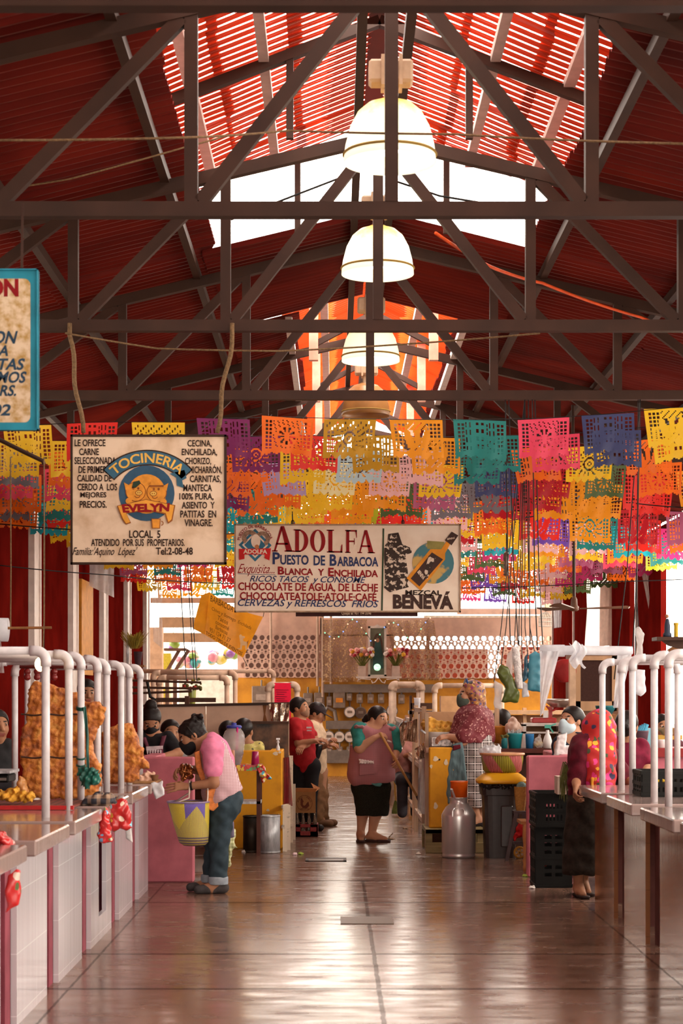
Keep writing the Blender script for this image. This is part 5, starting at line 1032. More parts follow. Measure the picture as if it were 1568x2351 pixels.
C.build('trousers', BLKC, t, .008); C = SD(); mask(C, hc, (.92, -.35, .05), (0, 0, 1), 1.0); C.build('face_mask', cloth('tan_mask', (.3, .16, .1)), t, .008)
for a, k_, e in lg: SD().c(V((e.x - .02, e.y, .04)), V((e.x + .12, e.y - .12, .04)), .045, .04).build('shoe', M('black_shoe', ()), t, .008)
CRM = cloth('cream_shirt', (.6, .42, .28)); t, hc, hp, lg = person(23.2, 728, 1638, 'person in dark cap and tan trousers leaning at the far left stall, reading a tablet', (.86, -.2, -.42), CRM, ((716, 1668, -.12), (726, 1668, .16)), (722, 1762), (((728, 1718, -.16), (748, 1712, -.22)), ((738, 1712, .12), (752, 1702, -.0))), dict(bun=None, low=0), 1.06, extra='bare')
C = SD(); TAN = cloth('tan_trousers', (.2, .1, .045), .4, 8); A2 = ((hp + V((-.05, -.06, 0)), J(729, 1815, -.06), V((J(729, 0).x, d0 - .1, .1))), (hp + V((.03, .08, 0)), J(734, 1815, .06), V((J(738, 0).x, d0 + .05, .1))))
for a, k_, e in A2: C.c(a, k_, .12, .1, 0, .04).c(k_, e, .1, .085, 0, .04)
C.build('trousers', TAN, t, .009, wob(.012, 22))
for a, k_, e in A2: SD().c(V((e.x - .03, e.y, .045)), V((e.x + .16, e.y - .06, .04)), .05, .042).build('shoe', M('tan_shoe', (.14, .07, .035), .7), t, .008)
C = SD(); f_, u_, r_ = frame((.86, -.2, -.42), (.4, 0, .9)); C.e(hc + u_ * .045 - f_ * .01, (.105, .105, .085), (r_, f_, u_), 0, .02); C.cut(hc + u_ * .03, -u_); C.e(hc + f_ * .13 + u_ * .032, (.075, .085, .012), (r_, f_, u_), 0, .02); C.build('cap', cloth('dark_cap', (.03, .018, .02)), t, .007)
MB().prism([(P(732, 1709, d0).x, P(732, 1709, d0).z), (P(758, 1694, d0).x, P(758, 1694, d0).z), (P(759, 1697, d0).x, P(759, 1697, d0).z), (P(733, 1712, d0).x, P(733, 1712, d0).z)], d0 - .3, d0 - .14).build('tablet', M('tablet_grey', (.5, .4, .36), .3), None, label='thin pale tablet held by the person in the cap', cat='tablet'); SD().poly([(726, 1695), (738, 1693), (740, 1720), (734, 1740), (724, 1752), (720, 1730)], d0 - .24, .06, .05).build('shoulder_bag', M('black_leather', (.015, .013, .015), .4), None, .008, label='black shoulder bag on the person in the cap', cat='bag')
# ------------------------------------------------ half-hidden people
t, *_ = person(16.1, 1440, 1668, 'person in maroon top behind the right counter pipes, back turned', (.4, .9, 0), cloth('maroon_top', (.17, .008, .03), .4), ((1415, 1712, 0), (1470, 1716, 0)), (1442, 1800), (((1408, 1760, -.05), (1425, 1795, -.2)), ((1480, 1760, -.05), (1470, 1798, -.2))), dict(bun=(-.1, .02, .045)))
t, *_ = person(19.4, 199, 1590, 'dark-haired person behind the big chicharron sheet', (.3, -.9, -.2), BLKC, ((178, 1628, 0), (220, 1628, 0)), (199, 1730), (), dict(bun=(-.1, .0, .04)))
t, *_ = person(14.6, -8, 1668, 'dark-clothed person at the left edge of the photo behind the counter', (.5, -.8, 0), cloth('dark_jumper', (.03, .028, .03)), ((-40, 1720, 0), (18, 1718, 0)), (-10, 1800), (), dict(bun=None))
t, *_ = person(18.4, 392, 1684, 'dark-haired person seated low between the two vendors on the left', (.3, -.9, 0), cloth('grey_stripe', (.25, .22, .22)), ((372, 1728, 0), (412, 1728, 0)), (392, 1830), (), dict(bun=None), floor=False)
t, *_ = person(20.8, 525, 1683, 'dark-haired diner behind the yellow wall, left of two, behind the drink jar', (.4, .8, 0), cloth('brown_tee', (.1, .05, .03)), ((505, 1722, 0), (546, 1722, 0)), (525, 1815), (), dict(bun=None), floor=False)
t, *_ = person(20.2, 561, 1678, 'dark-haired diner in yellow patterned shirt behind the yellow wall', (.3, .9, 0), dots('yellow_pattern', (.5, .42, .12), [(.1, .09, .04), (.6, .5, .2)], 22, .8, .3), ((545, 1718, 0), (592, 1718, 0)), (566, 1810), (), dict(bun=None), floor=False)
t, *_ = person(22.0, 1150, 1655, 'dark-haired person bent low behind the orange plastic bowl', (-.6, .7, -.2), cloth('brown_tee', ()), ((1132, 1690, 0), (1170, 1690, 0)), (1150, 1790), (), dict(bun=None), floor=False)
t, *_ = person(24.6, 931, 1680, 'seated person in red and brown at the right-hand far stalls, behind the broom stick', (-.5, .8, 0), cloth('pinkish_top', (.4, .18, .15)), ((916, 1708, 0), (946, 1708, 0)), (936, 1780), (((914, 1740, 0), (938, 1732, -.2)),), dict(bun=None), floor=False)
t, *_ = person(18.3, 1520, 1672, 'person in plum clothes at the far right behind the pipes', (.2, -.9, 0), cloth('plum', (.1, .03, .04)), ((1490, 1712, 0), (1552, 1712, 0)), (1520, 1800), (), dict(bun=None))
# ================================================================ STALLS AND GOODS, LEFT SIDE
def LP(px, d, prof, seg=28, cap=True, mb=None):
    """turned shape from (width px, y px) pairs at depth d"""
    return (mb or MB()).lathe([(max(w / 2 * mpp(d), 1e-4), EYE + (VY - y) * d / F) for w, y in prof], (P(px, 0, d).x, d, 0), seg, cap)
def PB(x0, y0, x1, y1, d, t, bev=0.): a, b = pbox(x0, y0, x1, y1, d, t); return MB().box(a, b, bev)
def zb(y, d): return EYE + (VY - y) * d / F
def cen(px, y, d): return (P(px, 0, d).x, d, zb(y, d))
FOIL = M('crumpled_foil', (.75, .6, .48), .22, .9, var=.35, scale=18, bmp=.5); CLEAR = translucent('clear_plastic', (.85, .8, .78), .45, .15, .45); MILKY = translucent('milky_plastic', (.86, .86, .9), .45, .3, .88); GALV = M('galvanised', (.58, .58, .6), .45, .45, var=.45, scale=14, sc3=(2, 2, .6)); BEIGE = M('beige_sheet', (.56, .36, .26), .5, var=.2, scale=3); WOODD = M('dark_wood', (.07, .03, .018), .5, var=.4, sc3=(1, 1, .15)); WOODM = M('brown_wood', (.3, .13, .05), .6, var=.35, sc3=(1, 1, .15)); WOODP = M('pale_wood', (.5, .33, .22), .65, var=.3, sc3=(4, 4, .3)); WHP = M('white_plastic', (.75, .73, .72), .4, var=.08); TANP = M('tan_pipe', (.62, .42, .3), .5, var=.25); YW = M('yellow_stall_paint', (.68, .3, .015), .6, var=.3, scale=5, col2=(.45, .18, .015), thr=(.2, .5), bmp=.08); BLKP = M('black_plastic', (.008, .007, .006), .55, var=.3)
CHIP = M('flaked_plaster', (.75, .6, .42), .8)
def stallwall(name, x0, y0, x1, d, mat, label, t=.14, ret=0, cat='stall wall'):
    a, b = P(x0, y0, d), P(x1, y0, d); mb = MB().box((a.x, d, 0), (b.x, d + t, a.z), .012)
    if ret: xx = a.x if ret < 0 else b.x - t; mb.box((xx, d + t, 0), (xx + t, d + t + abs(ret), a.z), .01)
    tt = thing(name, label, cat, ((a.x + b.x) / 2, d, 0)); mb.build('masonry', mat, tt); return tt
stallwall('stall_wall', 318, 1738, 445, 16.2, PINKP, 'low pink stall wall on the left behind the bending person', .14, -1.2)
yl = stallwall('stall_wall', 478, 1723, 648, 19.75, YW, 'low yellow stall wall left of the aisle behind the metal drums', .14, 1.5)
for x, y, w, h in ((633, 1730, 12, 9), (642, 1727, 7, 6), (615, 1860, 7, 6), (640, 1872, 5, 8)): MB().ppoly([(x + w / 2 * math.cos(k) * (1 + .25 * math.sin(3 * k + x)), y + h / 2 * math.sin(k)) for k in [i * .52 for i in range(12)]], 19.745, .004).build('bare_patch', CHIP, yl)
# chicharron
def m_chich():
    m, nt, b = nodes_of('fried_pork_rind'); v = tcoord(nt); n = noise(nt, v, 12, 9, .66); n2 = noise(nt, v, 5, 3)
    c = ramp(nt, n, [(.33, (.13, .028, .005)), (.44, (.4, .1, .012)), (.54, (.68, .23, .025)), (.68, (.88, .46, .1))]); c = mixc(nt, mth(nt, 'MULTIPLY', n2, .55), c, (.35, .09, .012)); nt.links.new(c, b.inputs['Base Color']); b.inputs['Roughness'].default_value = .45; bump(nt, b, n, .8, .03); return m
CHI = m_chich(); ck = lambda pts: [(x / 3.92, 1480 + y / 3.92) for x, y in pts]
def chich(pts, d, label, t=.05):
    c = ck(pts); a = thing('chicharron_sheet', label, 'fried pork rind', (P(sum(p[0] for p in c) / len(c), 0, d).x, d, .92)); SD().poly(c, d, t, .03).build('rind', CHI, a, .008, lambda x, y, z: wob(.007, 34)(x, y, z) + wob(.005, 80, 2)(x, y, z)); return a
ch = chich([(265, 365), (330, 335), (450, 350), (540, 390), (640, 430), (700, 440), (770, 520), (870, 515), (950, 570), (940, 660), (890, 740), (860, 830), (830, 900), (860, 1020), (910, 1090), (915, 1200), (900, 1300), (870, 1375), (780, 1375), (560, 1385), (280, 1375), (220, 1200), (190, 1050), (180, 900), (200, 780), (240, 700), (255, 560), (260, 430)], 12.55, 'huge golden sheet of fried pork rind standing behind the pipes, front left')
for y in (1641, 1739): MB().tube([P(x, y + 1.5 * math.sin(x * .1), 12.55 - .068 - .01 * math.sin(x * .08)) for x in range(48, 196, 8)], .006, 5).build('binding_string', M('dark_twine', (.06, .03, .02), .9), ch)
GRT = translucent('green_plastic_tie', (.02, .16, .12), .3, .3); tie = thing('plastic_tie', 'green plastic tie knotted round the third pipe on the left', 'plastic tie', P(195, 1800, 12.24))
for y in (1624, 1628, 1741, 1757): MB().tube([P(186 + 9.5 * math.cos(a), y + 3 * math.sin(a), 12.3 - .036 * math.sin(a) - .0) for a in [k * .55 for k in range(12)]], .007, 5).build('wrap', GRT, tie)
MB().sheet(lambda u, v: P(193 + 12 * v + (u - .5) * (7 - 2 * v) + 2 * math.sin(5 * v), 1624 + 150 * v, 12.24 - .01 * math.sin(9 * v + 6 * u)), 4, 20).build('hanging_tail', GRT, tie, True, solid=.004); SD().path([P(190, 1772, 12.22), P(212, 1778, 12.2), P(222, 1790, 12.21), P(200, 1796, 12.22), P(192, 1788, 12.2)], [.03, .035, .02, .03, .02]).build('knot', GRT, tie, .006, wob(.012, 60))
chich([(912, 800), (990, 745), (1110, 705), (1180, 712), (1230, 790), (1250, 900), (1290, 940), (1280, 1020), (1345, 1060), (1340, 1110), (1262, 1118), (1250, 1200), (1200, 1240), (1000, 1248), (930, 1240), (915, 1000)], 14.25, 'smaller sheet of fried pork rind on the far left counter', .06)
for i, (x, y, s_) in enumerate(((12, 1829, 15), (32, 1822, 14), (50, 1829, 15), (66, 1832, 11), (24, 1833, 15))):
    d = 11.8; SD().e(P(x, y - 3, d), (s_ * mpp(d) * 1.1, .06, .028), None, 0).c(P(x - 8, y, d), P(x + 7, y - 6, d - .03), .022, .018, 0, .02).build('chicharron_piece', M('golden_rind', (.85, .42, .05), .5, var=.45, scale=22, bmp=.7), None, .006, wob(.012, 60), label=f'golden twisted piece of pork rind in the heap at the left edge, {("far left", "topmost", "centre", "right-hand", "front")[i]} one', cat='fried pork rind', group='pork rind heap')
t = thing('serving_cloth', 'dark striped cloth with red hem under the pork rind heap', 'cloth', cen(95, 1850, 11.75)); MB().box((cen(0, 0, 11.75)[0] - .3, 11.45, .919), (-1.62, 12.3, .932)).build('cloth', check('dark_stripes', (.03, .015, .02), (.2, .05, .03), .05), t); MB().box((cen(0, 0, 11.75)[0] - .3, 11.43, .92), (-1.6, 11.47, .945)).build('red_hem', M('red_hem', (.45, .02, .02), .5), t)
t = thing('kitchen_scale', 'dark kitchen scale at the left edge behind the pipes', 'scale', cen(6, 1800, 13.2)); PB(-30, 1778, 20, 1797, 13.0, .3, .01).build('case', BLKP, t); PB(-2, 1786, 14, 1792, 12.99, .01).build('display', M('display', (.25, .2, .17), .3), t); PB(-32, 1770, 22, 1776, 12.95, .4).build('weighing_plate', GALV, t)
SD().poly([(46, 1780), (54, 1785), (66, 1820), (36, 1820)], 12.2, .05, .03).build('oil_bag', translucent('amber_bag', (.8, .38, .12), .4, .2), None, .006, wob(.006, 50), label='knotted clear bag of amber liquid beside the second back pipe', cat='bag')
SD().poly([(205, 1826), (225, 1820), (262, 1826), (268, 1842), (240, 1848), (188, 1846)], 12.0, .12, .03).build('crumpled_cloth', check('dark_print', (.02, .02, .03), (.35, .22, .14), .06, .4), None, .007, wob(.012, 40), label='crumpled dark printed cloth on the counter below the green tie', cat='cloth')
# floral oilcloth and bags on the counter edge
FLO = dots('floral_oilcloth', (.5, .02, .02), [(.75, .35, .05), (.6, .03, .03), (.12, .3, .1), (.8, .6, .45), (.15, .4, .5)], 22, .25, .42); t = thing('oilcloth', 'red flowered oilcloth hanging over the left counter edge', 'oilcloth', P(275, 1935, 12.3))
SD().poly([(246, 1843), (272, 1834), (292, 1836), (300, 1870), (305, 1900), (290, 1906), (276, 1900), (262, 1912), (254, 1905), (250, 1870)], 12.1, .035, .025).build('cloth', FLO, t, .006, wob(.006, 40))
SD().poly([(242, 1850), (250, 1868), (260, 1935), (224, 1935), (228, 1895)], 11.72, .04, .02).build('hanging_bag', dots('red_print_bag', (.6, .03, .03), [(.8, .6, .5), (.2, .4, .6), (.7, .1, .08), (.12, .2, .06)], 26, .2, .35), None, .006, wob(.008, 40), label='red printed plastic bag hanging at the corner of the third slab', cat='bag')
SD().poly([(300, 1895), (305, 1935), (290, 1925), (288, 1900)], 12.6, .02, .01).build('paper_scrap', cloth('white_paper', (.7, .66, .64)), None, .006, label='white paper corner hanging below the flowered oilcloth', cat='paper')
SD().poly([(15, 2008), (38, 1990), (46, 2000), (47, 2080), (16, 2092)], 8.3, .025, .02).build('hanging_bag', dots('red_melon_bag', (.55, .02, .02), [(.7, .5, .4), (.2, .15, .4), (.5, .03, .03), (.1, .12, .04)], 18, .25, .35), None, .007, wob(.008, 30), label='red printed bag hanging on the front of the nearest counter', cat='bag')
SD().poly([(-12, 1915), (8, 1910), (22, 1920), (30, 1940), (-12, 1945)], 8.95, .09, .04).build('red_bag', M('red_plastic', (.5, .02, .02), .25, col2=(.7, .5, .45), thr=(.3, .45), scale=6), None, .007, wob(.01, 40), label='small red and white bag lying on the left counter near the camera', cat='bag')
SD().poly([(345, 1797), (372, 1794), (378, 1824), (358, 1836), (352, 1815)], 14.82, .02, .012).build('white_cloth', cloth('white_cloth', (.72, .7, .72)), None, .006, wob(.006, 40), label='white cloth hanging off the end of the farthest left counter', cat='cloth')
t = thing('snack_tray', 'flat tray of wrapped snacks at the end of the left counter', 'tray', cen(335, 1797, 15.0)); MB().box((P(306, 0, 15).x, 14.86, .92), (P(362, 0, 15).x, 15.3, .935)).build('tray', M('brown_card', (.4, .2, .08), .6), t); SD().c(P(322, 1788, 15), P(345, 1789, 15), .025, .02).c(P(335, 1780, 15.1), P(350, 1779, 15.1), .03, .02).build('snacks', M('snack_pink', (.75, .45, .32), .4, bmp=.4), t, .006, wob(.01, 60)); LP(355, 15.0, [(8, 1795), (14, 1790), (20, 1779), (16, 1779), (8, 1790)]).build('bowl', M('brown_bowl', (.22, .1, .05), .4), t)
# things hung over the left counters
t = thing('plastic_roll', 'roll of clear plastic bags on a hanging wooden bar, left edge', 'plastic roll', cen(10, 1445, 13.0)); MB().tube([P(-60, 1444, 13), P(18, 1446, 13)], .082, 22).build('roll', MILKY, t, True); MB().tube([P(-70, 1443, 13), P(118, 1441, 13)], .0095, 8).build('bar', WOODM, t)
for x in (24, 101): MB().tube([P(x, 1445, 13), P(x + 1, 1300, 13), P(x, 1050, 13)], .005, 5).build('rope', ROPE, t)
MB().sheet(lambda u, v: P(-14 + 16 * u + 8 * v, 1470 + 75 * v, 12.95 + .02 * math.sin(9 * u + 5 * v)), 6, 10).build('loose_film', CLEAR, t, True)
t = thing('hanging_bulb', 'bare light bulb glowing behind the first left pipe', 'bulb', cen(92, 1535, 11.2)); MB().ball(P(93, 1525, 11.2), .035, 14, (1, 1, 1.25)).build('glass', M('bulb_warm', (1, .72, .35), .3, var=0, emit=9), t, True); MB().tube([P(98, 1500, 11.2), P(94, 1512, 11.2)], .018, 8).build('socket', BLKP, t); MB().tube([P(98, 1500, 11.2), P(101, 1420, 11.3), P(101, 1050, 11.6)], .004, 5).build('cord', ROPE, t)
for i, x in enumerate((63, 85, 124)):
    t = thing('sausage_string', ('red sausages hanging left of the first pipe', 'red sausages hanging just behind the first pipe', 'red sausages hanging between the first two pipes')[i], 'sausages', cen(x, 1558, 13.4), 'hanging sausages'); C = SD()
    for k in range(2): C.s(P(x, 1542 + k * 13, 13.4), .024, 0, .01)
    C.build('sausage', M('chorizo', (.22, .012, .01), .35, scale=40), t, .005); MB().tube([P(x, 1540, 13.4), P(x, 1531, 13.4)], .004, 4).build('string', ROPE, t)
MB().tube([P(45, 1531, 13.4), P(200, 1532, 13.4)], .012, 8).build('hanging_rod', M('red_rod', (.12, .015, .012), .5), label='thin red rod the sausages hang from behind the left pipes', cat='rod')
t = thing('hooked_rod', 'slanting metal arm with a hook and hanging wire at the left edge', 'metal arm', P(100, 1063, 12)); MB().tube([P(-20, 1000, 12), P(60, 1040, 12), P(98, 1058, 12), P(101, 1066, 12)], .014, 8).build('rod', STEEL, t); MB().tube([P(101, 1066, 12), P(102, 1300, 12.2), P(101, 1490, 12.4)], .004, 5).build('wire', BLK, t)
# plant shelf on the red wall
t = thing('wall_shelf', 'small wooden shelf on the red left wall carrying a potted plant', 'shelf', cen(310, 1530, 28)); PB(287, 1527, 331, 1531, 27.9, .3).build('board', WOODM, t); MB().tube([P(302, 1531, 28), P(305, 1560, 28)], .02, 6).build('bracket', WOODM, t)
t = thing('potted_plant', 'bushy plant in a dark tapered pot on the left wall shelf', 'potted plant', cen(316, 1527, 28.05)); LP(317, 28.05, [(13, 1527), (20, 1497), (22, 1496), (18, 1497)]).build('pot', M('dark_pot', (.06, .03, .04), .4), t); mb = MB()
for k in range(160): a, r, l = R.uniform(0, 6.28), R.uniform(0, .1), R.uniform(.05, .2); q = P(308, 1490, 28.05) + V((r * math.cos(a), r * math.sin(a), R.uniform(0, .1))); mb.bar(q, q + V((math.cos(a) * l * .8, math.sin(a) * l * .4, l)), .012, .004)
mb.build('foliage', M('olive_leaf', (.3, .22, .03), .6, var=.4), t); LP(293, 28.05, [(5, 1527), (8, 1500), (5, 1478), (8, 1470)]).build('vase', GALV, thing('vase', 'slim metal vase beside the potted plant', 'vase', cen(293, 1527, 28.05)), True)
def film(name, pts4, d, label, mat=None, w=.03, nu=10, nv=16, cat='plastic sheet', dd=0.):
    a, b, c, e = pts4; return MB().sheet(lambda u, v: P((a[0] * (1 - u) + b[0] * u) * (1 - v) + (e[0] * (1 - u) + c[0] * u) * v, (a[1] * (1 - u) + b[1] * u) * (1 - v) + (e[1] * (1 - u) + c[1] * u) * v, d + dd * v) + V((0, w * math.sin(17 * u + 2 * v) + w * .6 * math.sin(5 * v + 7 * u), 0)), nu, nv)._cords(a, b, d, cat).build(name, mat or MILKY, label=label, cat=cat, smooth=True)
film('plastic_sheet', ((205, 1285), (262, 1285), (262, 1372), (205, 1345)), 26, 'torn milky plastic sheet hanging behind the lower edge of the pig butcher sign')
film('plastic_sheet', ((346, 1300), (372, 1300), (374, 1490), (352, 1472)), 31, 'long strip of clear plastic hanging beside the bright left opening', CLEAR)
MB().box((XL + .02, 25.4, 1.9), (XL + .06, 26.6, 3.2)).build('wall_panel', M('ochre_panel', (.65, .27, .03), .6), label='upright ochre panel on the red left wall', cat='panel')
# tan pipe racks, dark rods and flowers in front of the left opening
for i, (x0, x1, yt, d) in enumerate(((352, 540, 1545, 24.0), (300, 628, 1541, 27.0), (365, 521, 1556, 22.6))):
    a = P(x0, yt, d); pframe(d, a.x, P(x1, yt, d).x - a.x, a.z, ('tan pipe rack left of the aisle, middle one', 'long pale pipe rack left of the aisle, hindmost', 'tan pipe rack left of the aisle, front one')[i], 0, .03, 'tan pipe racks')
for o in list(COL.objects):
    if o.name.startswith('pipe_frame') and o.get('group') == 'tan pipe racks':
        for c_ in o.children: c_.data.materials[0] = TANP
t = thing('rod_rack', 'hanging rack of thin dark rods left of the flower vase', 'rack', cen(400, 1612, 21.6))
for y0, y1, x1 in ((1562, 1567, 462), (1578, 1581, 456), (1592, 1587, 440)): MB().tube([P(300, y0, 21.6), P(x1, y1, 21.6)], .014, 7).build('rod', WOODD, t)
PB(358, 1602, 495, 1612, 21.6, .06).build('beam', WOODD, t); PB(424, 1598, 434, 1620, 21.55, .1).build('block', WOODD, t); MB().tube([P(338, 1565, 21.6), P(345, 1600, 21.6), P(358, 1608, 21.6)], .018, 7).build('hook_bracket', BLKP, t)
for x in (428, 446, 452): MB().tube([P(x, 1565, 21.6), P(x - 10, 1400, 21.6), P(x - 22, 1180, 21.6)], .005, 4).build('rope', BLK, t)
t = thing('flower_vase', 'green glass vase of dried flowers on the dark rod rack', 'vase', cen(441, 1617, 21.9)); LP(441, 21.9, [(14, 1617), (17, 1600), (18, 1585)]).build('vase', M('green_glass', (.3, .33, .06), .25), t); C = SD()
for k in range(26): C.s(P(441 + R.uniform(-22, 20), 1573 + R.uniform(-14, 12), 21.9 + R.uniform(-.06, .06)), R.uniform(.012, .026), R.choice((0, 0, 1, 2)), .004)
C.build('flowers', [M('dried_leaf', (.1, .08, .02), .7), M('dry_red', (.3, .03, .02), .7), M('olive_leaf', ())], t, .007)
# beige fryer back, griddle, foil
t = thing('fryer_backboard', 'long beige sheet-metal backboard behind the left stalls', 'backboard', cen(500, 1735, 21.25))
for x0, x1 in ((322, 472), (474, 664)): MB().ppoly([(x0, 1622 - (x0 - 322) * .018), (x1, 1622 - (x1 - 322) * .018), (x1, 1800), (x0, 1800)], 21.2, .03).build('panel', BEIGE, t)
MB().bar(P(322, 1621, 21.2), P(664, 1615, 21.2), .03).build('top_edge', STEEL, t); MB().box((P(322, 0, 21.2).x, 21.23, 0), (P(662, 0, 21.2).x, 21.8, .6)).build('plinth', M('dark_plinth', (.12, .06, .04), .7), t); MB().ppoly([(603, 1619), (612, 1618), (609, 1640), (614, 1657), (603, 1657), (606, 1640)], 21.195, .004).build('rust_stain', M('rust', (.2, .08, .03), .8), t)
film('foil_sheet', ((617, 1616), (663, 1614), (663, 1660), (622, 1656)), 21.12, 'square of crumpled silver foil stuck on the end of the beige backboard', FOIL, .02, cat='foil')
t = thing('griddle_guard', 'sooty black griddle guard plate behind the yellow stall wall', 'griddle', cen(612, 1735, 20.5)); PB(560, 1660, 662, 1800, 20.5, .03).build('plate', M('soot', (.16, .075, .04), .5, .3, var=.9, scale=4, col2=(.012, .008, .006), thr=(.38, .62)), t); PB(556, 1656, 663, 1662, 20.45, .1).build('lip', WOODD, t); MB().box((P(560, 0, 20.5).x, 20.53, 0), (P(662, 0, 20.5).x, 21.0, .95)).build('stove_body', M('soot_body', (.04, .02, .015), .6), t)
t = thing('soap_dispenser', 'white pump bottle on top of the yellow stall wall', 'pump bottle', cen(638, 1723, 19.8)); LP(638, 19.8, [(9, 1723), (9, 1716), (6, 1712), (4, 1710), (4, 1706), (7, 1705), (7, 1702)], 14).build('bottle', WHP, t); MB().tube([P(638, 1702, 19.8), P(638, 1697, 19.8)], .008).tube([P(634, 1697, 19.8), P(643, 1697, 19.8)], .012).build('pump', WHP, t)
# small table with drink jar
d = 18.85; t = thing('side_table', 'narrow brown metal table with a shelf in front of the yellow stall wall', 'table', cen(540, 1965, d)); xa, xb = P(498, 0, d).x, P(598, 0, d).x; zt = zb(1758, d)
MB().box((xa, d, zt - .03), (xb, d + .42, zt)).build('tabletop', WOODD, t)
for x in (xa + .02, xb - .02):
    for y in (d + .02, d + .4): MB().box((x - .02, y - .02, 0), (x + .02, y + .02, zt - .03)).build('leg', M('brown_metal', (.09, .03, .02), .5), t)
MB().box((xa, d, zb(1846, d)), (xb, d + .42, zb(1840, d))).build('shelf', GALV, t)
OILC = dots('bright_oilcloth', (.5, .03, .02), [(.75, .5, .05), (.12, .35, .1), (.1, .4, .5), (.65, .04, .03), (.8, .6, .4)], 26, .25, .5); t = thing('oilcloth', 'brightly flowered oilcloth on the narrow brown table', 'oilcloth', (xb, d, zt)); MB().box((xa - .01, d - .012, zt + .001), (xb + .01, d + .43, zt + .006)).box((xa - .01, d - .014, zt - .05), (xb + .01, d - .008, zt + .005)).build('cloth', OILC, t)
SD().poly([(588, 1757), (604, 1757), (612, 1772), (622, 1787), (605, 1796), (598, 1790), (592, 1772)], d - .04, .018, .012).build('hanging_corner', OILC, t, .006, wob(.01, 40))
d = 19.05; t = thing('drink_jar', 'big ribbed clear plastic jar of dark drink with blue lid', 'drink jar', cen(537, 1757, d)); pr = [(30, 1757), (36, 1748), (42, 1735), (46, 1728), (44, 1725), (49, 1718), (47, 1715), (52, 1706), (50, 1703), (53, 1697), (50, 1693), (50, 1688), (45, 1684), (43, 1680), (34, 1675), (31, 1671)]
GL = translucent('jar_plastic', (.8, .7, .68), .3, .08, .38); LP(537, d, pr, 32, False).build('jar', GL, t, True); LP(537, d, [(28, 1756.5), (34, 1748), (40, 1735), (44, 1728), (43, 1722), (1, 1722)]).build('drink', M('purple_drink', (.03, .008, .012), .15), t, True); LP(537, d, [(36, 1672), (36, 1667), (30, 1665), (12, 1665), (12, 1660), (1, 1659)]).build('lid', M('blue_lid', (.06, .07, .35), .4), t, True); MB().tube([P(543, 1722, d - .08), P(545, 1670, d - .08)], .01, 7).build('ladle_handle', M('pink_handle', (.7, .03, .25), .4), t)
for px, w, y0, m, l in ((586, 19, 1725, M('magenta_cup', (.35, .008, .09), .3, var=.1), 'magenta plastic tumbler upside down on the flowered oilcloth'), (533, 15, 1722, M('copper_cup', (.5, .22, .13), .4, var=.1), 'tan plastic tumbler in front of the drink jar')): LP(px, 18.93 if w > 16 else 18.82 + .06, [(w, 1758), (w - 4, y0 + 1), (w - 6, y0)]).build('tumbler', m, None, True, label=l, cat='tumbler')
for px, w, y0, y1, d, m, l in ((576, 36, 1873, 1958, 19.35, M('sooty_drum', (.05, .032, .02), .5, .5, var=.5, scale=8), 'dark sooty metal drum under the narrow brown table'), (619, 48, 1872, 1957, 19.25, GALV, 'galvanised metal drum standing before the yellow stall wall')):
    t = thing('metal_drum', l, 'drum', (P(px, 0, d).x, d, 0)); b0 = VY + EYE * F / d; dbo = LP(px, d, [(w, b0), (w, y0 + 2)]).build('drum_body', m, t, True)
    for y in (y0 + 1, b0 - 3): LP(px, d, [(w - 1, y + 2), (w + 2, y + 1), (w + 2, y - 1), (w - 1, y - 2)], 28, False).build('rolled_rim', GALV if w > 40 else m, dbo)
    LP(px, d, [(w - 2, y0 + 3), (1, y0 + 3)], 28, True).build('top_plate', BLKP, t)
# racks at the end of the yellow wall, draped plastic
t = thing('slat_rack', 'chipped white wooden rack at the end of the yellow stall wall', 'rack', cen(660, 1955, 19.95)); CW2 = M('chipped_white', (.68, .55, .42), .7, var=.5, scale=20, thr=(.28, .4))
for x, y0, d in ((654, 1848, 19.4), (662, 1848, 19.6), (668, 1735, 20.6), (674, 1800, 21.0)): a = P(x, y0, d); MB().box((a.x - .022, d - .02, 0), (a.x + .022, d + .02, a.z)).build('post', CW2, t)
for y in (1852, 1898): MB().bar(P(650, y, 19.4), P(672, y - 6, 20.8), .035).build('rail', CW2, t)
film('draped_plastic', ((650, 1740), (664, 1738), (672, 1850), (650, 1848)), 19.9, 'red-tinted clear plastic draped over the white rack', translucent('red_clear', (.3, .03, .04), .3, .12, .85), .03, cat='draped film', dd=.1)
a = P(616, 1572, 24.4); pframe(24.4, a.x, P(682, 0, 24.4).x - a.x, a.z, 'white pipe frame behind the red poster left of the men', 0, .036, 'stall pipe frames')
t = thing('poster', 'bright red handwritten poster hanging in the white pipe frame', 'poster', cen(649, 1645, 24.3)); PB(630, 1568, 668, 1660, 24.355, .008).build('paper', M('red_poster', (.75, .01, .05), .6, var=.1), t); PA = Art(t, 24.35)
for k in range(9): PA.poly([(633 + (k % 3), 1583 + k * 5), (663 - (k * 5 % 11), 1584 + k * 5), (663 - (k * 5 % 11), 1585 + k * 5), (633 + (k % 3), 1584.4 + k * 5)], M('poster_ink', (.12, .005, .02), .6), 'handwriting', 0)
PA.flush()
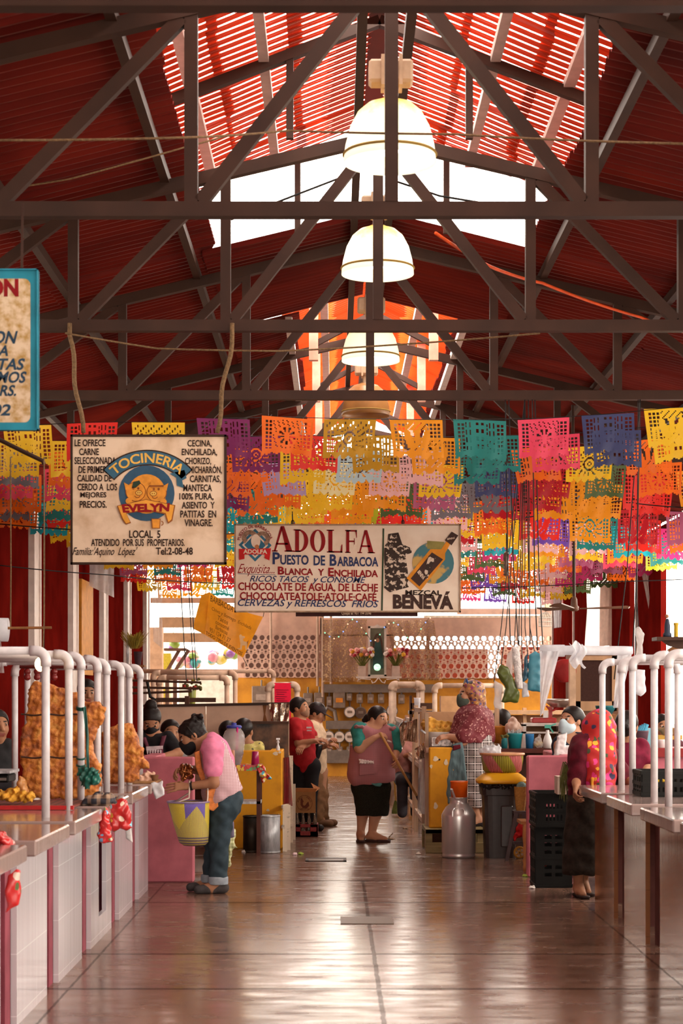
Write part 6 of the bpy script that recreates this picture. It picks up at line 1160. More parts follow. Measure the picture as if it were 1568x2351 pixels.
# cardboard box on bottle crate
d = 21.4; t = thing('bottle_crate', 'red plastic crate of empty glass bottles at the left edge of the aisle', 'crate', cen(703, 1920, d)); REDC = M('red_crate', (.25, .02, .018), .45); xa, xb = P(676, 0, d).x, P(730, 0, d).x; hz = .145
for a, b in (((xa, d, 0), (xb, d + .02, hz * .45)), ((xa, d, hz * .75), (xb, d + .02, hz)), ((xa, d, 0), (xa + .07, d + .02, hz)), ((xb - .09, d, 0), (xb, d + .02, hz)), ((xa, d + .3, 0), (xb, d + .32, hz)), ((xa, d, 0), (xa + .02, d + .32, hz)), ((xb - .02, d, 0), (xb, d + .32, hz)), ((xa, d, 0), (xb, d + .32, .02))): MB().box(a, b, .003).build('crate_side', REDC, t)
for i, (x, yy) in enumerate([(682 + 13.5 * k, q) for q in (.07, .22) for k in range(4)]):
    dd = d + yy; c = (P(x, 0, d).x, dd, .021); bt = thing('glass_bottle', f'empty glass bottle in the red crate, {ORD[i % 4]} from the left in the {"front" if i < 4 else "back"} row', 'bottle', c, 'crate bottles')
    MB().lathe([(.026, 0), (.028, .01), (.028, .11), (.022, .15), (.012, .19), (.011, .235), (.014, .238), (.014, .25)], c, 14).build('glass', M('bottle_glass', (.42, .3, .22), .1, trans=.6), bt, True)
t = thing('cardboard_box', 'brown cardboard box with a round rooster stamp on top of the bottles', 'box', (P(698, 0, d).x, d, .275)); xa, xb = P(672, 0, d).x, P(724, 0, d).x; ztp = zb(1818, d); CARD = M('cardboard', (.33, .15, .055), .8, var=.15); MB().box((xa, d + .0, .275), (xb, d + .3, ztp)).build('carton', CARD, t)
MB().add([(xa, d, ztp), (xb, d, ztp), (xb + .02, d - .03, ztp + .04), (xa + .01, d - .03, ztp + .045)], [(0, 1, 2, 3)]).add([(xb, d, ztp), (xb, d + .3, ztp), (xb + .05, d + .28, ztp + .03), (xb - .05, d + .03, ztp + .1)], [(0, 1, 2, 3)]).build('flap', M('orange_card', (.5, .2, .07), .8), t, solid=.004); PA = Art(t, d - .002); ST = M('stamp_brown', (.12, .03, .015), .8)
PA.ring(699, 1844, 17.5, 18.3, 0, 360, ST, 'stamp'); PA.text('PURO', 0, 0, 0, 0, ST, 'stamp', .02, arc=(699, 1844, 13, 16.5, 170, 110)); PA.text('DELO', 0, 0, 0, 0, ST, 'stamp', .02, arc=(699, 1844, 13, 16.5, 70, 10)); PA.text('MÉXICO', 690, 1855, 709, 1859, ST, 'stamp', .02); PA.poly([(690, 1836), (693, 1832), (696, 1838), (702, 1846), (708, 1840), (710, 1850), (704, 1856), (695, 1855), (690, 1848)], ST, 'stamp', 1); PA.ell(700, 1843, 4, 7, CARD, 'stamp', 2, .4); PA.flush()
# ================================================================ STALLS AND GOODS, RIGHT SIDE
def rack_stall(z0, z1, label, mat, h0=1.45, panel=None):
    t = thing('market_stall', label, 'market stall', (1.1, (z0 + z1) / 2, 0), 'right far stalls')
    for x in (.96, 1.75):
        for y in (z0, z1): MB().box((x - .025, y - .025, 0), (x + .025, y + .025, h0 if x < 1.2 else h0 + .1)).build('post', mat, t)
    for z in (.25, .82, h0 - .05): MB().bar((.96, z0, z), (.96, z1, z), .035, .05).build('rail', mat, t)
    MB().box((.95, z0, .84), (1.78, z1, .88)).build('counter_board', mat, t)
    if panel: MB().box((.985, z0 + .1, panel[0]), (1.0, z1 - .1, panel[1])).build('side_panel', panel[2], t)
    return t
rack_stall(20.3, 22.3, 'wooden stall frame right of the aisle, just behind the yellow stall wall', WOODP, 1.5, (.95, 1.4, BEIGE))
rack_stall(22.8, 25.2, 'wooden stall frame right of the aisle, second behind the yellow stall wall', M('tan_post', (.45, .26, .16), .6), 1.35, (.3, .8, M('dim_brown', (.12, .05, .03), .7)))
rack_stall(25.8, 30.5, 'wooden stall frame right of the aisle, farthest back', M('tan_post', ()), 1.3, (.85, 1.2, M('dim_brown', ())))
for i, (x0, x1, yt, d) in enumerate(((899, 968, 1571, 27.5), (998, 1152, 1574, 22.5), (904, 962, 1574, 29.5))):
    a = P(x0, yt, d); pframe(d, a.x, P(x1, yt, d).x - a.x, a.z, ('thick white pipe frame right of the sweeping person', 'wide pale frame above the flowered headscarf', 'white pipe frame inside the thick one')[i], 0, .042 if i != 1 else .03, 'stall pipe frames')
for o in list(COL.objects):
    if o.name.startswith('pipe_frame') and o.get('group') == 'stall pipe frames':
        for c_ in o.children: c_.data.materials[0] = M('aged_pipe', (.55, .4, .3), .5, var=.25, scale=10)
for i, (q, d, l) in enumerate(((((905, 1690), (928, 1652), (930, 1705), (912, 1745)), 22.9, 'crumpled brown foil hanging on the far right stall'), (((928, 1660), (958, 1650), (958, 1705), (926, 1700)), 21.8, 'crumpled silver foil wrapped over the right stall frame'), (((952, 1720), (985, 1695), (988, 1740), (960, 1745)), 20.0, 'crumpled silver foil at the corner of the right yellow wall'))): film('foil_sheet', q, d, l, FOIL, .045, 12, 12, 'foil')
film('plastic_curtain', ((962, 1742), (986, 1740), (986, 1870), (958, 1868)), 19.9, 'clear plastic hanging over red cloth beside the right yellow wall', CLEAR, .04, cat='draped film')
SD().poly([(972, 1748), (986, 1745), (986, 1820), (976, 1818)], 20.1, .04, .02).build('red_cloth', M('red_cloth', (.5, .06, .07), .7), None, .007, wob(.01, 30), label='pinkish red cloth hanging behind clear plastic by the yellow wall', cat='cloth')
t = thing('brush_broom', 'green-bristled broom standing upside at the far right stall', 'broom', cen(908, 1864, 25.2)); MB().tube([P(909, 1845, 25.2), P(904, 1760, 25.2)], .014, 8).build('stick', M('yellow_stick', (.55, .32, .08), .5), t); LP(908, 25.2, [(18, 1868), (17, 1860), (7, 1842), (5, 1838)], 16).build('bristles', M('green_bristle', (.09, .1, .02), .8, scale=50), t)
# green wood stand and yellow wall
GW = M('greenish_wood', (.3, .22, .1), .7, var=.4, sc3=(.3, 1, 3)); d = 19.2; t = thing('wooden_stand', 'low greenish wooden crate stand under the right yellow wall', 'stand', (1.25, d + .4, 0)); xa, xb = P(977, 0, d).x, P(1112, 0, d).x
for z0, z1 in ((0, .11), (.2, .245)): MB().box((xa, d, z0), (xb, d + .02, z1), .004).build('slat', GW, t)
for x in (xa, (xa + xb) / 2, xb - .07): MB().box((x, d + .02, 0), (x + .07, d + .09, .2)).build('block', GW, t); MB().box((x, d + .75, 0), (x + .07, d + .82, .2)).build('block', GW, t)
for k in range(6): MB().box((xa, d + .0 + k * .14, .2), (xb, d + .12 + k * .14, .247), .004).build('deck_board', GW, t)
a, b = P(985, 1716, 19.35), P(1044, 1716, 19.35); t = thing('stall_wall', 'narrow yellow stall end wall on the right, behind the milk can', 'stall wall', ((a.x + b.x) / 2, 19.35, .248)); MB().box((a.x, 19.35, .248), (b.x, 19.47, a.z), .012).build('masonry', YW, t)
for x, y, w, h in ((1000, 1742, 12, 12), (1024, 1750, 9, 14), (990, 1760, 6, 9), (1000, 1850, 9, 16), (1020, 1880, 14, 12)): MB().ppoly([(x + w / 2 * math.cos(k) * (1 + .3 * math.sin(3 * k + x)), y + h / 2 * math.sin(k)) for k in [i * .52 for i in range(12)]], 19.345, .004).build('bare_patch', CHIP, t)
MB().disc(P(1009, 1744, 19.345), (0, 1, 0), .009, 10, .01).build('bolt_hole', BLKP, t)
d = 19.75; t = thing('cooking_stall', 'beige sheet-metal cooking stall the headscarf person serves at', 'stall', (P(1010, 0, d).x, d, .25)); zt = zb(1716, d)
MB().box((P(976, 0, d).x, d - .2, zt - .05), (P(1046, 0, d).x, d + .6, zt)).build('counter_top', BEIGE, t); PB(964, 1634, 1062, 1716, d + .62, .03).build('backboard', M('sooty_beige', (.56, .33, .18), .5, var=.3, scale=6, col2=(.3, .16, .08), thr=(.2, .45)), t); MB().box((P(975, 0, d).x, d - .1, 0), (P(983, 0, d).x, d, zb(1636, d))).build('corner_post', WOODP, t); MB().box((P(986, 0, d).x, d + .1, 0), (P(1044, 0, d).x, d + .55, zt - .05)).build('cabinet', M('dim_brown', ()), t)
t = thing('stew_pot', 'large white enamel pot piled with golden tripe on the right stall', 'pot', cen(1010, 1716, d)); LP(1010, d, [(52, 1716), (58, 1712), (62, 1682), (66, 1680), (60, 1680), (56, 1690)]).build('pot_body', M('enamel', (.8, .75, .7), .25, var=.1), t, True)
SD().c(P(980, 1668, d), P(1040, 1672, d), .05, .04, 0, .03).c(P(976, 1662, d), P(990, 1652, d - .02), .045, .035, 0, .03).c(P(1000, 1660, d), P(1038, 1664, d - .05), .035, .03, 0, .02).c(P(985, 1677, d - .05), P(1030, 1676, d - .08), .03, .03, 0, .02).build('contents', M('golden_tripe', (.8, .42, .07), .4, var=.5, scale=14, bmp=.6), t, .007, wob(.01, 45)); MB().tube([P(977, 1684, d - .1), P(972, 1680, d - .1), P(966, 1676, d - .12)], .012, 7).build('pot_handle', GALV, t)
PB(990, 1693, 1040, 1714, d - .18, .12, .006).build('foil_box', M('patterned_foil', (.6, .52, .5), .3, .8, var=.6, scale=40, bmp=.5), label='foil-wrapped block on the stall in front of the enamel pot', cat='foil box')
d = 23.2; t = thing('wooden_chair', 'dark wooden chair stacked on the far right stall', 'chair', cen(970, 1640, d))
for x in (943, 996): PB(x - 3, 1597, x + 3, 1660, d, .04).build('leg', WOODD, t)
PB(943, 1614, 996, 1628, d, .04).build('back_slat', WOODD, t); PB(940, 1632, 1000, 1640, d, .45).build('seat', WOODD, t)
for x in (945, 994): PB(x - 3, 1638, x + 3, 1700, d + .4, .04).build('leg', WOODD, t)
LP(958, 22.7, [(12, 1632), (15, 1604), (17, 1602), (13, 1603)]).build('plastic_cup', MILKY, None, True, label='clear plastic cup on the dark chair', cat='cup')
PB(1012, 1598, 1062, 1645, 24.4, .3).build('carton', M('tan_carton', (.48, .27, .13), .8), label='tan carton behind the flowered headscarf', cat='box')
# milk can
d = 18.73; b0 = VY + EYE * F / d; SS = M('stainless', (.72, .68, .66), .3, .62, var=.12, scale=6, sc3=(1, 1, .2)); t = thing('milk_can', 'tall stainless steel milk can in the middle right foreground', 'milk can', (P(1053, 0, d).x, d, 0))
LP(1053, d, [(70, b0), (76, b0 - 1), (76, b0 - 7), (74, b0 - 9), (78, b0 - 12), (78, 1880), (79, 1872), (77, 1868), (60, 1853), (44, 1846), (40, 1842), (40, 1834), (43, 1832), (43, 1830), (38, 1830), (36, 1842)], 40).build('can_body', SS, t, True)
for s in (-1, 1): MB().tube([P(1053 + s * 14, 1875, d - .15), P(1053 + s * 14, 1862, d - .15), P(1053 + s * 10, 1856, d - .13), P(1053 + s * 3, 1856, d - .13)], .008, 7).build('side_handle', SS, t)
t = thing('plastic_tub', 'orange plastic tub standing in the mouth of the milk can', 'tub', cen(1054, 1833, d)); LP(1054, d, [(36, 1833), (40, 1797), (42, 1795), (40, 1793), (37, 1795)]).build('tub', translucent('orange_tub', (.9, .17, .01), .35, .3), t, True); MB().tube([P(1045, 1835, d - .07), P(1037, 1812, d - .1), P(1034, 1812, d - .1)], .012, 8).build('ladle_handle', SS, t)
# bin
d = 18.75; b0 = VY + EYE * F / d; t = thing('rubbish_bin', 'tall dark grey rubbish bin with black liner', 'bin', (P(1146, 0, d).x, d, 0)); x0, x1 = P(1112, 0, d).x, P(1182, 0, d).x; X0, X1 = P(1100, 0, d).x, P(1192, 0, d).x; zt = zb(1798, d); dp = .42; BN = M('bin_grey', (.045, .033, .03), .35, scale=20); mb = MB(); N_ = 28; vs = []
for z, xa, xb, y0, y1 in ((0, x0, x1, .06, dp - .06), (zt * .84, X0 + .03, X1 - .03, .01, dp - .01), (zt * .85, X0 + .012, X1 - .012, 0, dp), (zt, X0, X1, -.01, dp + .01)):
    for k in range(N_): a = 2 * math.pi * k / N_; c_, s_ = math.cos(a), math.sin(a); q = (abs(c_) ** 5 + abs(s_) ** 5) ** -.2; vs.append(((xa + xb) / 2 + (xb - xa) / 2 * c_ * q, d - .2 + (y0 + y1) / 2 + (y1 - y0) / 2 * s_ * q, z))
mb.add(vs, [(r * N_ + k, r * N_ + (k + 1) % N_, (r + 1) * N_ + (k + 1) % N_, (r + 1) * N_ + k) for r in range(3) for k in range(N_)] + [tuple(range(N_))[::-1], tuple(range(3 * N_, 4 * N_))]); mb.build('bin_body', BN, t); PB(1150, 1850, 1178, 1945, d - .2 - .022, .03, .01).build('moulded_panel', BN, t)
SD().poly([(1099, 1795), (1193, 1795), (1190, 1806), (1165, 1812), (1140, 1808), (1118, 1814), (1102, 1808)], d - .2, .03, .02).build('bin_liner', M('bin_liner', (.015, .012, .013), .2, bmp=.5, scale=25), t, .007, wob(.014, 45))
t = thing('bin_lid', 'bright yellow plastic bin lid lying on the rubbish bin', 'lid', cen(1152, 1798, d)); mb = MB(); vs = []
for y, w, dd in ((1797, 116, .27), (1791, 118, .275), (1788, 112, .26), (1776, 82, .2), (1773, 70, .17)):
    for k in range(N_): a = 2 * math.pi * k / N_; c_, s_ = math.cos(a), math.sin(a); q = (abs(c_) ** 5 + abs(s_) ** 5) ** -.2; vs.append((P(1152, 0, d).x + w / 2 * mpp(d) * c_ * q, d + dd * s_ * q, zb(y, d)))
mb.add(vs, [(r * N_ + k, r * N_ + (k + 1) % N_, (r + 1) * N_ + (k + 1) % N_, (r + 1) * N_ + k) for r in range(4) for k in range(N_)] + [tuple(range(N_))[::-1], tuple(range(4 * N_, 5 * N_))]); mb.build('lid', M('yellow_lid', (.85, .42, .01), .35, var=.1), t, True)
def m_bask():
    m, nt, b = nodes_of('pink_lime_basket'); x = sep(nt, tcoord(nt)); ang = mth(nt, 'ARCTAN2', x[1], x[0]); f = mth(nt, 'SINE', mth(nt, 'ADD', mth(nt, 'MULTIPLY', ang, 4), mth(nt, 'MULTIPLY', x[2], 14))); c = ramp(nt, mth(nt, 'ADD', mth(nt, 'MULTIPLY', f, .5), .5), [(.4, (.75, .2, .2)), (.52, (.42, .36, .04))]); nt.links.new(c, b.inputs['Base Color']); b.inputs['Roughness'].default_value = .3; w = mth(nt, 'SINE', mth(nt, 'MULTIPLY', ang, 70)); bump(nt, b, w, .9, .01); return m
t = thing('plastic_basket', 'round pink and lime ribbed basket on the yellow bin lid', 'basket', cen(1153, 1773, d)); LP(1153, d, [(78, 1773), (88, 1768), (96, 1745), (97, 1733), (94, 1730)], 40).build('basket_body', m_bask(), t, True)
MB().tube([V((P(1153, 0, d).x + 49 * mpp(d) * math.cos(a), d + 49 * mpp(d) * math.sin(a), zb(1731, d))) for a in [k * math.pi / 16 for k in range(33)]], .014, 7, False).build('rim', M('gold_rim', (.6, .28, .14), .4), t); SD().e(P(1125, 1724, d), (.11, .1, .05), None, 0).e(P(1135, 1718, d), (.06, .06, .04), None, 0).build('crumpled_bag', MILKY, None, .007, wob(.014, 45), label='crumpled white plastic bag on the pink and lime basket', cat='bag')
# dark wood counter with tubs
d = 19.6; t = thing('wooden_counter', 'dark red wooden counter behind the bin', 'counter', (P(1190, 0, d).x, d, 0)); xa, xb = P(1128, 0, d).x, P(1265, 0, d).x; zt = zb(1719, d); MB().box((xa, d, zt - .045), (xb, d + .75, zt)).build('top', M('red_brown_wood', (.1, .025, .018), .45), t); MB().box((xa + .03, d + .3, 0), (xb - .02, d + .7, zt - .045)).build('base', WOODD, t)
TEAL = M('teal_plastic', (.01, .2, .23), .35, var=.1); BLUE = M('blue_plastic', (.02, .17, .42), .35, var=.1)
t = thing('plastic_tub', 'teal plastic tub full of cutlery on the dark wood counter', 'tub', cen(1182, 1718, d + .15)); LP(1182, d + .15, [(28, 1718), (35, 1686), (37, 1683), (34, 1684), (27, 1712)]).build('tub', TEAL, t, True)
for k in range(9): MB().tube([P(1170 + k * 3, 1700, d + .13 + .02 * (k % 3)), P(1167 + k * 3.6, 1674 + (k * 5 % 7), d + .13)], .007, 5).build('cutlery', GALV, t)
LP(1216, d + .12, [(17, 1718), (20, 1688), (21, 1685), (18, 1686)]).build('tumbler', BLUE, None, True, label='blue plastic tumbler beside the teal cutlery tub', cat='tumbler')
t = thing('small_bottle', 'small teal bottle left of the teal cutlery tub', 'bottle', cen(1158, 1718, d + .1)); LP(1158, d + .1, [(14, 1718), (15, 1702), (12, 1696), (8, 1694)]).build('bottle', M('teal_bottle', (.02, .15, .17), .4), t, True); SD().c(P(1152, 1692, d + .1), P(1165, 1689, d + .1), .015, .02).build('herbs', M('dry_herb', (.12, .12, .04), .8), t, .006, wob(.01, 60))
LP(1146, d + .5, [(30, 1706), (40, 1680), (48, 1670), (49, 1667), (44, 1669)]).build('clay_bowl', M('orange_clay', (.6, .22, .03), .5, var=.4, scale=8), None, True, label='large orange clay bowl behind the headscarf person', cat='bowl')
SD().e(P(1178, 1672, d + .35), (.09, .08, .075), None, 0).c(P(1178, 1656, d + .35), P(1178, 1662, d + .35), .05, .06, 0, .02).build('bread_bag', translucent('cream_bag', (.72, .5, .4), .4, .25), None, .007, wob(.006, 40), label='knotted cream plastic bag behind the teal tub', cat='bag')
t = thing('plastic_rack', 'white plastic rack on the dark wood counter', 'rack', cen(1245, 1718, d + .4)); WR = M('white_rack', (.7, .62, .58), .5)
for q in ((1201, 1663, 1208, 1718), (1282, 1663, 1289, 1718), (1201, 1660, 1289, 1667), (1201, 1680, 1289, 1684)): PB(*q, d + .4, .22).build('bar', WR, t)
PB(1208, 1667, 1282, 1718, d + .6, .02).build('back', M('brown_back', (.22, .1, .05), .7), t)
t = thing('spray_bottle', 'white spray bottle with green trigger on the dark wood counter', 'spray bottle', cen(1257, 1718, d + .1)); LP(1257, d + .1, [(20, 1718), (20, 1700), (14, 1690), (8, 1684), (8, 1676)]).build('bottle', WHP, t, True); MB().box(P(1251, 1672, d + .08), P(1264, 1664, d + .12)).bar(P(1262, 1670, d + .1), P(1270, 1682, d + .1), .015).bar(P(1262, 1667, d + .1), P(1276, 1662, d + .1), .014).build('trigger', M('green_trigger', (.1, .45, .36), .4), t)
SD().e(P(1236, 1708, d + .1), (.05, .05, .045), None, 0).c(P(1238, 1690, d + .1), P(1236, 1700, d + .1), .015, .04, 0, .02).build('fruit_bag', CLEAR, None, .006, wob(.008, 60), label='clear bag of yellow chillies beside the blue tumbler', cat='bag')
for k in range(4): MB().ball(P(1230 + k * 4, 1710 - (k % 2) * 5, d + .1), .018, 10, (1, 1, .7)).build('yellow_chilli', M('chilli_yellow', (.75, .5, .02), .4), label=f'yellow chilli in the clear bag, {ORD[k]} from the left', cat='chilli', group='chillies in the bag')
t = thing('balance_scale', 'red market scale with shiny pan above the white rack', 'scale', cen(1255, 1661, d + .5)); RS = M('scale_red', (.4, .015, .015), .35); PB(1222, 1648, 1278, 1660, d + .45, .22, .01).build('scale_base', RS, t); PB(1260, 1622, 1268, 1648, d + .52, .05).build('column', RS, t); PB(1248, 1632, 1258, 1648, d + .42, .05).build('dial', WHP, t); LP(1282, d + .55, [(30, 1624), (56, 1614), (66, 1607), (60, 1604), (2, 1606)]).build('pan', M('pan_metal', (.6, .52, .48), .3, .8), t, True); MB().tube([P(1264, 1632, d + .5), P(1254, 1620, d + .5)], .01).tube([P(1268, 1632, d + .5), P(1288, 1622, d + .5)], .01).build('arm', RS, t)
# pink wall, crates, stool corner
pw = stallwall('stall_wall', 1211, 1735, 1332, 16.66, PINKP, 'low pink stall wall on the right in front of the masked vendor', .14, 1.6)
def crate(xa, xb, za, zb_, d, dp, label, upright):
    t = thing('plastic_crate', label, 'crate', ((xa + xb) / 2, d + dp / 2, za), 'black crates'); th = .018
    def panel(nm, p0, u, v, lu, lv, holes):
        mb = MB(); nu, nv = 20, 16
        def pt(i, j): return V(p0) + V(u) * (lu * i / nu) + V(v) * (lv * j / nv)
        for j in range(nv):
            for i in range(nu):
                if not holes(i, j): mb.add([pt(i, j), pt(i + 1, j), pt(i + 1, j + 1), pt(i, j + 1)], [(0, 1, 2, 3)])
        mb.build(nm, BLKP, t, solid=th)
    hs = (lambda i, j: 5 <= i < 15 and i % 2 == 1 and (3 <= j < 6 or 8 <= j < 11)) if not upright else (lambda i, j: (5 <= i < 9 or 11 <= i < 15) and j % 2 == 1 and j not in (7,) and 1 < j < 14)
    hs2 = lambda i, j: i % 5 in (1, 2, 3) and j % 4 in (1, 2, 3) and 0 < j < 15
    panel('front_panel', (xa, d, za), (1, 0, 0), (0, 0, 1), xb - xa, zb_ - za, hs); panel('back_panel', (xa, d + dp, za), (1, 0, 0), (0, 0, 1), xb - xa, zb_ - za, hs); panel('side_panel', (xa, d, za), (0, 1, 0), (0, 0, 1), dp, zb_ - za, hs2); panel('side_panel', (xb, d, za), (0, 1, 0), (0, 0, 1), dp, zb_ - za, hs2)
    MB().box((xa, d, za), (xb, d + dp, za + .015)).build('base', BLKP, t)
    r = MB()
    for z in (za + .02, (za + zb_) / 2, zb_ - .015): r.box((xa - .012, d - .014, z - .012), (xb + .012, d + .004, z + .012)); r.box((xa - .014, d, z - .012), (xa + .004, d + dp, z + .012))
    r.build('rim', BLKP, t); return t
d = 15.75; crate(P(1230, 0, d).x, P(1311, 0, d).x, 0, zb(1900, d), d, .36, 'tall black plastic crate on the floor, lower of two, by the right pink wall', True); d = 15.75; crate(P(1231, 0, d).x, P(1314, 0, d).x, zb(1899, d), zb(1820, d), d - .05, .52, 'black plastic crate stacked on the upright crate', False)
MB().ball(P(1246, 1975, 15.95), .06, 12).build('tomato', M('tomato_red', (.5, .03, .02), .35), label='red tomato behind the slots of the lower black crate', cat='tomato')
PB(1280, 1783, 1318, 1824, 15.55, .22).build('white_box', M('white_card', (.66, .5, .4), .7), label='small whitish box on the upper black crate', cat='box')
t = thing('green_onions', 'drooping bunch of green onions over the whitish box', 'vegetables', cen(1305, 1780, 15.45))
mb = MB()
for k in range(60): x = R.uniform(1298, 1318); y = R.uniform(1752, 1780); s = R.uniform(.3, 1); mb.tube([P(x, y, 15.4), P(x - 6 * s, y - 6, 15.38), P(x - 14 * s, y + 25 * s, 15.36), P(x - 16 * s + R.uniform(-3, 6), y + 75 * s, 15.37)], [.006, .006, .005, .002], 4)
mb.build('leaves', M('onion_green', (.14, .14, .035), .6, var=.4), t); LP(1300, 15.5, [(10, 1782), (12, 1770), (8, 1768)]).build('jar', M('pink_jar', (.7, .4, .38), .4), thing('small_jar', 'small pink jar on the whitish box', 'jar', cen(1300, 1782, 15.5)))
d = 18.3; t = thing('wooden_stool', 'grey wooden step stool between the bin and the pink wall', 'stool', cen(1182, 1972, d)); GWD = M('grey_wood', (.13, .1, .1), .6)
for x0, y0, x1, dd in ((1185, 1868, 1163, 0), (1203, 1868, 1206, 0), (1188, 1868, 1175, .35), (1203, 1868, 1210, .35)): a, b = P(x0, y0, d + dd), P(x1, 1900, d + dd); b.z = .0; MB().bar(a, b, .035).build('leg', GWD, t)
MB().bar(P(1178, 1935, d), P(1206, 1935, d), .03).build('rung', GWD, t); PB(1180, 1863, 1208, 1869, d, .38).build('seat', GWD, t)
t = thing('wicker_basket', 'yellow wicker basket with a blue ball of string on the grey stool', 'basket', cen(1195, 1863, d + .1)); LP(1195, d + .15, [(20, 1863), (28, 1825), (30, 1806), (27, 1808)]).build('basket_body', M('wicker', (.6, .32, .08), .7, scale=50, bmp=.6), t); MB().ball(P(1197, 1806, d + .15), .05, 12).build('string_ball', M('blue_string', (.25, .42, .4), .8, scale=60, bmp=.5), t)
SD().poly([(1190, 1890), (1205, 1888), (1210, 1905), (1198, 1918), (1180, 1930), (1180, 1922)], d - .06, .03, .02).build('red_rag', M('red_rag', (.55, .02, .02), .7), None, .006, wob(.012, 45), label='red rag hanging on the grey stool', cat='rag')
t = thing('trolley_wheel', 'small yellow spoked wheel behind the grey stool', 'wheel', P(1192, 1972, 18.55)); c = V((P(1193, 0, 18.55).x, 18.55, .062)); mb = MB().tube([c + V((.052 * math.cos(a), 0, .052 * math.sin(a))) for a in [k * math.pi / 12 for k in range(25)]], .01, 8, False); mb.build('tyre', M('yellow_wheel', (.5, .25, .03), .5), t)
for k in range(5): a = k * 1.2566; MB().bar(c, c + V((.05 * math.cos(a), 0, .05 * math.sin(a))), .012).build('spoke', M('yellow_wheel', ()), t)
d = 17.2; t = thing('turned_leg_table', 'small table with a turned wooden leg beside the right pink wall', 'table', cen(1206, 2014, d)); b0 = VY + EYE * F / d; LP(1206, d, [(10, b0), (12, 1990), (9, 1984), (13, 1976), (8, 1968), (12, 1950), (9, 1940), (13, 1925), (12, 1892)], 14).build('leg', M('honey_wood', (.5, .22, .07), .45), t, True); PB(1196, 1886, 1216, 1893, d - .02, .4).build('tabletop', M('honey_wood', ()), t)
# black mesh crate on the right counter
d = 13.0; crate(P(1469, 0, d).x, P(1600, 0, d).x, .919, zb(1768, d), d - .1, .35, 'black mesh crate standing on the right tiled counter', False)
SD().c(P(1500, 1800, d), P(1525, 1798, d), .03, .03).build('yellow_bag', M('yellow_pack', (.7, .45, .02), .4), None, .007, wob(.01, 50), label='yellow packet inside the black mesh crate', cat='packet')
# things behind the right counters
d = 17.4; t = thing('back_counter', 'pink counter behind the right pipe frames', 'counter', (P(1530, 0, d).x, d, 0)); MB().box((P(1480, 0, d).x, d, 0), (4.05, d + .5, zb(1738, d))).build('base', PINKP, t); MB().box((P(1478, 0, d).x, d - .03, zb(1738, d)), (4.05, d + .55, zb(1718, d))).build('top', M('red_top', (.3, .03, .03), .5), t)
t = thing('plastic_pail', 'dark mauve pail with blue bottles behind the right pipes', 'pail', cen(1468, 1718, d + .1)); LP(1470, d + .1, [(26, 1718), (38, 1680), (40, 1677), (36, 1678)]).build('pail', M('mauve_pail', (.12, .07, .09), .4), t, True)
for k in range(3): MB().tube([P(1462 + k * 7, 1685, d + .1), P(1474 + k * 5, 1668 - k * 3, d + .1)], .025, 8).build('blue_bottle', M('sky_plastic', (.08, .4, .6), .35), t)
PB(1484, 1672, 1497, 1718, d + .2, .3).build('blue_shelf', M('light_blue', (.25, .55, .65), .5), label='light blue shelf unit behind the right pipes', cat='shelf'); LP(1518, d + .2, [(18, 1718), (20, 1700), (22, 1698)]).build('white_pot', WHP, None, True, label='small white pot at the far right counter', cat='pot'); PB(1512, 1688, 1566, 1698, d + .35, .2).build('yellow_tray', M('yellow_tray', (.55, .32, .06), .5), label='yellow tray stacked on the right back counter', cat='tray')
SD().poly([(1512, 1675), (1530, 1668), (1550, 1672), (1560, 1690), (1520, 1690)], d + .4, .08, .04).build('brown_sack', cloth('sack', (.35, .2, .1)), None, .008, wob(.012, 30), label='brown sack lying behind the yellow tray', cat='sack')
PB(1366, 1640, 1416, 1970, 18.5, .25).build('tub_stand', WOODM, label='brown stand under the dark teal tub', cat='stand'); LP(1390, 18.6, [(30, 1640), (46, 1624), (48, 1620)]).build('teal_tub', M('dark_teal', (.02, .13, .15), .4), None, True, label='dark teal tub behind the red flowered shawl', cat='tub')
# cupboard
d = 20.2; t = thing('cupboard', 'wooden cupboard with dark mesh door behind the masked vendor', 'cupboard', cen(1362, 1640, d)); CF = M('cupboard_wood', (.5, .3, .17), .6, var=.25, sc3=(1, 1, .2)); MB().box((P(1312, 0, d).x, d, .9), (P(1425, 0, d).x, d + .5, zb(1500, d))).build('carcass', M('cupboard_dark', (.2, .1, .06), .7), t)
dr = MB()
for q in ((1322, 1506, 1333, 1632), (1405, 1506, 1416, 1632), (1322, 1506, 1416, 1516), (1322, 1610, 1416, 1632)): a, b = pbox(*q, d - .03, .03); dr.box(a, b)
o = dr.build('door', CF, t); PB(1333, 1516, 1405, 1610, d - .01, .01).build('mesh', M('dark_mesh', (.05, .02, .015), .7, scale=60), o); PB(1318, 1560, 1322, 1590, d - .04, .02).build('handle', STEEL, o); MB().box((P(1312, 0, d).x, d, 0), (P(1425, 0, d).x, d + .5, .9)).build('base', WOODM, t)
t = thing('wooden_shelf', 'wooden shelf unit with bowls behind the red market scale', 'shelf', (P(1180, 0, 23.6).x, 23.6, 0)); 
for x in (1098, 1205, 1300): PB(x - 4, 1625, x + 4, 1690, 23.6, .1).build('upright', CF, t); 
for y in (1640, 1648): MB().box((P(1098, 0, 23.6).x, 23.5, zb(y + 60 * (y > 1645), 23.6)), (P(1310, 0, 23.6).x, 23.9, zb(y + 60 * (y > 1645), 23.6) + .05)).build('shelf_board', CF, t)
MB().box((P(1098, 0, 23.6).x, 23.85, 0), (P(1310, 0, 23.6).x, 23.9, zb(1642, 23.6))).build('back', M('shelf_back', (.38, .22, .13), .7), t)
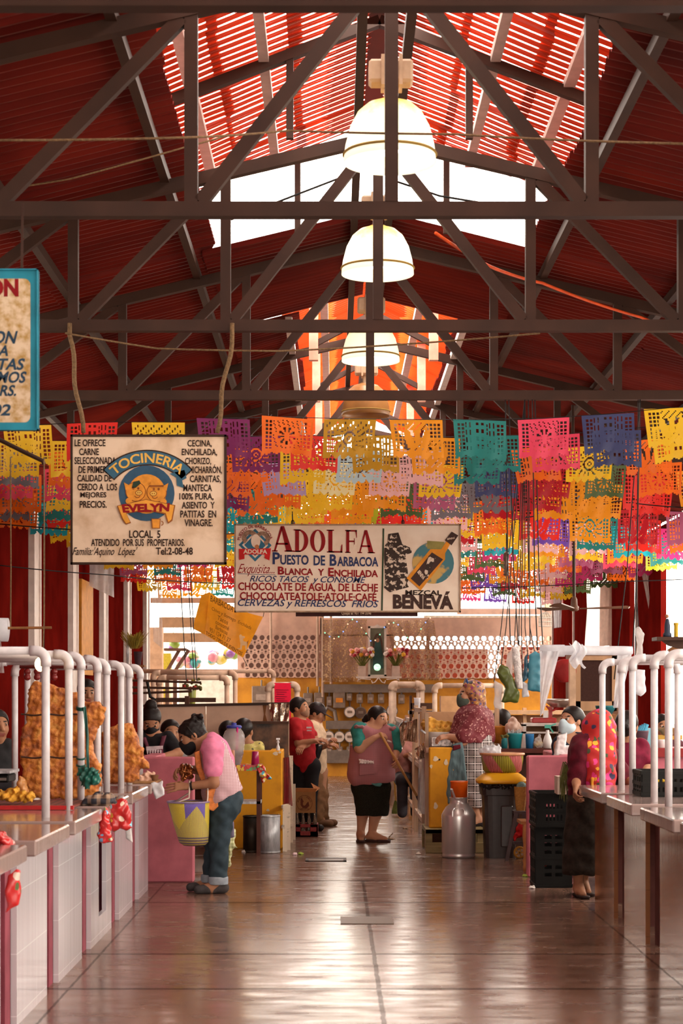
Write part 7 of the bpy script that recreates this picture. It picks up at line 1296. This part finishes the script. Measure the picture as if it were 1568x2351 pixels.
PB(1308, 1512, 1322, 1948, 19.8, .1).build('pale_post', M('pale_post', (.62, .42, .28), .6), label='pale upright board left of the dark mesh cupboard', cat='board'); SD().e(P(1296, 1540, 20.1), (.13, .03, .13), None, 0).build('red_dish', M('red_dish', (.3, .02, .02), .4), None, .01, label='round red dish half hidden behind the white film', cat='dish')
# plastic roll and hung bags
d = 14.6; t = thing('plastic_roll', 'long white plastic roll hanging above the right counters', 'plastic roll', cen(1345, 1520, d)); MB().tube([P(1240, 1494, d), P(1296, 1494, d), P(1297, 1493, d), P(1430, 1494, d), P(1452, 1493, d)], [.046, .047, .037, .036, .03], 20).build('roll', MILKY, t, True)
MB().sheet(lambda u, v: P(1240 + 45 * u * (1 - v) + 2 * v * 0 + (-2 - 2 * u) * v * 0 + u * 8 * v, 1495 + 150 * v - 10 * u * v, d - .06 + .02 * math.sin(12 * u + 4 * v)), 10, 18).build('hanging_film', MILKY, t, True); MB().sheet(lambda u, v: P(1306 + 30 * u + 12 * v + 9 * math.sin(6 * v), 1476 + 54 * v + 6 * math.sin(9 * u), d - .08 - .03 * math.sin(8 * u + 5 * v)), 10, 12).build('torn_film', MILKY, t, True); MB().sheet(lambda u, v: P(1418 + 34 * u - 10 * v - 22 * u * v, 1495 + 130 * v, d + .3 + .02 * math.sin(9 * u + 7 * v)), 6, 14).build('film_tail', MILKY, t, True)
for x, xt in ((1234, 1222), (1452, 1470)): MB().tube([P(x, 1494, d), P((x + xt) / 2, 1350, d), P(xt, 912, 16.5)], .005, 5).build('rope', BLK, t)
d = 15.6; GB = translucent('green_bag', (.13, .16, .03), .35, .3); BB = translucent('blue_bag', (.1, .35, .45), .4, .3)
for i, (pts, m, l, th) in enumerate((([(1150, 1525), (1165, 1530), (1178, 1560), (1192, 1590), (1190, 1614), (1150, 1612), (1160, 1580), (1140, 1545)], GB, 'dark green plastic bags hanging left of the white roll', .05), ([(1174, 1486), (1192, 1484), (1200, 1582), (1184, 1582)], M('net_white', (.75, .7, .68), .5, scale=60, bmp=.5), 'white netted tube hanging among the bags', .05), ([(1165, 1500), (1180, 1485), (1176, 1560), (1158, 1582), (1156, 1560)], CLEAR, 'clear bag with orange print hanging beside the green bags', .03), ([(1134, 1560), (1154, 1572), (1150, 1628), (1135, 1626)], CLEAR, 'clear plastic strip hanging lowest left of the bags', .02), ([(1204, 1508), (1212, 1500), (1212, 1560), (1200, 1565)], translucent('navy_bag', (.04, .13, .2), .3, .3), 'dark blue bag hanging beside the white netted tube', .03), ([(1214, 1504), (1228, 1496), (1241, 1502), (1242, 1590), (1210, 1585)], BB, 'light blue striped bag hanging at the end of the white roll', .04), ([(1200, 1566), (1212, 1570), (1214, 1598), (1199, 1602)], MILKY, 'white bag peeping below the blue bags', .03), ([(1456, 1445), (1466, 1438), (1480, 1456), (1474, 1480), (1478, 1520), (1458, 1518), (1464, 1475)], CLEAR, 'twisted clear plastic hanging at the right above the pipes', .03), ([(1457, 1538), (1480, 1538), (1482, 1588), (1470, 1600), (1457, 1590)], MILKY, 'white printed bag hanging behind the third right pipe', .04))):
    t = thing('hanging_bag', l, 'bag', P(sum(p[0] for p in pts) / len(pts), max(p[1] for p in pts), d), 'hanging bags'); SD().poly(pts, d, th, th * .6).build('bag', m, t, .007, wob(.0045, 34)); p0 = min(pts, key=lambda q: q[1]); MB().tube([P(*p0, d) + V((0, 0, -.02)), P(p0[0] + (1190 - p0[0]) * .3 if p0[0] < 1300 else 1462, 1440 if p0[0] < 1300 else 1380, d), P(1205 if p0[0] < 1300 else 1465, 912, 16.5)], .004, 5).build('string', BLK, t)
# ceiling fan
d = 21.0; t = thing('ceiling_fan', 'brown ceiling fan with long blades hanging at the right', 'fan', cen(1318, 1400, d)); LP(1318, d, [(14, 1403), (22, 1400), (22, 1393), (16, 1390), (14, 1376), (8, 1370), (4, 1366)], 18).build('motor', M('fan_brown', (.1, .045, .025), .5), t, True); MB().tube([P(1318, 1370, d), P(1316, 1085, d), P(1315, 930, d)], .018, 8).build('down_rod', STEEL, t); hub = P(1318, 1397, d)
for a in (.03, 2.12, 4.24):
    dx, dy = math.cos(a), math.sin(a); n_ = V((-dy, dx, 0)); L = .6; MB().add([hub + V((dx, dy, 0)) * .07 - n_ * .03, hub + V((dx, dy, 0)) * .07 + n_ * .03, hub + V((dx, dy, 0)) * L + n_ * .07 + V((0, 0, .03)), hub + V((dx, dy, 0)) * (L + .03) + V((0, 0, .02)), hub + V((dx, dy, 0)) * L - n_ * .07], [(0, 1, 2, 3, 4)]).build('blade', M('fan_brown', ()), t, solid=.012)
t = thing('birdcage', 'white wire birdcage with a domed top near the fan', 'birdcage', cen(1252, 1438, 24.5)); d = 24.5; w = M('white_wire', (.75, .68, .6), .4)
for k in range(16):
    a = k * math.pi / 8; r = 15 * mpp(d); c = P(1252, 1438, d); pts = [c + V((r * math.cos(a), r * math.sin(a), z)) for z in (0, .06, .11)] + [c + V((r * math.cos(a) * q, r * math.sin(a) * q, z)) for q, z in ((.85, .145), (.5, .175), (.05, .185))]; MB().tube(pts, .004, 4).build('wire', w, t)
for z in (0, .06, .11): MB().tube([P(1252, 1438, d) + V((15 * mpp(d) * math.cos(a), 15 * mpp(d) * math.sin(a), z)) for a in [k * math.pi / 12 for k in range(25)]], .006, 4, False).build('hoop', w, t)
MB().tube([P(1252, 1406, d), P(1252, 1250, d), P(1252, 1140, 24.3)], .003, 4).build('hanging_wire', BLK, t)
for x, l in ((1161, 'left'), (1317, 'right')): pass
t = thing('hanging_insulator', 'string of ceramic insulators hanging left of the fan', 'insulator', cen(1162, 1322, 19)); MB().tube([P(1162, 1320, 19), P(1163, 1200, 19.3), P(1166, 1056, 20.95)], .006, 5).build('cord', BLK, t); LP(1162, 19, [(8, 1322), (15, 1319), (9, 1316), (15, 1312), (9, 1309), (15, 1305), (9, 1302), (14, 1298), (8, 1292), (14, 1284), (12, 1272), (5, 1266)], 14).build('ribbed_body', M('brown_ceramic', (.12, .06, .035), .35), t, True)
for i, (x0, x1) in enumerate(((1172, 1160), (1190, 1168), (1217, 1213), (1246, 1228), (1410, 1470))): MB().tube([P(x0, 1480 if i < 4 else 1560, 15.8), P((x0 + x1) / 2, 1300, 15.8), P(x1, 912, 16.5)], .005, 5).build('hanging_rope', BLK, label=f'black rope hanging above the bags on the right, {ORD[i]} from the left', cat='rope', group='hanging ropes')
CURT = translucent('curtain_film', (.92, .86, .82), .75, .3)
# plastic curtains, shrine shelf at right
MB().sheet(lambda u, v: (4.0 + .04 * math.sin(14 * u + 3 * v) + .02 * math.sin(31 * u), 27.75 + 2.2 * u * (1 - .25 * v) + .35 * v, 3.45 - 1.25 * v), 24, 12).build('plastic_sheet', CURT, label='long milky plastic curtain right of the ceiling fan', cat='plastic curtain', smooth=True); film('plastic_sheet', ((1458, 1225), (1490, 1230), (1514, 1415), (1494, 1422)), 24.5, 'slanting clear plastic curtain on the far right pier', CURT, .04, cat='plastic curtain'); film('plastic_sheet', ((1270, 1345), (1290, 1345), (1288, 1440), (1272, 1442)), 33, 'narrow milky plastic strip left of the fan rod', MILKY, .03, cat='plastic curtain'); film('plastic_sheet', ((1378, 1345), (1404, 1330), (1404, 1482), (1376, 1484)), 27.6, 'stiff pinkish plastic panel left of the red pier', translucent('pink_film', (.8, .58, .48), .6, .3), .02, cat='plastic curtain')
d = 18.6; t = thing('shrine_shelf', 'dark carved shelf high on the right wall', 'shelf', cen(1545, 1470, d)); PB(1508, 1462, 1600, 1470, d, .3).build('board', WOODD, t); MB().ppoly([(1520, 1470), (1600, 1470), (1600, 1500), (1570, 1492), (1535, 1482)], d + .1, .06).build('bracket', WOODD, t)
t = thing('statuette', 'small dark-robed statuette on the right wall shelf', 'statuette', cen(1532, 1462, d + .1)); LP(1532, d + .1, [(20, 1462), (20, 1455), (14, 1452), (13, 1435), (9, 1424), (5, 1420)], 14).build('robe', M('robe_dark', (.04, .05, .08), .5), t, True); MB().ball(P(1531, 1415, d + .1), .02, 10).build('head', SKIN, t); LP(1552, d + .1, [(10, 1462), (9, 1440), (12, 1430)], 10).build('yellow_bundle', M('yellow_cloth', (.6, .38, .03), .6), thing('yellow_bundle', 'yellow paper bundle next to the statuette', 'bundle', cen(1552, 1462, d + .1)))
t = thing('arched_mirror', 'wood-framed arched mirror at the right edge', 'mirror', cen(1560, 1540, 19.5)); MB().tube([P(1560 + 38 * math.cos(a), 1528 - 40 * math.sin(a), 19.5) for a in [k * math.pi / 14 for k in range(15)]], .03, 8).build('frame', WOODM, t); MB().ppoly([(1560 + 36 * math.cos(a), 1528 - 38 * math.sin(a)) for a in [k * math.pi / 14 for k in range(15)]], 19.52, .02).build('glass', M('old_glass', (.2, .09, .05), .15), t)
# ================================================================ SHRINE AND LACE ON THE BACK WALL
LACE = None
def m_lace():
    m, nt, b = nodes_of('gold_lace'); out = nt.nodes['Material Output']; v = nt.nodes.new('ShaderNodeTexVoronoi'); v.inputs['Scale'].default_value = 22; nt.links.new(tcoord(nt), v.inputs['Vector']); c = ramp(nt, v.outputs['Distance'], [(.2, (.5, .3, .14)), (.6, (.22, .11, .05))]); nt.links.new(c, b.inputs['Base Color']); b.inputs['Roughness'].default_value = .7
    tr = nt.nodes.new('ShaderNodeBsdfTransparent'); mx = nt.nodes.new('ShaderNodeMixShader'); nt.links.new(ramp(nt, v.outputs['Distance'], [(.3, (.8, .8, .8)), (.6, (.45, .45, .45))]), mx.inputs[0]); nt.links.new(tr.outputs[0], mx.inputs[1]); nt.links.new(b.outputs[0], mx.inputs[2]); nt.links.new(mx.outputs[0], out.inputs[0]); return m
LACE = m_lace(); film('lace_curtain', ((741, 1422), (842, 1422), (838, 1566), (741, 1566)), 37.2, 'gold lace curtain left of the shrine picture', LACE, .02, 30, 10, 'curtain'); film('lace_curtain', ((884, 1424), (996, 1424), (1014, 1562), (920, 1562)), 37.2, 'gold lace curtain right of the shrine picture', LACE, .07, 60, 10, 'curtain')
d = 36.9; t = thing('wall_shelf', 'white wrought-iron shelf under the shrine picture', 'shelf', cen(869, 1556, d)); WI = M('white_iron', (.72, .6, .52), .5); PB(818, 1553, 922, 1557, d, .3).build('board', WI, t)
for s in (-1, 1): MB().tube([P(869, 1556, d), P(869 + s * 8, 1566, d), P(869 + s * 14, 1568, d), P(869 + s * 16, 1562, d)], .012, 6).tube([P(869 + s * 18, 1560, d), P(869 + s * 40, 1558, d), P(869 + s * 48, 1562, d), P(869 + s * 46, 1558, d)], .012, 6).build('scroll', WI, t)
t = thing('shrine_picture', 'tall white-framed picture of a robed figure above the flower shelf', 'picture', cen(866, 1553, d + .1)); PB(846, 1439, 886, 1553, d + .12, .03).build('picture', M('dim_painting', (.16, .15, .1), .4, scale=4), t); f = MB()
for q in ((845, 1438, 850, 1553), (882, 1438, 887, 1553), (845, 1437, 887, 1442), (845, 1549, 887, 1553)): f.box(*pbox(*q, d + .08, .05))
f.ppoly([(858, 1438), (866, 1433), (874, 1438)], d + .09, .03); f.build('frame', WI, t); PA = Art(t, d + .118)
PA.ell(867, 1490, 12, 36, M('aura', (.1, .05, .03), .5), 'painted_figure', 0); PA.poly([(862, 1466), (872, 1466), (878, 1500), (880, 1535), (855, 1535), (858, 1500)], M('robe_teal', (.04, .09, .08), .5), 'painted_figure', 1); PA.ell(867, 1470, 4, 5, SKIN, 'painted_figure', 2); PA.flush(); MB().ball(P(866, 1532, d), .07, 14).build('glow_lamp', M('green_glow', (.5, .9, .6), .3, var=.5, scale=20, emit=1.5), thing('votive_lamp', 'glowing green votive lamp before the shrine picture', 'lamp', cen(866, 1545, d)))
for i, x in enumerate((831, 909)):
    t = thing('flower_vase', f'pink and red flowers in a tin vase, {("left", "right")[i]} of the shrine picture', 'vase', cen(x, 1553, d)); PB(x - 9, 1529, x + 9, 1553, d, .14).build('tin', M('tin_white', (.62, .45, .36), .5), t); C = SD(); mb = MB()
    for k in range(34): q = P(x + R.uniform(-26, 26), 1498 + R.uniform(-9, 10), d + R.uniform(-.1, .14)); C.s(q, R.uniform(.03, .05), R.choice((0, 0, 1, 2, 3)), .004); mb.tube([P(x + R.uniform(-5, 5), 1530, d + .05), q], .006, 4)
    C.build('blooms', [M('bloom_pink', (.75, .3, .26), .6), M('bloom_red', (.3, .015, .03), .6), M('bloom_yellow', (.7, .35, .03), .6), M('bloom_white', (.75, .62, .55), .6)], t, .014); mb.build('stems', M('stem_green', (.12, .12, .02), .7), t)
t = thing('fairy_light_string', 'string of tiny blue, green and warm fairy lights over the shrine and lace', 'fairy lights', cen(866, 1480, 36.75)); pts = [P(746 + i * 10.5, 1447 + 24 * math.sin(i * .75) + R.uniform(-6, 6), 36.75) for i in range(24)]; MB().tube(pts, .004, 4).build('cable', M('green_flex', (.03, .05, .02), .5), t)
for i, p in enumerate(pts):
    g = ('green', 'blue', 'warm')[i * 7 % 3]; MB().ball(p + V((0, -.01, -.01)), .013, 8).build('bulb', M('fairy_' + g, {'green': (.2, 1, .5), 'blue': (.15, .3, 1), 'warm': (1, .5, .3)}[g], .3, var=0, emit=1.6), t)
# ================================================================ BEYOND THE HALL
for i, (x0, y0, x1, y1, z, m) in enumerate(((365, 1417, 735, 1440, 39.5, M('awning_tan', (.16, .085, .045), .8)), (365, 1453, 545, 1474, 40.5, M('awning_tan', ())), (1050, 1397, 1290, 1410, 39.5, M('eave_pink', (.3, .19, .15), .7)))): PB(x0, y0, x1, y1, z, .25).build('roof_beam', m, label=('tan beam outside above the left opening, upper one', 'tan beam outside in the left opening, lower one', 'pinkish eave beam outside above the right screen')[i], cat='beam')
def corr_strip(x0, x1, y0, y1, d, mat, label):
    a, b = P(x0, y1, d), P(x1, y0, d); n = int((b.x - a.x) / .02); MB().sheet(lambda u, v: (a.x + (b.x - a.x) * u, d + .03 * math.sin((b.x - a.x) * u * 2 * math.pi / .12) + .4 * v, a.z + (b.z - a.z) * v), n, 1).box((a.x + .05, d + .38, -.07), (a.x + .12, d + .42, b.z)).box((b.x - .12, d + .38, -.07), (b.x - .05, d + .42, b.z)).build('corrugated_awning', mat, label=label, cat='awning')
corr_strip(395, 545, 1384, 1406, 42, M('zinc', (.7, .72, .75), .4, .3), 'pale corrugated awning outside the left opening'); corr_strip(975, 1280, 1411, 1437, 38.4, M('zinc_brown', (.12, .075, .04), .6), 'brownish corrugated awning above the right screen')
PB(345, 1372, 545, 1384, 43, .2).build('far_lintel', M('lintel_brown', (.1, .045, .025), .8), label='brown lintel across the bright street beyond the left opening', cat='lintel'); PB(372, 1350, 400, 1752, 46, 3).build('far_building', M('far_white', (.7, .66, .6), .7), label='white building with a window outside the left opening', cat='building')
PB(372, 1540, 545, 1640, 44, .3).build('street_shop', M('shop_white', (.3, .26, .22), .5), label='white shop counter front beyond the left opening', cat='shop counter'); PB(372, 1640, 545, 1800, 43.8, .5).build('shop_counter', M('shop_base', (.15, .1, .07), .7), label='brown shop base beyond the left opening', cat='shop base')
PB(340, 1440, 372, 1800, 38.6, .35).build('tan_column', M('tan_column', (.3, .17, .1), .7), label='tan column at the left of the bright opening', cat='column')
TOY = [M('toy_' + n, tuple(q * .55 for q in c), .35, var=.1) for n, c in (('red', (.7, .06, .04)), ('green', (.25, .4, .04)), ('pink', (.75, .25, .35)), ('teal', (.05, .4, .42)), ('orange', (.8, .25, .06)), ('purple', (.3, .1, .4)), ('yellow', (.75, .6, .08)))]
for i, (x, y, w, h) in enumerate(((398, 1478, 24, 20), (452, 1510, 32, 42), (497, 1508, 36, 40), (530, 1500, 26, 34), (425, 1520, 40, 30))):
    t = thing('toy_bag', f'clear bag of colourful plastic toys hanging outside the left opening, {("highest", "second from left", "centre", "rightmost", "lowest")[i]} one', 'toy bag', P(x, y + h / 2, 41), 'toy bags')
    for k in range(9): q = P(x + R.uniform(-.36, .36) * w, y + R.uniform(-.25, .4) * h, 41 + R.uniform(-.1, .1)); MB().ball(q, R.uniform(.08, .13), 10, (1, 1, R.uniform(.7, 1.1))).build('toy', R.choice(TOY), t, True)
    LP(x, 41, [(w * .5, y + h * .5), (w, y + h * .35), (w * 1.05, y), (w * .6, y - h * .3), (w * .1, y - h * .5)], 16, False).build('film', translucent('toy_film', (.9, .85, .82), .5, .2, .28), t, True); MB().tube([P(x, y - h * .5, 41), P(x, 1474 if y > 1480 else 1440, 40.6)], .006, 4).build('string', BLK, t)
for i, (x0, y0, x1, y1) in enumerate(((374, 1500, 392, 1522), (374, 1522, 392, 1545), (374, 1580, 388, 1612))): PB(x0, y0, x1, y1, 40.2, .3).build('yellow_crate', M('yellow_crate', (.3, .22, .015), .5, scale=40, var=.4), label=f'yellow plastic crate outside by the tan column, {("top", "middle", "bottom")[i]} one', cat='crate', group='yellow crates')
t = thing('trestle', 'dark wooden trestle shelf with slanting braces outside the left opening', 'trestle', (P(400, 0, 39.6).x, 39.6, -.07))
for x0, x1 in ((384, 412), (402, 434)): MB().bar(P(x0, 1540, 39.6), P(x1, 1492, 39.6), .07).build('brace', WOODD, t)
PB(376, 1488, 428, 1494, 39.5, .4).build('board', WOODD, t)
for x in (384, 402): a = P(x, 1540, 39.6); MB().box((a.x - .04, 39.56, -.07), (a.x + .04, 39.64, a.z)).build('leg', WOODD, t)
PB(370, 1612, 395, 1780, 40.15, .4).build('crate_stand', M('tan_column', ()), label='tan stand carrying the yellow crates outside', cat='stand')
# street beyond the right openings
PB(1250, 1270, 1340, 1720, 60, 1).build('far_building', M('far_cream', (.3, .22, .15), .7), label='cream building far outside the right openings', cat='building'); MB().box((9, 12, 0), (9.6, 40, 3.2)).build('street_wall', M('street_wall', (.3, .2, .13), .8, var=.4, scale=1.5), label='plaster street wall outside the right openings', cat='street wall')
# drain plate, manhole and litter on the floor
t = thing('drain_cover', 'worn rectangular drain plate in the damp patch on the floor', 'drain cover', G(840, 2114)); a, b = G(782, 2122), G(900, 2106); MB().box((a.x, a.y, 0), (b.x, b.y, .006)).build('plate', M('drain_metal', (.1, .06, .04), .4, .3, scale=30, sc3=(8, 1, 1)), t); a2, b2 = G(750, 2122), G(930, 2106)
t = thing('manhole_cover', 'flat metal-edged manhole cover in the aisle floor', 'manhole cover', G(748, 1975)); a, b = G(701, 1978), G(795, 1971); mb = MB()
for q in ((a.x, a.y, b.x, a.y + .03), (a.x, b.y - .03, b.x, b.y), (a.x, a.y, a.x + .03, b.y), (b.x - .03, a.y, b.x, b.y)): mb.box((q[0], q[1], 0), (q[2], q[3], .008))
mb.build('edge', M('dark_edge', (.06, .035, .025), .5), t); MB().box((a.x + .03, a.y + .03, 0), (b.x - .03, b.y - .03, .004)).build('plate', M('cover_plate_floor', (.13, .08, .055), .4), t)
for i, (x, y, c, s) in enumerate(((897, 1927, (.3, .2, .13), .05), (690, 1962, (.3, .38, .05), .03), (677, 1963, (.75, .55, .55), .025), (1208, 2013, (.3, .38, .05), .04), (960, 1962, (.7, .6, .5), .03), (930, 1903, (.2, .12, .07), .04), (1222, 2040, (.75, .68, .64), .03), (560, 1957, (.7, .62, .56), .025))): p = G(x, y); SD().e(p + V((0, 0, .008)), (s, s * .7, .009), None, 0).c(p + V((-s * .5, 0, .012)), p + V((s * .4, .01, .02 if i else .07)), .01, .006, 0, .01).build('litter_scrap', M(f'litter_{i}', c, .7), None, .004, wob(.004, 90), label=('crumpled brown husk on the floor right of the sweeping person', 'green leaf scrap on the floor left of the manhole', 'pink paper scrap on the floor left of the manhole', 'green leaf by the turned table leg', 'pale scrap on the floor before the green wood stand', 'dark scrap by the far right stalls', 'white scrap at the foot of the lower black crate', 'white scrap under the narrow brown table')[i], cat='litter')
